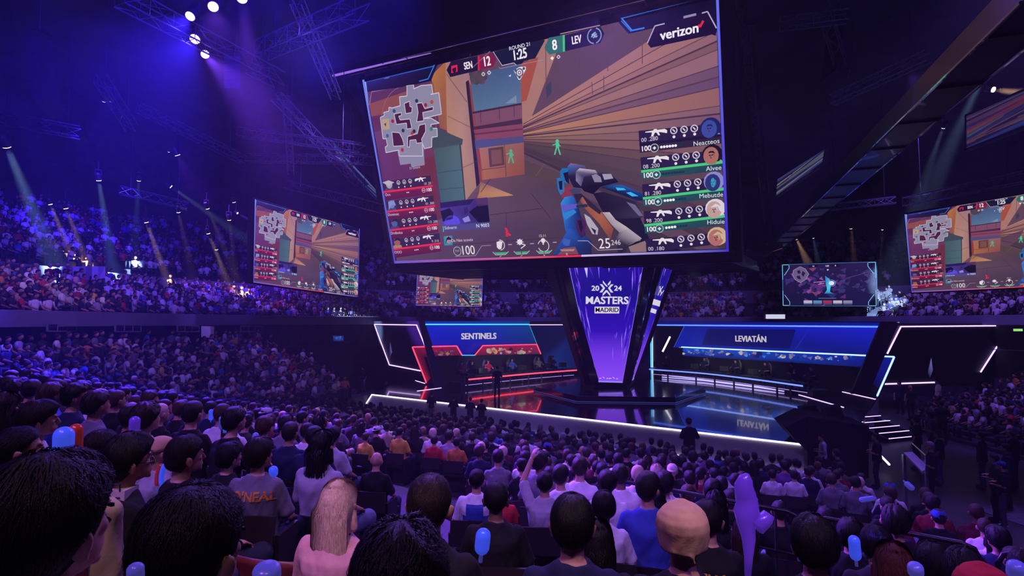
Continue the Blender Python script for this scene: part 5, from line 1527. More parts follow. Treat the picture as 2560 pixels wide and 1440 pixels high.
def hand(b, w_, d, side):
    """palm, four bent fingers and a thumb at the wrist w_, reaching along d"""
    d = Vector(d).normalized(); x = d.cross(Vector((0, 0, 1)))
    x = Vector((1, 0, 0)) if x.length < .2 else x.normalized()
    up_ = x.cross(d)
    pc_ = Vector(w_) + d * .05
    M = Matrix((x, d, up_)).transposed()
    b.ell(pc_, (.042, .055, .018), M, 12, 8)
    for k, L in enumerate((.062, .072, .067, .05)):
        p0 = pc_ + x * (-.03 + .02 * k) * side + d * .045
        p1 = p0 + d * L * .55 - up_ * .008; p2 = p1 + d * L * .35 - up_ * .024
        limb(b, [p0, p1, p2], [.0095, .0085, .0075], 8)
    t0 = pc_ - x * .036 * side + d * -.01
    limb(b, [t0, t0 - x * .026 * side + d * .03, t0 - x * .022 * side + d * .058 - up_ * .01], [.011, .0095, .008], 8)


def make_body(p, yaw, voxel, face=True, pitch=0.0):
    b = MB(); n0, h = torso(b, p, 0.0)
    H = head_matrix(p, yaw, pitch)
    hp_ = lambda q: H @ Vector(q)
    R3 = H.to_3x3()
    limb(b, [n0 - Vector((0, 0, .03)), hp_((0, -.015, -.06))], [.062, .054])
    b.ell(hp_((0, -.005, .008)), (.080, .098, .104), R3, 24, 16)
    b.ell(hp_((0, .035, -.055)), (.058, .066, .058), R3, 18, 12)
    b.ell(hp_((0, .088, -.095)), (.022, .016, .016), R3, 10, 8)
    for s_ in (-1, 1):
        b.ell(hp_((s_ * .0895, -.010, -.024)), (.011, .025, .033), R3 @ Euler((0, s_ * .25, s_ * -.55)).to_matrix(), 12, 10)
        b.ell(hp_((s_ * .087, .000, -.054)), (.010, .014, .012), R3, 8, 6)
        b.ell(hp_((s_ * .034, .070, -.022)), (.022, .022, .018), R3, 10, 8)
    limb(b, [hp_((0, .093, .012)), hp_((0, .110, -.028))], [.009, .014], 8)
    b.ell(hp_((0, .086, .022)), (.052, .012, .011), R3, 12, 8)
    b.ell(hp_((0, .097, -.062)), (.024, .010, .006), R3, 10, 6); b.ell(hp_((0, .095, -.073)), (.020, .010, .007), R3, 10, 6)
    for A, s_ in zip(p['arms'], (1, -1)):
        a0 = Vector(A[0]) + Vector((-.028 if A[0][0] > 0 else .028, 0, -.012)); limb(b, [a0] + list(A[1:]), [.054, .042, .029]); hand(b, A[2], Vector(A[2]) - Vector(A[1]), s_)
    for L in p['legs']:
        limb(b, L, [.088, .062, .042])
        a = Vector(L[2]); b.ell(a + Vector((0, .07, -.04)), (.042, .125, .042), nu=12, nv=8)
    return remeshed(b, voxel, 2 if voxel < .012 else 1)


def make_shirt(p, voxel, long_=False, seed=0, loose=0.018, hood=False):
    b = MB(); n0, h = torso(b, p, loose)
    if hood: b.ell(Vector(n0) + Vector((0, -.065, .0)), (.12, .06, .06), nu=16, nv=8)
    for A in p['arms']:
        a0, a1, a2 = [Vector(q) for q in A]; a0 = a0 + Vector((-.028 if a0.x > 0 else .028, 0, -.014))
        if long_: limb(b, [a0, a1, a1.lerp(a2, .93)], [.069, .060, .045])
        else: limb(b, [a0, a0.lerp(a1, .8)], [.069, .066])
    me = remeshed(b, voxel, 3, 'shirt'); wrinkle(me, .006 if voxel < .012 else .006, 19, seed)
    return me


def make_trousers(p, voxel, seed=0):
    b = MB(); b.ell(p['pelvis'], (.175, .135, .12), nu=16, nv=10)
    for L in p['legs']:
        a, k, f = [Vector(q) for q in L]
        limb(b, [a, k, k.lerp(f, .93)], [.1, .078, .062])
    me = remeshed(b, voxel, 2, 'trousers'); wrinkle(me, .004, 15, seed)
    return me


def make_shoes(p, voxel):
    b = MB()
    for L in p['legs']:
        a = Vector(L[2]); b.ell(a + Vector((0, .07, -.035)), (.05, .14, .05), nu=12, nv=8)
    return remeshed(b, voxel, 1, 'shoes')


# ---- hair, in head space (origin between the ears, +Y to the face)
def hair_low(phi, style):
    """how far down the hair reaches: phi 0 front, pi back"""
    c = math.cos(phi)
    if style == 'fade': pts = [(1, .062), (.55, .045), (.1, .0), (-.5, -.050), (-1, -.068)]
    else: pts = [(1, .050), (.55, .036), (.15, -.012), (-.4, -.068), (-1, -.086)]
    for (c1, z1), (c0, z0) in zip(pts, pts[1:]):
        if c >= c0: return z0 + (z1 - z0) * (c - c0) / (c1 - c0)
    return pts[-1][1]


def hair_pt(phi, t, style, lift):
    """t 0 at the crown, 1 at the hairline"""
    zl = hair_low(phi, style)
    a, bb, cc = .084, .100, .103
    th_max = math.acos(max(-.95, min(.95, (zl - .01) / cc)))
    th = th_max * t
    edge = min(1, (1 - t) * 5 + .22)
    r = 1 + lift * edge / .1
    sn = abs(math.sin(th)) ** .82
    return Vector((a * r * sn * math.sin(phi), -.005 + bb * r * sn * math.cos(phi), .01 + cc * r * math.cos(th)))


def make_hair(style, nu, nv, lift, rough, seed, strands=0, wd=.0022, slen=.05):
    rr = np.random.default_rng(seed)
    vs, fs = [], []
    ph = rr.uniform(0, 6.28, 6)
    def wob(phi, t):
        k = 0
        for i in range(6): k += math.sin((3 + 4 * i) * phi + (2 + 3 * i) * t * 2 + ph[i]) / (1 + .6 * i)
        return k * rough
    for j in range(nv + 1):
        for i in range(nu):
            phi, t = 2 * math.pi * i / nu, max(.003, j / nv)
            vs.append(hair_pt(phi, t, style, max(.004, lift + wob(phi, t) * min(1, t * 3))))
    for j in range(nv):
        for i in range(nu): fs.append((j * nu + i, (j + 1) * nu + i, (j + 1) * nu + (i + 1) % nu, j * nu + (i + 1) % nu))
    for k in range(strands):
        phi, t = rr.uniform(0, 2 * math.pi), rr.uniform(.02, .93) ** .7
        L = slen * rr.uniform(.6, 1.3)
        sw = rr.normal(0, .25); base = lift + rr.uniform(-.001, .5 * slen ** .5 * .05)
        n0 = len(vs)
        pts = []
        for q in range(4):
            tt = min(1.12, t + q / 3 * L / .17)
            p = hair_pt(phi + sw * q / 3, min(tt, 1), style, max(.004, base + .006 * rr.uniform(0, 1) * (q / 3) + wob(phi, min(tt, 1)) * .8))
            if tt > 1: p = p + Vector((0, 0, -(tt - 1) * .14))
            pts.append(p)
        d = (pts[-1] - pts[0]); side = d.cross(pts[0]).normalized() if d.length > 1e-5 else Vector((1, 0, 0))
        for q in range(4):
            w_ = wd * (1 - q / 3.3)
            vs += [pts[q] - side * w_, pts[q] + side * w_]
        for q in range(3): fs.append((n0 + 2 * q, n0 + 2 * q + 1, n0 + 2 * q + 3, n0 + 2 * q + 2))
    me = bpy.data.meshes.new('hair'); me.from_pydata([tuple(v) for v in vs], [], fs)
    me.polygons.foreach_set('use_smooth', np.ones(len(me.polygons), bool)); me.update()
    return me


def make_long_hair(length, strands, seed, wd=.004, spread=.10, thick=.06):
    rr = np.random.default_rng(seed)
    b = MB()
    b.ell((0, -.012, .012), (.094, .107, .110), nu=24, nv=14)
    b.ell((0, -.055, -.10), (spread * .95, thick * 1.05, .13), nu=20, nv=12)
    b.ell((0, -.075, -.10 - length * .4), (spread, thick * .8, length * .5), nu=20, nv=12)
    for s_ in (-1, 1): limb(b, [(s_ * .075, .0, .0), (s_ * .085, -.01, -.12)], [.028, .03])
    # keep the face free
    v, f = b.v, b.f
    me = remeshed(b, .011, 3, 'hair')
    n = len(me.vertices); co = np.empty(n * 3); me.vertices.foreach_get('co', co); co = co.reshape(-1, 3)
    m_ = (co[:, 1] > .045) & (co[:, 2] < .05)
    co[m_, 1] = .045 - (co[m_, 1] - .045) * .1
    me.vertices.foreach_set('co', co.ravel()); me.update()
    wrinkle(me, .004, 26, seed)
    vs = [Vector(p) for p in co.tolist()]; vs = [Vector(v.co) for v in me.vertices]; fs = [tuple(p.vertices) for p in me.polygons]
    for k in range(strands):
        phi = rr.uniform(.30 * math.pi, 1.70 * math.pi); t = rr.uniform(.0, .85)
        root = hair_pt(phi, t, 'x', .012); x = root.x * 1.05
        n0 = len(vs); L = (length + .12) * rr.uniform(.6, 1.05); pts = [root]
        p_ = root.copy(); ph = rr.uniform(0, 6.28); amp = rr.uniform(.001, .005)
        for q in range(1, 9):
            z = root.z + .02 - (L + root.z) * (q / 8) ** 1.0
            # follow the outside of the cap, then the curtain
            if z > -.03:
                tt = min(1.0, t + (1 - t) * q / 4); p_ = hair_pt(phi, tt, 'x', .014)
            else:
                back = -math.cos(phi) * .5 + .5
                tx = max(-spread, min(spread, x * (1.25 + .2 * (-z))))
                ell_ = max(0, 1 - (tx / (spread * 1.12)) ** 2) ** .5
                yy = -.075 - thick * .95 * ell_ * (1 if back > .25 else -.3)
                p_ = Vector((tx + amp * math.sin(ph + q), yy + amp * math.cos(ph + q * 1.3), z))
            pts.append(p_)
        for q, p in enumerate(pts):
            d = (pts[min(q + 1, 8)] - pts[max(q - 1, 0)]).normalized(); side = d.cross(Vector((p.x, p.y + .03, 0)) if abs(p.x) + abs(p.y) > .01 else Vector((0, 1, 0))).normalized()
            w_ = wd * (1 - .7 * q / 8); vs += [p - side * w_, p + side * w_]
        for q in range(8): fs.append((n0 + 2 * q, n0 + 2 * q + 1, n0 + 2 * q + 3, n0 + 2 * q + 2))
    me2 = bpy.data.meshes.new('hair'); me2.from_pydata([tuple(v) for v in vs], [], fs); bpy.data.meshes.remove(me)
    me2.polygons.foreach_set('use_smooth', np.ones(len(me2.polygons), bool)); me2.update()
    return me2


def make_cap(back=False, beanie=False):
    b = MB()
    if beanie:
        rings = []
        for z, rx, ry, oy in ((-.055, .092, .108, -.012), (-.03, .099, .116, -.012), (.0, .103, .122, -.016), (.035, .106, .126, -.024), (.07, .100, .120, -.032), (.10, .080, .096, -.038), (.12, .046, .056, -.042), (.125, .008, .01, -.043)):
            rings.append([Vector((rx * math.sin(2 * math.pi * k / 28), oy + ry * math.cos(2 * math.pi * k / 28), z + (.05 if math.cos(2 * math.pi * k / 28) > 0 else 0) * max(0, math.cos(2 * math.pi * k / 28)) * (1 if z < .05 else .2))) for k in range(28)])
        b.loft(rings)
        limb(b, [(-.03, -.112, -.04), (.03, -.108, -.052), (.045, -.10, -.085)], [.012, .012, .006], 8)
        me = remeshed(b, .007, 3, 'cap'); wrinkle(me, .0035, 24, 5)
        return me
    rings = []
    for z, k_ in ((.018, 1.0), (.045, 1.0), (.078, .9), (.105, .66), (.121, .3), (.124, .03)):
        rings.append([Vector((.093 * k_ * math.sin(2 * math.pi * k / 24), -.006 + .109 * k_ * math.cos(2 * math.pi * k / 24), z - .02 * max(0, -math.cos(2 * math.pi * k / 24)) * (1 if z < .06 else 0))) for k in range(24)])
    b.loft(rings)
    s_ = -1 if back else 1
    br = [Vector((.075 * math.sin(a), s_ * (.07 + .10 * math.cos(a)), .03 - .012 * math.cos(a))) for a in np.linspace(-1.45, 1.45, 13)]
    b.prism([v for v in br], (0, 0, .008))
    me = b.mesh('cap'); me.polygons.foreach_set('use_smooth', np.ones(len(me.polygons), bool))
    return me


def col_mat(name, c, rough=.85, **k): return mat(name, c, rough, spec=.2, noise=.12, nscale=10, bump=.07, bscale=90, **k)


SHIRTS = {
    'black': (.010, .010, .013), 'charcoal': (.03, .03, .036), 'navy': (.014, .018, .06), 'white': (.72, .68, .74), 'light grey': (.38, .36, .42), 'grey': (.17, .16, .2),
    'dark red': (.20, .018, .03), 'red': (.5, .03, .04), 'yellow': (.68, .42, .06), 'blue': (.05, .09, .42), 'olive': (.10, .09, .05), 'maroon': (.12, .02, .035), 'orange': (.62, .2, .05), 'pale pink': (.62, .34, .38), 'tan': (.45, .32, .2), 'purple': (.16, .07, .28)}
M_SH = {k: col_mat('cloth_' + k.replace(' ', '_'), v) for k, v in SHIRTS.items()}
M_TR = [col_mat('denim_dark', (.025, .03, .07)), col_mat('trouser_black', (.012, .012, .015)), col_mat('trouser_grey', (.09, .085, .1)), col_mat('trouser_beige', (.4, .33, .26)), col_mat('denim_light', (.14, .17, .27))]
M_SK = [mat('skin_light', (.50, .27, .19), .5, noise=.08, nscale=12), mat('skin_mid', (.36, .19, .125), .5, noise=.08, nscale=12), mat('skin_brown', (.17, .085, .055), .5, noise=.08, nscale=12)]
HAIRC = {'black': (.006, .005, .006), 'dark brown': (.016, .010, .008), 'brown': (.05, .026, .016), 'auburn': (.11, .035, .018), 'blond': (.68, .50, .40), 'grey': (.2, .18, .19)}
M_HR = {k: mat('hair_' + k.replace(' ', '_'), v, .45, spec=.28, noise=.3, nscale=30, stretch=(6, 6, 1), bump=.3, bscale=90) for k, v in HAIRC.items()}
M_CAPS = {'white': M_SH['white'], 'black': M_SH['black'], 'blue': M_SH['blue'], 'beige': col_mat('cap_beige', (.66, .42, .25)), 'red': M_SH['red']}
M_shoe = col_mat('shoe_dark', (.03, .03, .035)); M_shoew = col_mat('shoe_white', (.6, .58, .62))

POSES = {'seat': SEAT, 'lean': LEAN, 'raise': RAISE, 'desk': DESK, 'stand': STAND, 'hold': HOLD, 'kneel': KNEEL}
_cache = {}


def body_mesh(pose, yawk, hi):
    k = ('b', pose, yawk, hi)
    if k not in _cache: _cache[k] = make_body(POSES[pose], math.radians(yawk), .0075 if hi else .014)
    return _cache[k]


def shirt_mesh(pose, long_, hi, hood=False):
    k = ('s', pose, long_, hi, hood)
    if k not in _cache: _cache[k] = make_shirt(POSES[pose], .009 if hi else .016, long_, len(_cache), hood=hood)
    return _cache[k]


def trouser_mesh(pose):
    k = ('t', pose)
    if k not in _cache: _cache[k] = make_trousers(POSES[pose], .016, len(_cache))
    return _cache[k]


def shoe_mesh(pose):
    k = ('f', pose)
    if k not in _cache: _cache[k] = make_shoes(POSES[pose], .014)
    return _cache[k]


HAIR_LO = {'short': make_hair('x', 28, 10, .012, .0018, 1), 'cropped': make_hair('fade', 28, 10, .007, .0008, 2), 'full': make_hair('x', 30, 12, .022, .004, 3, 160, .004, .05), 'curly': make_hair('x', 40, 14, .028, .007, 4, 240, .005, .03),
           'long': make_long_hair(.26, 120, 5, .006), 'tied': None}
_tb = MB(); _tb.ell((0, -.115, -.03), (.03, .035, .045)); limb(_tb, [(0, -.125, -.04), (0, -.14, -.16), (0, -.13, -.24)], [.026, .028, .01])
HAIR_LO['tied'] = make_hair('x', 28, 10, .008, .001, 6)
_t = remeshed(_tb, .01, 2)
_bm = bmesh.new(); _bm.from_mesh(HAIR_LO['tied']); _bm.from_mesh(_t); _bm.to_mesh(HAIR_LO['tied']); _bm.free()
HAIR_HI = {'short': make_hair('x', 90, 36, .012, .0026, 11, 5200, .0012, .055), 'cropped': make_hair('fade', 90, 36, .007, .0006, 12, 3600, .0010, .022), 'full': make_hair('x', 90, 36, .024, .0034, 13, 4600, .0014, .07), 'curly': make_hair('x', 90, 36, .028, .006, 14, 3600, .0022, .035),
           'long': make_long_hair(.30, 1500, 15, .0022), 'verylong': make_long_hair(.42, 2600, 16, .0022, .105, .05)}
_eb = MB()
for s_ in (-1, 1):
    _eb.ell((s_ * .033, .0905, -.018), (.013, .005, .0065), nu=10, nv=6)
    _eb.bar((s_ * .018, .0985, .012), (s_ * .05, .089, .014), .006, .007)
EYES = _eb.mesh('eyes')
M_eye = mat('eyes_and_brows', (.012, .01, .012), .3)
CAP_F, CAP_B, BEANIE = make_cap(), make_cap(True), make_cap(beanie=True)


def objmat(o, m):
    if not o.data.materials: o.data.materials.append(m)
    o.material_slots[0].link = 'OBJECT'; o.material_slots[0].material = m


def add(name, me, m, parent, M=None):
    o = bpy.data.objects.new(name, me); COL.objects.link(o); o.parent = parent
    objmat(o, m)
    if M is not None: o.matrix_local = M
    return o


def person(x, y, z, rz, pose='seat', yaw=0, shirt='black', hair='short', hairc='black', skin=0, scale=1.0, hi=False, long_=False, trousers=0, cap=None, label=None, group='audience', hood=False, full=True, shoes=M_shoe):
    """rz: turn of the whole figure; yaw: turn of the head in degrees (left positive)"""
    me = body_mesh(pose, yaw, hi)
    o = bpy.data.objects.new('person', me); COL.objects.link(o); objmat(o, M_SK[skin])
    o.location = (x, y, z); o.rotation_euler = (0, 0, rz); o.scale = (scale,) * 3
    tag(o, label, 'person', group)
    add('shirt', shirt_mesh(pose, long_, hi, hood), M_SH[shirt], o)
    if full:
        add('trousers', trouser_mesh(pose), M_TR[trousers], o)
        add('shoes', shoe_mesh(pose), shoes, o)
    H = head_matrix(POSES[pose], math.radians(yaw))
    if hair != 'bald':
        lib = HAIR_HI if hi else HAIR_LO
        add('hair', lib.get(hair) or HAIR_LO[hair], M_HR[hairc], o, H)
    if hi or pose in ('stand', 'hold', 'desk', 'kneel'): add('eyes', EYES, M_eye, o, H)
    if cap:
        add('cap', {'front': CAP_F, 'back': CAP_B, 'beanie': BEANIE}[cap[0]], M_CAPS[cap[1]], o, H)
    return o

# ------------------------------------------------------------------ audience near the camera
NUM = ['zero', 'one', 'two', 'three', 'four', 'five', 'six', 'seven', 'eight', 'nine', 'ten', 'eleven', 'twelve', 'thirteen', 'fourteen', 'fifteen', 'sixteen', 'seventeen', 'eighteen', 'nineteen', 'twenty']
ROWS = UPPER_V + LOWER_V
TAKEN = []          # (x, y) of people already seated
ANCH = []           # (row, u, phrase)


def row_of(v): return min(range(len(ROWS)), key=lambda k: abs(ROWS[k] - v))


def facing(px):
    xs, an = [-400, 0, 600, 1280, 1900, 2560, 3000], [34, 30, 22, 8, 20, 30, 32]
    return -math.radians(float(np.interp(px, xs, an)))


M_chair = mat('chair_shell_dark_red', (.13, .02, .025), .4, noise=.15, nscale=6, coat=.2)
M_chairm = mat('chair_tube', (.12, .12, .14), .35, metal=.9)


def chair_parts():
    def pan(pts, w_, th):
        b = MB(); n = 7; R1, R2 = [], []
        for i, (y, z) in enumerate(pts):
            R1.append([Vector((w_ * (k / (n - 1) - .5), y + (.03 * (1 - (2 * k / (n - 1) - 1) ** 2)) * (-1 if z > .55 else 0), z - (.012 * (1 - (2 * k / (n - 1) - 1) ** 2) if z < .5 else 0))) for k in range(n)])
        nrm = [Vector((0, -th, 0)) if pts[min(i, len(pts) - 1)][1] > .5 else Vector((0, 0, -th)) for i in range(len(pts))]
        b.loft([r + [p + nn for p in reversed(r)] for r, nn in zip(R1, nrm)])
        return b.mesh('pan')
    seat = pan([(-.20, .41), (-.05, .40), (.1, .405), (.22, .425)], .44, .02)
    back = pan([(-.20, .56), (-.225, .66), (-.245, .76), (-.255, .80)], .44, .02)
    seat.name, back.name = 'seat', 'backrest'
    fr = []
    for s_ in (-1, 1):
        b = MB(); b.tube([(s_ * .24, .24, 0), (s_ * .24, .12, .4), (s_ * .24, -.2, .4), (s_ * .24, -.25, .72)], .014, 6); b.tube([(s_ * .24, -.3, 0), (s_ * .24, -.1, .4)], .014, 6); fr.append(b.mesh('side_frame'))
    for m_ in (seat, back): m_.polygons.foreach_set('use_smooth', np.ones(len(m_.polygons), bool))
    return seat, back, fr


CH_SEAT, CH_BACK, CH_FR = chair_parts()


def chair(x, y, z, rz, label):
    r = empty('arena_chair', (x, y, z), rz, label, 'chair', 'red chairs in the near stand')
    add('seat', CH_SEAT, M_chair, r); add('backrest', CH_BACK, M_chair, r)
    for f in CH_FR: add('side_frame', f, M_chairm, r)
    return r


# explicit people: head-top pixel, distance, look, label
HERO = [
    # px, py, D, dict, label, anchor phrase
    ((130, 1133), 1.10, dict(hair='full', shirt='white', yaw=0, turn=14), 'person with thick black hair filling the lower left corner, pale collar', None),
    ((485, 1203), 1.12, dict(hair='short', shirt='white', yaw=0, turn=8), 'nearest black-haired head at the bottom, just left of the blonde woman', None),
    ((1005, 1308), 1.18, dict(hair='curly', shirt='black', yaw=0, turn=0), 'dark tousled head at the bottom edge right of the blonde woman', None),
    ((850, 1190), 2.80, dict(hair='verylong', hairc='blond', shirt='pale pink', yaw=0, turn=0, trousers=1), 'woman with very long blonde hair in a pale pink printed t-shirt', 'the blonde woman'),
    ((1075, 1178), 2.40, dict(hair='cropped', hairc='dark brown', shirt='black', yaw=0, turn=4), 'person with cropped dark hair in a black t-shirt right of the blonde woman', None),
    ((1705, 1245), 2.26, dict(hair='bald', cap=('beanie', 'beige'), shirt='black', yaw=0, turn=0), 'person in a slouchy beige cap and black t-shirt', 'the beige cap'),
    ((1430, 1230), 2.40, dict(hair='short', shirt='navy', yaw=0, turn=4), 'person with black hair in navy t-shirt left of the beige cap', None),
    ((1240, 1200), 3.70, dict(hair='cropped', shirt='black', skin=2, yaw=0, turn=6), 'dark-skinned person in black t-shirt beside a blue glow stick', 'the stick holder'),
    ((650, 1093), 4.0, dict(hair='full', hairc='dark brown', shirt='grey', yaw=-26, turn=19), "person in a grey t-shirt with orange lettering across the back", 'the orange-lettered shirt'),
    ((405, 1086), 4.10, dict(hair='bald', cap=('back', 'beige'), shirt='light grey', yaw=0, turn=-18), 'person in a pale cap and light grey shirt holding a glowing stick', 'the pale cap'),
    ((325, 1082), 2.75, dict(hair='full', shirt='black', yaw=0, turn=-18), 'person with thick black hair and glasses in a black t-shirt, white bag beside', None),
    ((50, 1060), 2.65, dict(hair='cropped', shirt='black', yaw=0, turn=-14), 'person with cropped hair and glasses at the left edge, black shirt', None),
    ((255, 1072), 3.30, dict(hair='short', hairc='dark brown', shirt='white', yaw=0, turn=-16), 'person in a white t-shirt right of the red glow stick', None),
    ((100, 1000), 3.75, dict(hair='full', hairc='dark brown', shirt='white', yaw=0, turn=-22), 'tall person in a white shirt at far left turned to the stage', 'the tall figure'),
    ((465, 1084), 3.50, dict(hair='short', hairc='dark brown', shirt='black', yaw=0, turn=-18), 'person in black t-shirt two heads left of the grey shirt with orange lettering', None),
    ((575, 1105), 4.75, dict(hair='full', shirt='black', yaw=0, turn=-14), 'person in black hidden to the shoulders just left of the grey orange-lettered shirt', None),
    ((1192, 1170), 5.75, dict(hair='cropped', shirt='white', yaw=0, turn=4), 'person in a white jersey with a blue panel and white lettering', 'the blue-panelled jersey'),
    ((1509, 1228), 4.40, dict(hair='full', shirt='white', yaw=0, turn=4), 'person with black hair in a plain white t-shirt left of the beige cap', None),
    ((1492, 1290), 3.00, dict(hair='long', hairc='black', shirt='black', yaw=0, turn=6), 'woman with long black hair between the navy t-shirt and the beige cap', None),
    ((1768, 1245), 3.60, dict(hair='cropped', shirt='black', yaw=0, turn=2), 'person in a black jersey with gold lettering beside the beige cap', None),
    ((2031, 1288), 2.95, dict(hair='full', shirt='black', yaw=12, turn=0), 'person with a large black head of hair, third from the beige cap', None),
    ((2230, 1346), 2.95, dict(hair='long', hairc='auburn', shirt='white', yaw=0, turn=4), 'woman with long reddish brown hair in a white top', 'the auburn woman'),
    ((2452, 1402), 2.25, dict(hair='bald', cap=('beanie', 'red'), shirt='dark red', yaw=0, turn=4), 'person in a red patterned bandana at the lower right edge', 'the red bandana'),
    ((2335, 1352), 3.30, dict(hair='short', shirt='black', yaw=14, turn=-4), 'person with short black hair in black between auburn hair and red bandana', None),
    ((2410, 1372), 3.05, dict(hair='curly', shirt='black', yaw=0, turn=0), 'person with dark tousled hair just left of the red bandana', None),
    ((1859, 1283), 4.30, dict(hair='long', hairc='brown', shirt='black', yaw=0, turn=0), 'woman with long brown hair behind the twisted violet balloon stick', None),
    ((942, 1127), 7.20, dict(hair='bald', shirt='black', yaw=0, turn=4), 'bald person in a black t-shirt among dark heads', 'the bald head'),
    ((1362, 1176), 5.50, dict(hair='cropped', shirt='light grey', pose='raise', yaw=0, turn=4), 'person in light grey raising one arm', 'the raised arm'),
    ((2345, 1270), 8.00, dict(hair='short', cap=('front', 'blue'), shirt='black', yaw=10, turn=4), 'person in a bright blue cap and black t-shirt', 'the blue cap'),
    ((2078, 1181), 11.4, dict(hair='short', hairc='brown', shirt='grey', yaw=0, turn=0), 'person in a plain grey t-shirt near the black stage box, left of a matching one', 'the grey pair'),
    ((2138, 1188), 11.1, dict(hair='short', shirt='grey', yaw=0, turn=0), 'person in a plain grey t-shirt near the black stage box, right of a matching one', None),
    ((1985, 1173), 12.6, dict(hair='short', hairc='dark brown', shirt='white', yaw=0, turn=0), 'person in a white t-shirt below the right corner of the stage, right of another', None),
    ((1930, 1172), 12.7, dict(hair='short', shirt='white', yaw=0, turn=0), 'person in a white t-shirt below the right corner of the stage, left of another', None),
    ((915, 1080), 13.0, dict(hair='short', hairc='brown', shirt='yellow', yaw=0, turn=-6), 'person in a yellow t-shirt left of the yellow jersey', None),
    ((1000, 1066), 13.2, dict(hair='cropped', shirt='yellow', yaw=0, turn=-4), 'person in a yellow jersey among the far rows', 'the yellow jersey'),
    ((1086, 1088), 12.8, dict(hair='short', shirt='red', yaw=0, turn=-2), 'person in a bright red t-shirt right of the yellow jersey', 'the red t-shirt'),
    ((1142, 1092), 12.5, dict(hair='short', shirt='orange', yaw=0, turn=-2), 'person in an orange top right of the bright red t-shirt', None),
    ((1255, 1205), 7.4, dict(hair='short', hairc='dark brown', shirt='red', yaw=0, turn=2), 'person in a dark red t-shirt just right of the blue glow stick', None),
]
hero_obj = {}; HBOX = []
for (px, py), D, kw, lab, ap in HERO:
    kw = dict(kw); turn = kw.pop('turn', 0)
    pose = kw.get('pose', 'seat')
    head = P(px, py, D)
    u, v = xy2uv(head.x, head.y); r = row_of(v)
    zf = zfloor(ROWS[r]) if v < 17.5 else 0
    top = POSES[pose]['head'][2] + .135
    sc_ = min(1.12, max(.86, (head.z - zf) / top))
    z = head.z - top * sc_
    a = facing(px) + math.radians(turn)
    near = D < 6
    # the figure's origin lies below the hips; the head sits a little ahead of it
    off = POSES[pose]['head'][1] * sc_
    x, y = head.x + math.sin(a) * off, head.y - math.cos(a) * off
    o = person(x, y, z, a, scale=sc_, hi=near, label=lab, **kw)
    hero_obj[lab] = o
    TAKEN.append((x, y)); ANCH.append((r, u, ap)) if ap else None
    HBOX.append((D, px, py, F_PX / D))

# generic audience, nearest first
cand = []
for r, v in enumerate(ROWS):
    if v < .9 or (1.5 < v < 2.4): pass
    for s in range(90):
        u = umax(v) - .25 - s * .53 + (.26 if r % 2 else 0)
        uu, vv = u + rng.normal(0, .03), v + rng.normal(0, .035)
        x, y = uv2xy(uu, vv)
        if y < .8 or bowl_d(x, y) > -8.6 + 2.2: continue
        q = pix((x, y, zfloor(v) + 1.36))
        if not (-30 < q[0] < 2600 and q[1] < 1430): continue
        if q[2] < 3.4 and q[0] > 480: continue
        if q[2] < 2.4: continue
        if any((x - a) ** 2 + (y - b_) ** 2 < .43 ** 2 for a, b_ in TAKEN): continue
        if 1415 < q[0] < 1448 and v > 14: continue
        if v > 13.6 and q[0] > 1850 and umax(v) - u < .2: continue
        sg = F_PX / q[2]
        if any(q[2] < D_ - .1 and abs(q[0] - px_) < .2 * s_ + .22 * sg and q[1] < py_ + .62 * s_ for D_, px_, py_, s_ in HBOX): continue
        if rng.random() < .03: continue
        cand.append((q[2], r, u, x, y, q))
cand.sort()
N_IND = 226
shirt_names = ['black'] * 34 + ['charcoal'] * 10 + ['navy'] * 10 + ['white'] * 15 + ['light grey'] * 6 + ['grey'] * 7 + ['dark red'] * 3 + ['maroon'] * 3 + ['blue'] * 4 + ['olive'] * 3 + ['tan'] * 3 + ['purple'] * 2
hair_names = ['short'] * 40 + ['cropped'] * 18 + ['full'] * 14 + ['curly'] * 6 + ['long'] * 10 + ['tied'] * 4 + ['bald'] * 2
hair_cols = ['black'] * 52 + ['dark brown'] * 26 + ['brown'] * 14 + ['auburn'] * 2 + ['blond'] * 3 + ['grey'] * 2
HWORD = {'short': '', 'cropped': '', 'full': '', 'curly': 'curly ', 'long': 'long ', 'tied': 'tied '}
USED = set()


def where(r, u):
    best = None
    for ra, ua, ph in ANCH:
        dr, ds = r - ra, int(round((u - ua) / .53))
        c = abs(dr) * 1.6 + abs(ds)
        if best is None or c < best[0]: best = (c, dr, ds, ph)
    _, dr, ds, ph = best
    if abs(dr) > 20 or abs(ds) > 20:
        return f"{NUM[min(20, len(ROWS) - r)]}{'th' if len(ROWS) - r > 3 else ''} row from the stage, far left"
    a = '' if dr == 0 else f"{NUM[abs(dr)]} row{'s' if abs(dr) > 1 else ''} {'ahead' if dr > 0 else 'behind'}"
    b_ = '' if ds == 0 else f"{NUM[abs(ds)]} seat{'s' if abs(ds) > 1 else ''} {'right' if ds > 0 else 'left'}"
    return ', '.join(t for t in (a, b_) if t) + ' of ' + ph if (a or b_) else 'beside ' + ph


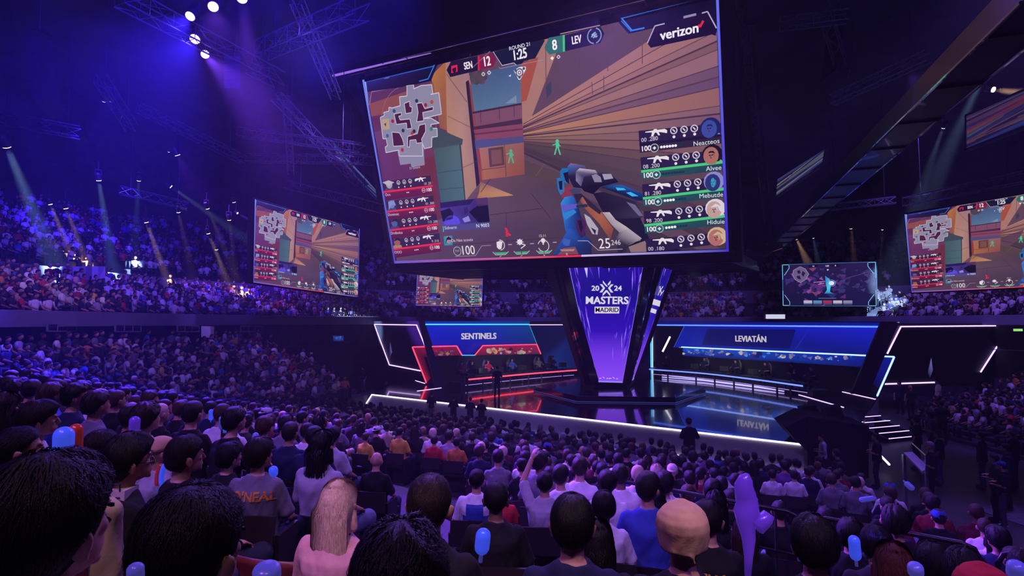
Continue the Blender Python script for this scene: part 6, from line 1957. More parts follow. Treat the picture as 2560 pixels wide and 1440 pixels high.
shared_no = 0
REST = []
for i, (d, r, u, x, y, q) in enumerate(cand):
    sh, hs, hc = random.choice(shirt_names), random.choice(hair_names), random.choice(hair_cols)
    if i >= N_IND:
        REST.append((x, y, zfloor(ROWS[r]), facing(q[0]) + rng.normal(0, .12), sh, hc if hs != 'bald' else None, random.choice([0, 0, 1, 1, 2]))); continue
    capw = None; skin = random.choice([0, 0, 0, 1, 1, 2])
    if hs in ('short', 'cropped') and random.random() < .09: capw = (random.choice(['front', 'back']), random.choice(['black', 'white', 'blue', 'black']))
    hw = 'bald' if hs == 'bald' else (f'{HWORD[hs]}{hc} hair'.strip())
    pos = where(r, u) or 'far from the landmarks'
    if len(pos.split()) > 9 and hc == 'dark brown': hc = 'brown'
    if len(pos.split()) > 9 and sh in ('light grey', 'dark red'): sh = 'grey'
    hw = 'bald' if hs == 'bald' else (f'{HWORD[hs] if len(pos.split()) < 9 else ""}{hc} hair'.strip())
    if capw: hw = capw[1] + ' cap'
    lab = f'{hw}, {sh} t-shirt, {pos}'
    k = 0
    while lab in USED:
        k += 1
        sh = random.choice(['black', 'navy', 'white', 'grey', 'maroon', 'olive', 'tan']); hs = 'short'; hc = random.choice(['black', 'brown', 'auburn']); hw = f'{hc} hair'; capw = None
        lab = f'{hw}, {sh} t-shirt, {pos}'
        if k > 60: break
    USED.add(lab)
    lab = 'person, ' + lab
    pose = random.choices(['seat', 'lean'], [5, 2])[0]
    yaw = random.choice([0, 0, 0, 26, -26])
    o = person(x, y, zfloor(ROWS[r]), facing(q[0]) + rng.normal(0, .10), pose=pose, yaw=yaw, shirt=sh, hair=hs, hairc=hc, skin=skin, cap=capw, scale=float(rng.uniform(.93, 1.04)), hi=d < 4.2, long_=random.random() < .12, trousers=random.randrange(5), label=lab, full=True)
    TAKEN.append((x, y))

# ------------------------------------------------------------------ lettering on a few shirts
def print_on(lab, body, size, z, col, xs=1.0, bold=.03, extra=None, x0=0.0):
    o = hero_obj[lab]; sh = [c for c in o.children if c.name.startswith('shirt')][0]
    b = MB()
    if body:
        vs, fs = text_mesh(body, size, bold * size, 0, 'CENTER', 1.0, xs)
        b.add([Vector((p.x + x0, -.25, z + p.y)) for p in vs], fs)
    if extra: extra(b)
    me0 = b.mesh('print'); t = bpy.data.objects.new('print', me0); COL.objects.link(t)
    # lay it on the back of the shirt
    sv = sh.data
    from mathutils.bvhtree import BVHTree
    bv = BVHTree.FromPolygons([v.co for v in sv.vertices], [tuple(p.vertices) for p in sv.polygons])
    for v in me0.vertices:
        hit = bv.ray_cast(Vector((v.co.x, -1, v.co.z)), Vector((0, 1, 0)))
        v.co.y = (hit[0].y if hit[0] is not None else -.14) - .005
    t.parent = sh; t.data.materials.append(mat('print_' + col[0], col[1], .7))
    return t


def cut_bars(z0, z1, w_, n, x0=0.0):
    def f(b):
        for k in range(n):
            for j in range(6):
                zz = z0 + (z1 - z0) * (j + .5) / 6
                b.add([Vector((x0 - w_ / 2 + w_ * (k + .1) / n, -.25, zz - .012)), Vector((x0 - w_ / 2 + w_ * (k + .75) / n, -.25, zz - .016)), Vector((x0 - w_ / 2 + w_ * (k + .85) / n, -.25, zz + .012)), Vector((x0 - w_ / 2 + w_ * (k + .2) / n, -.25, zz + .015))], [(0, 1, 2, 3)])
    return f


LO = "person in a grey t-shirt with orange lettering across the back"
print_on(LO, "O'NEAL", .098, .93, ('orange', (.75, .3, .03)), .95, .03, None, .025)
print_on('person in a black jersey with gold lettering beside the beige cap', 'IFLY', .10, .90, ('gold', (.62, .40, .08)), .95, .02)


def hexa(b):
    for k in range(6):
        a0, a1 = math.radians(60 * k + 30), math.radians(60 * k + 90)
        for r0, r1 in ((.085, .10), (.04, .05)):
            b.add([Vector((r * math.cos(a), -.25, .74 + r * 1.0 * math.sin(a))) for r, a in ((r0, a0), (r1, a0), (r1, a1), (r0, a1))], [(0, 1, 2, 3)])


print_on('person in a black jersey with gold lettering beside the beige cap', None, 0, 0, ('gold', (.62, .40, .08)), extra=hexa)
LJ = 'person in a white jersey with a blue panel and white lettering'


def bluepanel(b):
    n = 10
    for i in range(n):
        for j in range(n):
            x0, x1 = -.10 + .2 * i / n, -.10 + .2 * (i + 1) / n; z0, z1 = .66 + .32 * j / n, .66 + .32 * (j + 1) / n
            b.add([Vector((x0, -.25, z0)), Vector((x1, -.25, z0)), Vector((x1, -.25, z1)), Vector((x0, -.25, z1))], [(0, 1, 2, 3)])
            if j < 6: b.add([Vector((x0 * 1.7, -.25, z0)), Vector((x1 * 1.7, -.25, z0)), Vector((x1 * 1.7, -.25, z1)), Vector((x0 * 1.7, -.25, z1))], [(0, 1, 2, 3)])


print_on(LJ, None, 0, 0, ('jersey_blue', (.03, .06, .34)), extra=bluepanel)
t = print_on(LJ, 'IFLY', .085, .74, ('jersey_white', (.75, .75, .8)), .9, .02)
for v in t.data.vertices: v.co.y -= .004
print_on('woman with very long blonde hair in a pale pink printed t-shirt', None, 0, 0, ('maroon_ink', (.22, .07, .10)), extra=cut_bars(.60, .74, .26, 9))
# bandana dots
# ------------------------------------------------------------------ chairs in view beside the near people
for (px, py), D, lab in (((338, 1302), 2.5, 'empty dark red chair back left of the nearest black-haired head'), ((745, 1340), 3.3, "dark red chair holding the person in the orange-lettered shirt"), ((560, 1285), 3.0, "dark red chair back left of the person in the orange-lettered shirt")):
    p = P(px, py, D); z = zfloor(ROWS[row_of(xy2uv(p.x, p.y)[1])])
    chair(p.x, p.y, p.z - .82, facing(px) + .1, lab)

# ------------------------------------------------------------------ players and staff
def desk_spot(edge, nr, px, back):
    best = min(range(len(edge)), key=lambda i: abs(pix(edge[i] - nr[i] * back)[0] - px))
    p, n = edge[best] - nr[best] * back, nr[best]
    return p, n


M_gchair = mat('gaming_chair', (.02, .02, .025), .5); M_glow_mon = glow('monitor_light', (.75, .8, 1), 5.0)


def gaming_chair(p, rz, label):
    r = empty('gaming_chair', p, rz, label, 'chair')
    b = MB(); b.box((0, 0, .45), (.5, .5, .1)); b.build('seat', M_gchair, r, bevel=.03)
    b = MB(); b.loft([[Vector((w_ * math.cos(a), -.27 + .05 * math.sin(a) - t * .08, .5 + t * .85)) for a in np.linspace(0, 2 * math.pi, 13)[:-1]] for t, w_ in ((0, .22), (.25, .25), (.6, .27), (.8, .2), (.9, .15), (1, .12))]); b.build('backrest', M_gchair, r, smooth=True)
    b = MB(); b.tube([(0, 0, .06), (0, 0, .42)], .035, 8)
    for k in range(5): b.bar((0, 0, .08), (.3 * math.cos(1.257 * k), .3 * math.sin(1.257 * k), .05), .04)
    b.build('base', M_dsteel, r)


def monitor(p, rz, label):
    r = empty('monitor', p, rz, label, 'monitor')
    b = MB(); b.box((0, 0, .30), (.58, .035, .34)); b.build('housing', M_monback, r, bevel=.008)
    b = MB(); b.box((0, -.021, .30), (.55, .004, .31)); b.build('display', M_glow_mon, r)
    b = MB(); b.bar((0, .02, .0), (0, .02, .25), .05); b.box((0, .0, .008), (.24, .18, .016)); b.build('stand', M_dsteel, r)


PLAY = [
    (le, ln, 1150, 'dark red', 'cropped', None, 'first player from the left behind the red-lit desk, in dark red'), (le, ln, 1180, 'black', 'short', None, 'player in black with a headset at the left end of the red-lit desk'),
    (le, ln, 1222, 'red', 'short', None, 'player in a red shirt behind the red-lit desk'), (le, ln, 1279, 'blue', 'short', None, 'player in a patterned blue shirt in the middle of the red-lit desk'),
    (le, ln, 1347, 'grey', 'cropped', None, 'player in grey, second from the right at the red-lit desk'), (le, ln, 1387, 'navy', 'short', None, 'player in navy nearest the column at the red-lit desk'),
    (re_, rn, 1674, 'black', 'short', None, 'player in black with green sleeves nearest the column at the blue-lit desk'), (re_, rn, 1756, 'navy', 'short', None, 'second player from the column at the blue-lit desk'),
    (re_, rn, 1846, 'navy', 'full', None, 'third player from the column at the blue-lit desk, white badge'), (re_, rn, 1912, 'black', 'short', None, 'fourth player from the column at the blue-lit desk'),
    (re_, rn, 2020, 'black', 'full', None, 'player at the far right end of the blue-lit desk')]
for k, (e_, n_, px, sh, hs, cp, lab) in enumerate(PLAY):
    p, n = desk_spot(e_, n_, px, 1.18)
    rz = math.atan2(-n.x, n.y) + (.35 if e_ is re_ else -.35)
    o = person(p.x, p.y, SZ + .36, rz, 'desk', 0, sh, hs, 'black', 0, 1.0, False, k == 6, 1, cp, lab, 'players at the desks', shoes=M_shoe)
    hb = MB()
    hb.tube([(.086 * math.sin(a), -.012, .012 + .128 * math.cos(a)) for a in np.linspace(-1.5, 1.5, 11)], .011, 6)
    for s_ in (-1, 1): hb.ell((s_ * .09, -.005, -.02), (.02, .034, .042), nu=10, nv=6)
    h = hb.build('headset', M_monback, o); h.matrix_local = head_matrix(DESK, 0)
    q = p - n * .42; nth = ['first', 'second', 'third', 'fourth', 'fifth', 'sixth'][k if k < 6 else k - 6] + ' from the left at the ' + ('red' if k < 6 else 'blue') + '-lit desk'
    gaming_chair((p.x - n.x * .08, p.y - n.y * .08, SZ + .36), rz, 'black gaming chair, ' + nth)
    side = Vector((n.y, -n.x, 0)) * (-.34 if e_ is le else .34)
    m_ = p + n * .74 + side
    monitor((m_.x, m_.y, SZ + .77), rz + (.5 if e_ is re_ else -.5), 'dark monitor, ' + nth)

# people standing or sitting on the floor: head-top pixel, distance, pose, look, turn, label
FLOOR = [
    ((1079, 980), 31.5, 'stand', dict(shirt='black', hair='cropped', trousers=2), 0, 'security guard in black standing at the stage front, leftmost of four'),
    ((1134, 989), 31.0, 'hold', dict(shirt='black', hair='short', trousers=1), 0, 'security guard in black at the stage front, second of four'),
    ((1176, 992), 30.6, 'hold', dict(shirt='black', hair='short', trousers=0), 0, 'security guard in black at the stage front, third of four'),
    ((1204, 996), 30.0, 'hold', dict(shirt='black', hair='short', trousers=1), -.3, 'security guard in black at the stage front, rightmost of four'),
    ((956, 950), 34.8, 'kneel', dict(shirt='black', hair='short', cap=('front', 'black')), -1.2, 'photographer in black crouching at the left corner of the stage'),
    ((910, 868), 43.0, 'stand', dict(shirt='black', hair='short', trousers=3), 2.6, 'person in black top and pale trousers standing left of the stage'),
    ((870, 960), 33.0, 'stand', dict(shirt='black', hair='short', trousers=1), .8, 'dark figure standing beside the left stand near the stage corner'),
    ((1243, 914), 32.5, 'stand', dict(shirt='black', hair='cropped', trousers=1), .1, 'dark figure standing on stage before the red-lit desk'),
    ((1980, 905), 33.6, 'hold', dict(shirt='black', hair='short', trousers=1), .9, 'coach in black standing at the right end of the blue-lit desk'),
    ((1722, 1043), 17.5, 'hold', dict(shirt='black', hair='short', cap=('back', 'black'), trousers=1), 0, 'broad dark figure in a cap standing before the stage light line'),
    ((2055, 1084), 19.2, 'hold', dict(shirt='light grey', hair='tied', trousers=1), 1.2, 'woman in a pale top standing against the black draped box'),
    ((2092, 1122), 16.0, 'hold', dict(shirt='black', hair='short', trousers=1), .5, 'camera operator in black before the draped box'),
    ((2190, 1082), 18.2, 'hold', dict(shirt='black', hair='short', trousers=0), .9, 'person in black with crossed arms at the right end of the draped box'),
    ((2248, 952), 29.5, 'stand', dict(shirt='navy', hair='short', trousers=1), 2.2, 'person in navy standing under the right wing panel'),
    ((2276, 962), 28.0, 'stand', dict(shirt='black', hair='bald', trousers=1), .2, 'bald person in a black suit walking away on the right floor'),
    ((2344, 948), 30.0, 'stand', dict(shirt='white', hair='short', trousers=1), 1.2, 'person in a white t-shirt standing under the right wing panel'),
    ((2290, 1040), 20.5, 'stand', dict(shirt='black', hair='short', trousers=1), .6, 'person in a printed black t-shirt on the right floor'),
    ((2352, 1000), 20.0, 'hold', dict(shirt='black', hair='short', trousers=1), -.5, 'large dark figure with folded hands in the middle of the right floor'),
    ((2326, 1030), 21.5, 'hold', dict(shirt='grey', hair='full', trousers=1), .9, 'person in grey half hidden behind the large dark figure'),
    ((2405, 985), 23.0, 'stand', dict(shirt='black', hair='cropped', trousers=1), .4, 'person in black, left of a trio on the right floor'),
    ((2432, 990), 22.5, 'stand', dict(shirt='black', hair='short', hairc='brown', trousers=0), .3, 'person in black, middle of a trio on the right floor'),
    ((2500, 992), 21.5, 'stand', dict(shirt='navy', hair='tied', trousers=1), .3, 'woman in navy with tied hair, right of a trio on the right floor'),
    ((2468, 1000), 23.5, 'stand', dict(shirt='black', hair='short', trousers=1), .5, 'person in black behind the trio on the right floor'),
    ((2545, 1000), 22.0, 'stand', dict(shirt='purple', hair='short', trousers=1), .2, 'person in purple at the right edge of the floor'),
    ((2346, 1076), 18.6, 'stand', dict(shirt='black', hair='full', trousers=4), .7, 'person in pale jeans with a belt bag on the right floor'),
    ((2326, 1102), 15.6, 'hold', dict(shirt='black', hair='cropped', hairc='grey', trousers=1), .9, 'person with glasses in a black t-shirt at the slanted pale board'),
    ((2452, 1080), 18.2, 'stand', dict(shirt='black', hair='short', hairc='brown', trousers=4, long_=True), .7, 'person in black sweater and faded jeans standing on the right floor'),
    ((2530, 1072), 17.6, 'stand', dict(shirt='black', hair='short', cap=('back', 'white'), trousers=1), .5, 'person in a white cap at the right edge of the floor'),
    ((2516, 1108), 16.2, 'stand', dict(shirt='navy', hair='full', trousers=1), .7, 'person with thick dark hair near the right edge, facing the stage'),
    ((2486, 1133), 15.2, 'hold', dict(shirt='charcoal', hair='short', trousers=1), .8, 'person looking left beside the blue-capped one'),
    ((2505, 1151), 14.7, 'hold', dict(shirt='black', hair='short', cap=('front', 'blue'), trousers=2, shoes=M_shoew), .8, 'person in a blue cap, black t-shirt and shorts on the right floor'),
]
for (px, py), D, pose, kw, rz, lab in FLOOR:
    kw = dict(kw); hd = P(px, py, D)
    on_stage = 'desk' in lab
    zf = SZ if on_stage else (terrace_z(hd.x, hd.y) if D < 18 and px < 1800 else 0.0)
    top = POSES[pose]['head'][2] + .135
    sc_ = min(1.08, max(.9, (hd.z - zf) / top))
    # keep the feet on the floor: move along the sight line until the head height fits
    for it in range(12):
        k = (CAM_H - (zf + top * sc_)) / max(.05, CAM_H - hd.z)
        if .8 < k < 1.25: hd = P(px, py, D * k); D = D * k
    person(hd.x, hd.y, zf, rz, pose, 0, label=lab, group='people standing on the arena floor', scale=sc_, **kw)

# ------------------------------------------------------------------ the far crowd: one mass
def lowpoly():
    b = MB(); parts = []
    def mark(name, fn):
        n = len(b.v); fn(); parts.extend([name] * (len(b.v) - n))
    mark(0, lambda: b.loft([[Vector((rx * math.cos(a), oy + ry * math.sin(a), z)) for a in np.linspace(0, 2 * math.pi, 8)[:-1]] for z, rx, ry, oy in ((.42, .18, .14, 0), (.70, .16, .12, -.02), (.93, .20, .125, -.03), (1.02, .17, .09, -.03), (1.07, .06, .06, -.02))]))
    mark(1, lambda: b.ell((0, .01, 1.215), (.082, .10, .12), nu=8, nv=6))
    mark(2, lambda: b.loft([[Vector((.09 * k * math.cos(a), -.012 + .108 * k * math.sin(a), z - (.10 if math.sin(a) < -.1 else (.05 if math.sin(a) < .5 else 0)) * (k > .9))) for a in np.linspace(0, 2 * math.pi, 9)[:-1]] for z, k in ((1.27, 1), (1.31, .85), (1.345, .4))]))
    for s_ in (-1, 1):
        mark(0, lambda: b.tube([(s_ * .19, -.03, 1.0), (s_ * .25, .02, .80)], [.06, .055], 5))
        mark(1, lambda: b.tube([(s_ * .245, .03, .79), (s_ * .15, .27, .67)], [.042, .035], 5))
        mark(3, lambda: b.tube([(s_ * .1, 0, .5), (s_ * .14, .43, .52), (s_ * .14, .42, .06)], [.085, .07, .05], 5))
    tris = []
    for f in b.f:
        for k in range(1, len(f) - 1): tris.append((f[0], f[k], f[k + 1]))
    return np.array([tuple(v) for v in b.v], np.float32), np.array(tris, np.int32), np.array(parts)


LV, LT, LP = lowpoly()
SKC = np.array([(.50, .27, .19), (.36, .19, .125), (.17, .085, .055)])
CR_SH = ['black'] * 24 + ['charcoal'] * 8 + ['navy'] * 8 + ['white'] * 30 + ['light grey'] * 14 + ['grey'] * 8 + ['red'] * 3 + ['dark red'] * 3 + ['blue'] * 6 + ['yellow'] * 3 + ['orange'] * 2 + ['pale pink'] * 2 + ['tan'] * 3
mass = []
for (x, y, z, a, sh, hc, sk) in REST: mass.append((x, y, z, a, SHIRTS[sh], HAIRC[hc] if hc else SKC[sk], SKC[sk]))


def fill_tier(rows, i0, i1, occ, sp=.54, flt=None):
    for d, z in rows:
        pts = [p + n * (d + .45) for p, n in list(zip(PATH, NORM))[i0:i1]]
        acc = 0.0
        for k in range(len(pts) - 1):
            L = (pts[k + 1] - pts[k]).length; n = int(L / sp); n = n + (1 if random.random() < L / sp - n else 0)
            for j in range(n):
                if random.random() > occ: continue
                t = (j + random.uniform(.25, .75)) / n
                p = pts[k].lerp(pts[k + 1], t)
                if p.y < 2: continue
                q = pix((p.x, p.y, z + 1))
                if not (-60 < q[0] < 2620): continue
                if flt and not flt(p, q, d): continue
                a = math.atan2(-(5 - p.x), (30 - p.y)) + random.gauss(0, .25)
                sk = random.choice([0, 0, 1, 1, 2]); hc = random.choice(hair_cols)
                mass.append((p.x + random.gauss(0, .04), p.y + random.gauss(0, .04), z, a, SHIRTS[random.choice(CR_SH)], HAIRC[hc], SKC[sk]))


AISLES = [4, 13, 21, 28, 35, 43, 52, 60, 68, 76, 84, 92]
def not_aisle(p, q, d):
    best = min(range(len(PATH)), key=lambda i: (PATH[i] - p.xy.to_3d()).length)
    return True
def gap(p, q, d):
    for k in AISLES:
        n, t0 = NORM[k], PATH[k]
        if abs((p - t0).dot(Vector((n.y, -n.x, 0)))) < .62 and (p - t0).length < 26: return False
    return True


fill_tier(LOW, 0, 30, .93, .53, lambda p, q, d: gap(p, q, d) and (terrace_z(p.x, p.y) < .95 + .29 * (d + 8.2) / ROWP + .05) and p.y < 38)
fill_tier(LOWR, 89, 104, .95, .52, lambda p, q, d: p.y < 30.5)
fill_tier(MID, 0, 105, .93, .54, gap)
fill_tier(UPP, 0, 105, .80, .56, lambda p, q, d: gap(p, q, d) and (random.random() < .9 if p.x < -10 else random.random() < .75))
n = len(mass); nv, nt_ = len(LV), len(LT)
X = np.array([(m_[0], m_[1], m_[2]) for m_ in mass], np.float32); A = np.array([m_[3] for m_ in mass], np.float32)
S = rng.uniform(.92, 1.05, n).astype(np.float32)
ca, sa = np.cos(A), np.sin(A)
V = LV[None] * S[:, None, None]
# a little individual lean
lean = rng.normal(0, .05, (n, 2)).astype(np.float32)
V = V.copy(); V[:, :, 0] += lean[:, :1] * np.maximum(0, V[:, :, 2] - .5); V[:, :, 1] += np.abs(lean[:, 1:]) * np.maximum(0, V[:, :, 2] - .5)
W = np.empty_like(V)
W[:, :, 0] = V[:, :, 0] * ca[:, None] - V[:, :, 1] * sa[:, None] + X[:, :1]
W[:, :, 1] = V[:, :, 0] * sa[:, None] + V[:, :, 1] * ca[:, None] + X[:, 1:2]
W[:, :, 2] = V[:, :, 2] + X[:, 2:]
C4 = np.ones((n, nv, 4), np.float32)
pal = np.stack([np.array([m_[4] for m_ in mass]), np.array([m_[6] for m_ in mass]), np.array([m_[5] for m_ in mass]), np.tile(np.array([[.02, .022, .035]]), (n, 1))], 1)
C4[:, :, :3] = pal[:, LP]
T = (LT[None] + (np.arange(n, dtype=np.int32) * nv)[:, None, None]).reshape(-1, 3)
me = bpy.data.meshes.new('seated_crowd')
me.vertices.add(n * nv); me.vertices.foreach_set('co', W.ravel())
me.loops.add(len(T) * 3); me.loops.foreach_set('vertex_index', T.ravel())
me.polygons.add(len(T)); me.polygons.foreach_set('loop_start', np.arange(len(T), dtype=np.int32) * 3)
at = me.color_attributes.new('col', 'FLOAT_COLOR', 'POINT'); at.data.foreach_set('color', C4.ravel())
me.update(calc_edges=True); me.polygons.foreach_set('use_smooth', np.ones(len(T), bool))
o = link('seated_crowd', me, attr_mat('crowd_clothes', False, rough=.85))
tag(o, 'mass of seated spectators filling the far rows and the surrounding stands', 'crowd', None, 'stuff')
print('CROWD', n, 'cand', len(cand), 'far rest', len(REST))

# small bright parts are seen but need not be sampled as lamps; the light lines and the column do light their surroundings
for m in bpy.data.materials:
    if m.name not in ('led_white', 'led_red', 'led_desk_blue', 'column_picture', 'led_violet'):
        m.cycles.emission_sampling = 'NONE'

# ------------------------------------------------------------------ things around the hall
# railing at the front of the upper terrace
M_rail = mat('rail_black_steel', (.03, .03, .035), .3, metal=.6)


def railing(u0, u1, v, label, n):
    a, c = uv2xy(u0, v), uv2xy(u1, v); z = zfloor(6.05)
    r = empty('handrail', ((a[0] + c[0]) / 2, (a[1] + c[1]) / 2, z), 0, label, 'railing')
    A, B = Vector((*a, z)), Vector((*c, z)); d = (B - A).normalized()
    h = Vector((0, 0, .98))
    pts = [A, A + h - Vector((0, 0, .12)), A + h - Vector((0, 0, .03)) + d * .04, A + h + d * .13, B + h - d * .13, B + h - Vector((0, 0, .03)) - d * .04, B + h - Vector((0, 0, .12)), B]
    MB().tube(pts, .024, 8).build('top_rail', M_rail, r, smooth=True, world=True)
    MB().tube([A + h * .55, B + h * .55], .016, 6).build('middle_rail', M_rail, r, world=True)
    for k in range(1, n): MB().bar(A.lerp(B, k / n), A.lerp(B, k / n) + h * .99, .022).build('post', M_rail, r, world=True)
    return r


railing(-1.02, .34, 6.72, 'black handrail in front of the upper rows, left of the gap', 7)
railing(.46, 4.2, 6.72, 'black handrail in front of the upper rows, running off the right edge', 16)
railing(-3.4, -1.12, 6.72, 'low black handrail behind the beige cap', 9)


# inflatable glow sticks
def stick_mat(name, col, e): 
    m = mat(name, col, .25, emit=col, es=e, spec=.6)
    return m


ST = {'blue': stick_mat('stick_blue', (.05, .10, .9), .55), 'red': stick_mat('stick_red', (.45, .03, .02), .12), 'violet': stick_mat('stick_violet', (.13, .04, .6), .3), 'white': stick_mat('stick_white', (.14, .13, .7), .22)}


def stick(p0, p1, r, col, label, bend=None, parent=None, name='glow_stick'):
    b = MB(); p0, p1 = Vector(p0), Vector(p1)
    L = (p1 - p0).length; cap_ = min(r, L * .3) / L
    ts = [cap_ * (1 - math.cos(a)) for a in np.linspace(.12, math.pi / 2, 6)]; rr_ = [math.sin(a) for a in np.linspace(.12, math.pi / 2, 6)]
    mid = list(np.linspace(cap_, 1 - cap_, 7))[1:-1]
    ts = ts + mid + [1 - t for t in reversed(ts)]; rr_ = rr_ + [1] * len(mid) + list(reversed(rr_))
    pts, rs = [], []
    for t, q_ in zip(ts, rr_):
        q = p0.lerp(p1, t)
        if bend is not None: q = q + Vector(bend) * math.sin(math.pi * t)
        pts.append(q); rs.append(r * q_)
    b.tube(pts, rs, 14)
    o = b.build(name, ST[col], parent, smooth=True)
    v = MB(); d = (p1 - p0).normalized(); v.tube([p0 - d * .03, p0 + d * .012], r * .28, 8); v.build('valve', ST['white'], o)
    return tag(o, label, 'glow stick', 'glow sticks held by the audience')


STK = [
    ((158, 1135), (160, 1068), 2.35, .037, 'blue', 'fat blue glow stick standing up at the left beside a red one'),
    ((188, 1135), (190, 1060), 2.42, .027, 'red', 'red glow stick standing up right of the fat blue one'),
    ((335, 1080), (338, 1042), 4.6, .04, 'violet', 'violet glow stick among the heads at the left'),
    ((347, 1080), (349, 1046), 4.7, .028, 'white', 'thin pale glow stick right of the violet one'),
    ((527, 1050), (528, 1024), 7.5, .03, 'blue', 'small blue glow stick farther back left of centre'),
    ((552, 1072), (553, 1042), 6.5, .025, 'white', 'thin pale glow stick in the middle of the left rows'),
    ((562, 1078), (574, 1064), 6.3, .035, 'blue', 'tilted blue glow stick in the middle of the left rows'),
    ((636, 1105), (640, 1083), 5.6, .03, 'white', 'pale glow stick above the orange-lettered shirt'),
    ((684, 1190), (683, 1168), 4.6, .035, 'blue', 'blue glow stick beside the orange-lettered shirt'),
    ((1203, 1385), (1210, 1322), 2.0, .026, 'blue', 'bright blue glow stick held up at the bottom centre'),
    ((2140, 1400), (2134, 1340), 2.6, .024, 'blue', 'blue glow stick at lower right, left of the auburn-haired woman'),
    ((2290, 1440), (2288, 1410), 2.3, .028, 'white', 'pale glow stick at the bottom right of the auburn-haired woman'),
    ((2540, 1445), (2542, 1405), 2.1, .03, 'white', 'pale glow stick in the lower right corner'),
    ((340, 1455), (338, 1410), .95, .013, 'white', 'rounded tip of a pale glow stick at the bottom left'),
    ((668, 1455), (666, 1412), .95, .022, 'white', 'rounded tip of a pale glow stick below the orange-lettered shirt'),
    ((2185, 1245), (2150, 1250), 9.0, .04, 'white', 'printed pale balloon stick lying across laps on the right'),
    ((2262, 1205), (2285, 1225), 9.8, .05, 'white', 'printed pale balloon stick raised near the slanted board'),
    ((2268, 1290), (2276, 1315), 7.8, .022, 'white', 'narrow printed balloon stick left of the blue cap'),
    ((1885, 1260), (1890, 1245), 7.2, .03, 'white', 'small printed balloon stick behind the middle railing'),
    ((1950, 1262), (1951, 1252), 8.0, .022, 'white', 'tiny printed balloon stick right of the railing'),
]
for a, c, D, r, col, lab in STK: stick(P(*a, D), P(*c, D * .99), r, col, lab)
# twisted balloon stick, blown half full
b = MB(); c0 = P(1877, 1440, 1.9); prof = [(0, .010, 0, 0), (.06, .014, .004, 0), (.12, .022, .006, 0), (.17, .030, .002, .01), (.20, .042, .006, .012), (.23, .036, .012, .02), (.26, .034, .004, .014), (.29, .030, -.002, .01), (.315, .022, .004, .006), (.33, .006, .008, 0)]
b.tube([c0 + Vector((-.01 + x, y, z)) for z, r, x, y in prof], [r for z, r, x, y in prof], 14)
o = b.build('glow_stick', ST['violet'], smooth=True); tag(o, 'large twisted violet balloon stick raised right of the beige cap', 'glow stick', 'glow sticks held by the audience')
b = MB(); b.tube([c0 + Vector((.02, -.01, .16)), c0 + Vector((.06, 0, .19)), c0 + Vector((.07, 0, .18)), c0 + Vector((.076, 0, .176))], [.026, .024, .016, .003], 12); b.build('bulge', ST['violet'], o, smooth=True)
# folded sticks in the hand of the pale-cap person
for a, c, D, r, col, lab in (((395, 1215), (405, 1160), 3.6, .018, 'red', 'red folded balloon stick held by the pale-cap person'), ((405, 1215), (414, 1158), 3.58, .016, 'blue', 'blue folded balloon stick held by the pale-cap person')):
    stick(P(*a, D), P(*c, D), r, col, lab, bend=(-.012, 0, 0))

# paper bag on the left
c = P(306, 1252, 2.7)
b = MB(); b.loft([[c + Vector((sx * w_, sy * .05, z)) for sx, sy in ((-1, -1), (1, -1), (1, 1), (-1, 1))] for z, w_ in ((-.085, .038), (.06, .043))])
o = b.build('paper_bag', mat('bag_white', (.6, .52, .58), .8)); tag(o, 'white printed paper bag beside the person with glasses on the left', 'bag')
b = MB(); b.tube([c + Vector((-.02, -.05, .06)), c + Vector((-.02, -.05, .09)), c + Vector((.02, -.05, .09)), c + Vector((.02, -.05, .06))], .004, 6); b.build('handle', mat('bag_handle', (.03, .03, .03), .6), o)
b = MB(); [b.box(c + Vector((0, -.052, .03 - .012 * k_)), (.045 - .01 * (k_ % 2), .002, .005)) for k_ in range(4)]; b.build('print', mat('print_ink', (.06, .05, .09), .8), o)

# raised bent knee in pale trousers at the lower left
b = MB(); k = P(255, 1285, 1.85)
limb(b, [k + Vector((-.2, -.22, -.16)), k, k + Vector((.01, .05, -.45))], [.075, .062, .05], 14)
# (belongs to the person seated there)
kn = remeshed(b, .012, 3, 'leg'); wrinkle(kn, .006, 18, 3)
o = [q for q in bpy.data.objects if q.get('label') == 'person with thick black hair filling the lower left corner, pale collar'][0]
lg = link('raised_knee', kn, M_TR[3], o); bpy.context.view_layer.update(); lg.matrix_parent_inverse = o.matrix_world.inverted()

# glasses
gl = MB()
for s_ in (-1, 1):
    gl.tube([(s_ * .034 + .021 * math.cos(a), .102, -.018 + .017 * math.sin(a)) for a in np.linspace(0, 6.283, 15)], .0018, 5)
    gl.tube([(s_ * .055, .10, -.016), (s_ * .079, .06, -.013), (s_ * .083, -.005, -.014)], .0018, 5)
gl.tube([(-.013, .104, -.014), (.013, .104, -.014)], .0018, 5)
GL = gl.mesh('glasses')
for lab in ('person with thick black hair and glasses in a black t-shirt, white bag beside', 'person with cropped hair and glasses at the left edge, black shirt', 'person in a white t-shirt right of the red glow stick', 'person with glasses in a black t-shirt at the slanted pale board'):
    for q in bpy.data.objects:
        if q.get('label') == lab: add('glasses', GL, M_monback, q, head_matrix(STAND if 'board' in lab else SEAT, 0))

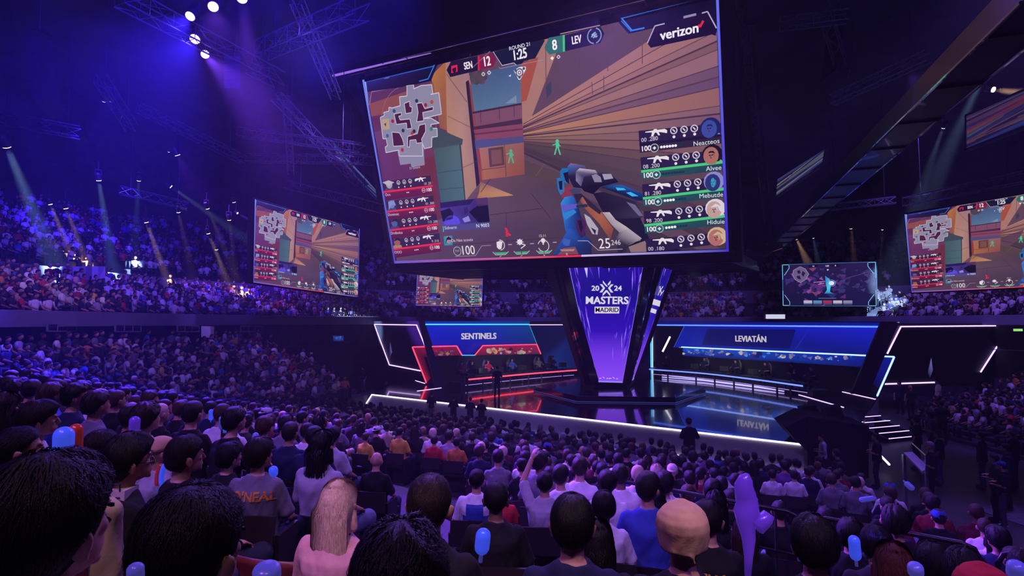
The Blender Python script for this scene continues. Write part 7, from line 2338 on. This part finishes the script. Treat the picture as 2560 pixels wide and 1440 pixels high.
# slanted pale board on a silver post, a lectern-like camera desk on the floor
q = [P(2259, 1131, 15.2), P(2281, 1129, 16.0), P(2314, 1160, 15.4), P(2313, 1174, 14.4), P(2305, 1178, 14.3)]
root = empty('slanted_desk', P(2300, 1235, 14.6), .0, 'slanting pale board on silver legs standing on the right floor', 'desk')
b = MB(); b.prism(q, (0, 0, -.05)); b.build('board', mat('board_pale', (.42, .38, .5), .5), root, world=True)
for a in (q[0], q[2], q[4]): MB().bar(a - Vector((0, 0, .05)), Vector((a.x, a.y, .02)), .07).build('leg', mat('chrome_leg', (.6, .6, .66), .15, metal=1), root, world=True)
MB().tube([q[1] + Vector((0, 0, .05)), q[1] + Vector((.02, .02, .22)), q[2] + Vector((.02, .02, .22)), q[2]], .02, 6).build('hoop', mat('chrome_leg', (.6, .6, .66), .15, metal=1), root, world=True)
# yellow mat, pale carpet tile and a painted patch of lit floor
b = MB(); p = [P(2128, 1158, 20.5), P(2161, 1166, 19.6), P(2139, 1170, 19.2)]
b.prism([Vector((a.x, a.y, .04)) for a in p], (0, 0, -.03)); o = b.build('floor_mat', mat('mat_yellow', (.7, .4, .05), .8)); tag(o, 'yellow triangular mat on the floor by the draped box', 'mat')
gp = lambda x, y: Vector(((x - 1280) / F_PX * (F_PX * CAM_H / (y - 805)), F_PX * CAM_H / (y - 805), .02))
b = MB(); b.prism([gp(2412, 1263), gp(2510, 1243), gp(2640, 1260), gp(2640, 1320), gp(2540, 1306)], (0, 0, -.015)); o = b.build('floor_mat_and_lit_patch', mat('mat_and_lit_patch_grey', (.14, .12, .17), .7, noise=.3, nscale=6)); tag(o, 'pale grey mat with a pointed end on the right floor', 'mat')
b = MB(); b.prism([gp(2280, 1005), gp(2335, 1012), gp(2360, 1040), gp(2285, 1058)], (0, 0, -.015)); o = b.build('floor_mat_and_lit_patch', mat('mat_and_lit_patch_grey', (.14, .12, .17), .7)); tag(o, 'painted pale grey patch of lit floor behind the walking bald person', 'mat')  # pool of light on the floor drawn as a thin pale sheet

# concourse windows, paper sign, lit doorway, exit sign, banners
M_wfr = mat('window_frame_grey', (.2, .2, .25), .4)
M_wgl = mat('window_glass_dark', (.01, .012, .02), .08, spec=.8)
for k, (x0, x1, y0, y1) in enumerate(((118, 190, 809, 828), (288, 352, 812, 829), (443, 497, 814, 829), (602, 655, 815, 829))):
    D = [21.5, 24.5, 28, 33.5][k]
    q = [P(x0, y0, D), P(x1, y0 + 1, D * 1.10), P(x1, y1, D * 1.10), P(x0, y1, D)]
    root = empty('window_%d' % (k + 1), (q[0] + q[2]) / 2, 0); root['kind'] = 'structure'
    b = MB(); b.prism(q[::-1], (-.05, 0, 0)); b.build('pane', M_wgl, root, world=True)
    for t0, t1 in ((0, 1), (1, 2), (2, 3), (3, 0)): MB().bar(q[t0], q[t1], .05).build('frame', M_wfr, root, world=True)
    for t in (.33, .66): MB().bar(q[0].lerp(q[1], t), q[3].lerp(q[2], t), .04).build('frame', M_wfr, root, world=True)
q = [P(503, 815, 30.0), P(535, 816, 31.5), P(534, 845, 31.5), P(503, 843, 30.0)]
b = MB(); b.prism(q[::-1], (0, .03, 0)); o = b.build('paper_sign', mat('paper_white', (.75, .72, .8), .8)); tag(o, 'large blank white sheet hung under the left balcony', 'sign')
b = MB(); b.bar(q[0].lerp(q[1], .5), q[3].lerp(q[2], .5), .02); b.build('fold', mat('paper_fold', (.5, .48, .56), .8), o)
q = [P(503, 718, 46), P(511, 718, 46), P(511, 734, 46), P(503, 733, 46)]
b = MB(); b.prism(q[::-1], (0, .1, 0)); o = b.build('door_1', glow('doorway_light', (1, .8, .5), 1.5)); tag(o, kind='structure')
q = [P(1913, 785, 43), P(1964, 785, 42), P(1964, 798, 42), P(1913, 798, 43)]
root = empty('lit_panel', (q[0] + q[2]) / 2, 0, 'small bright white panel among the far seats above the wall behind the blue-lit desk', 'panel')
b = MB(); b.prism(q[::-1], (0, .1, 0)); b.build('lit_face', glow('panel_white', (.7, .72, .95), .9), root, world=True)
b = MB(); [b.bar(a, c, .06) for a, c in zip(q, q[1:] + q[:1])]; b.build('frame', M_monback, root, world=True)
q = [P(833, 839, 36), P(859, 839, 37), P(859, 853, 37), P(833, 853, 36)]
root = empty('wall_monitor', (q[0] + q[2]) / 2, 0, 'small blue monitor on the wall at the right end of the left stand', 'monitor')
b = MB(); b.prism(q[::-1], (0, .08, 0)); b.build('housing', M_monback, root, world=True)
pm = Picture(); pm.poly([(0, 0), (1600, 0), (1600, 900), (0, 900)], '#0c1c60', 0)
for k in range(30): pm.poly([(50 * k, 80 + (k * 191) % 600), (50 * k + 120, 100 + (k * 191) % 600), (50 * k + 60, 260 + (k * 157) % 600)], ('#2a5aa8', '#3a78c0', '#16307a')[k % 3], 1)
link('display', pm.mesh('monitor_picture', [a - Vector((0, .02, 0)) for a in q]), M_screen, root, world=True)
q = P(2545, 825, 33)
b = MB(); b.box(q, (.5, .06, .14)); o = b.build('exit_light', glow('exit_green', (.35, .9, .2), .9)); tag(o, 'tiny green exit light at the right edge above the standing crowd', 'light')
b = MB(); b.box(q + Vector((0, .05, 0)), (.56, .05, .2)); b.build('housing', M_monback, o)
BAN = [((150, 666), (262, 700), 31, (.5, .42, .5), 'pale banner draped over the left parapet'), ((690 // 1 - 440, 696), (262, 712), 31, (.05, .3, .12), 'green and white shirt hung on the left parapet'), ((1700, 732), (1716, 750), 57, (.5, .06, .05), 'red flag hung on the far parapet right of the column'), ((1722, 736), (1750, 748), 57, (.5, .48, .52), 'white banner hung on the far parapet right of the column'), ((1778, 730), (1790, 752), 57, (.55, .10, .04), 'orange flag hung on the far parapet'), ((1884, 736), (1898, 752), 56, (.5, .09, .04), 'orange flag on the far parapet left of the cyan-cornered screen'), ((462, 703), (497, 709), 44, (.06, .07, .25), 'small blue banner on the left parapet'), ((523, 705), (556, 713), 46, (.05, .06, .2), 'dark blue banner on the left parapet near the lit doorway')]
for (x0, y0), (x1, y1), D, c, lab in BAN:
    b = MB(); n = 7
    tp = [P(x0 + (x1 - x0) * k / n, y0 + .6 * math.sin(k), D + .12 * math.sin(k * 2.2)) for k in range(n + 1)]; bt = [P(x0 + (x1 - x0) * k / n, y1 + math.sin(k * 1.7), D + .14 * math.sin(k * 1.9 + 1)) for k in range(n + 1)]
    b.loft([[t, t + Vector((0, .04, 0)), q_ + Vector((0, .04, 0)), q_] for t, q_ in zip(tp, bt)])
    o = b.build('banner', mat('banner_%d' % int(x0), c, .85)); tag(o, lab, 'banner', 'banners on the parapets')

# rows of plain chairs under everyone seated near by
cb = MB()
cb.box((0, .02, .41), (.44, .42, .04)); cb.box((0, -.225, .60), (.44, .03, .24), (-.12, 0, 0)); cb.box((-.23, -.05, .3), (.03, .3, .58)); cb.box((.23, -.05, .3), (.03, .3, .58)); cb.box((0, 0, .2), (.3, .06, .4))
cv, cf = np.array(cb.v), cb.f
V_, F_c = [], []
spots = [(o.location.x, o.location.y, o.location.z, o.rotation_euler.z) for o in bpy.data.objects if o.name.startswith('person') and o.get('group') == 'audience' and o.location.length > 0] + [(m_[0], m_[1], m_[2], m_[3]) for m_ in REST]
for (x, y, z, a) in spots:
    if pix((x, y, z + 1))[2] < 1.9: continue
    k = len(V_); ca_, sa_ = math.cos(a), math.sin(a)
    zt = terrace_z(x, y)
    V_ += [(p[0] * ca_ - p[1] * sa_ + x, p[0] * sa_ + p[1] * ca_ + y, p[2] + (z if abs(z - zt) < .5 else zt)) for p in cv]
    F_c += [tuple(i + k for i in f) for f in cf]
me = bpy.data.meshes.new('rows_of_chairs'); me.from_pydata(V_, [], F_c); me.update()
o = link('rows_of_chairs', me, mat('seat_plastic_dark', (.012, .006, .009), .5, noise=.2)); tag(o, 'rows of dark folding seats under the near audience', 'seating', None, 'stuff')
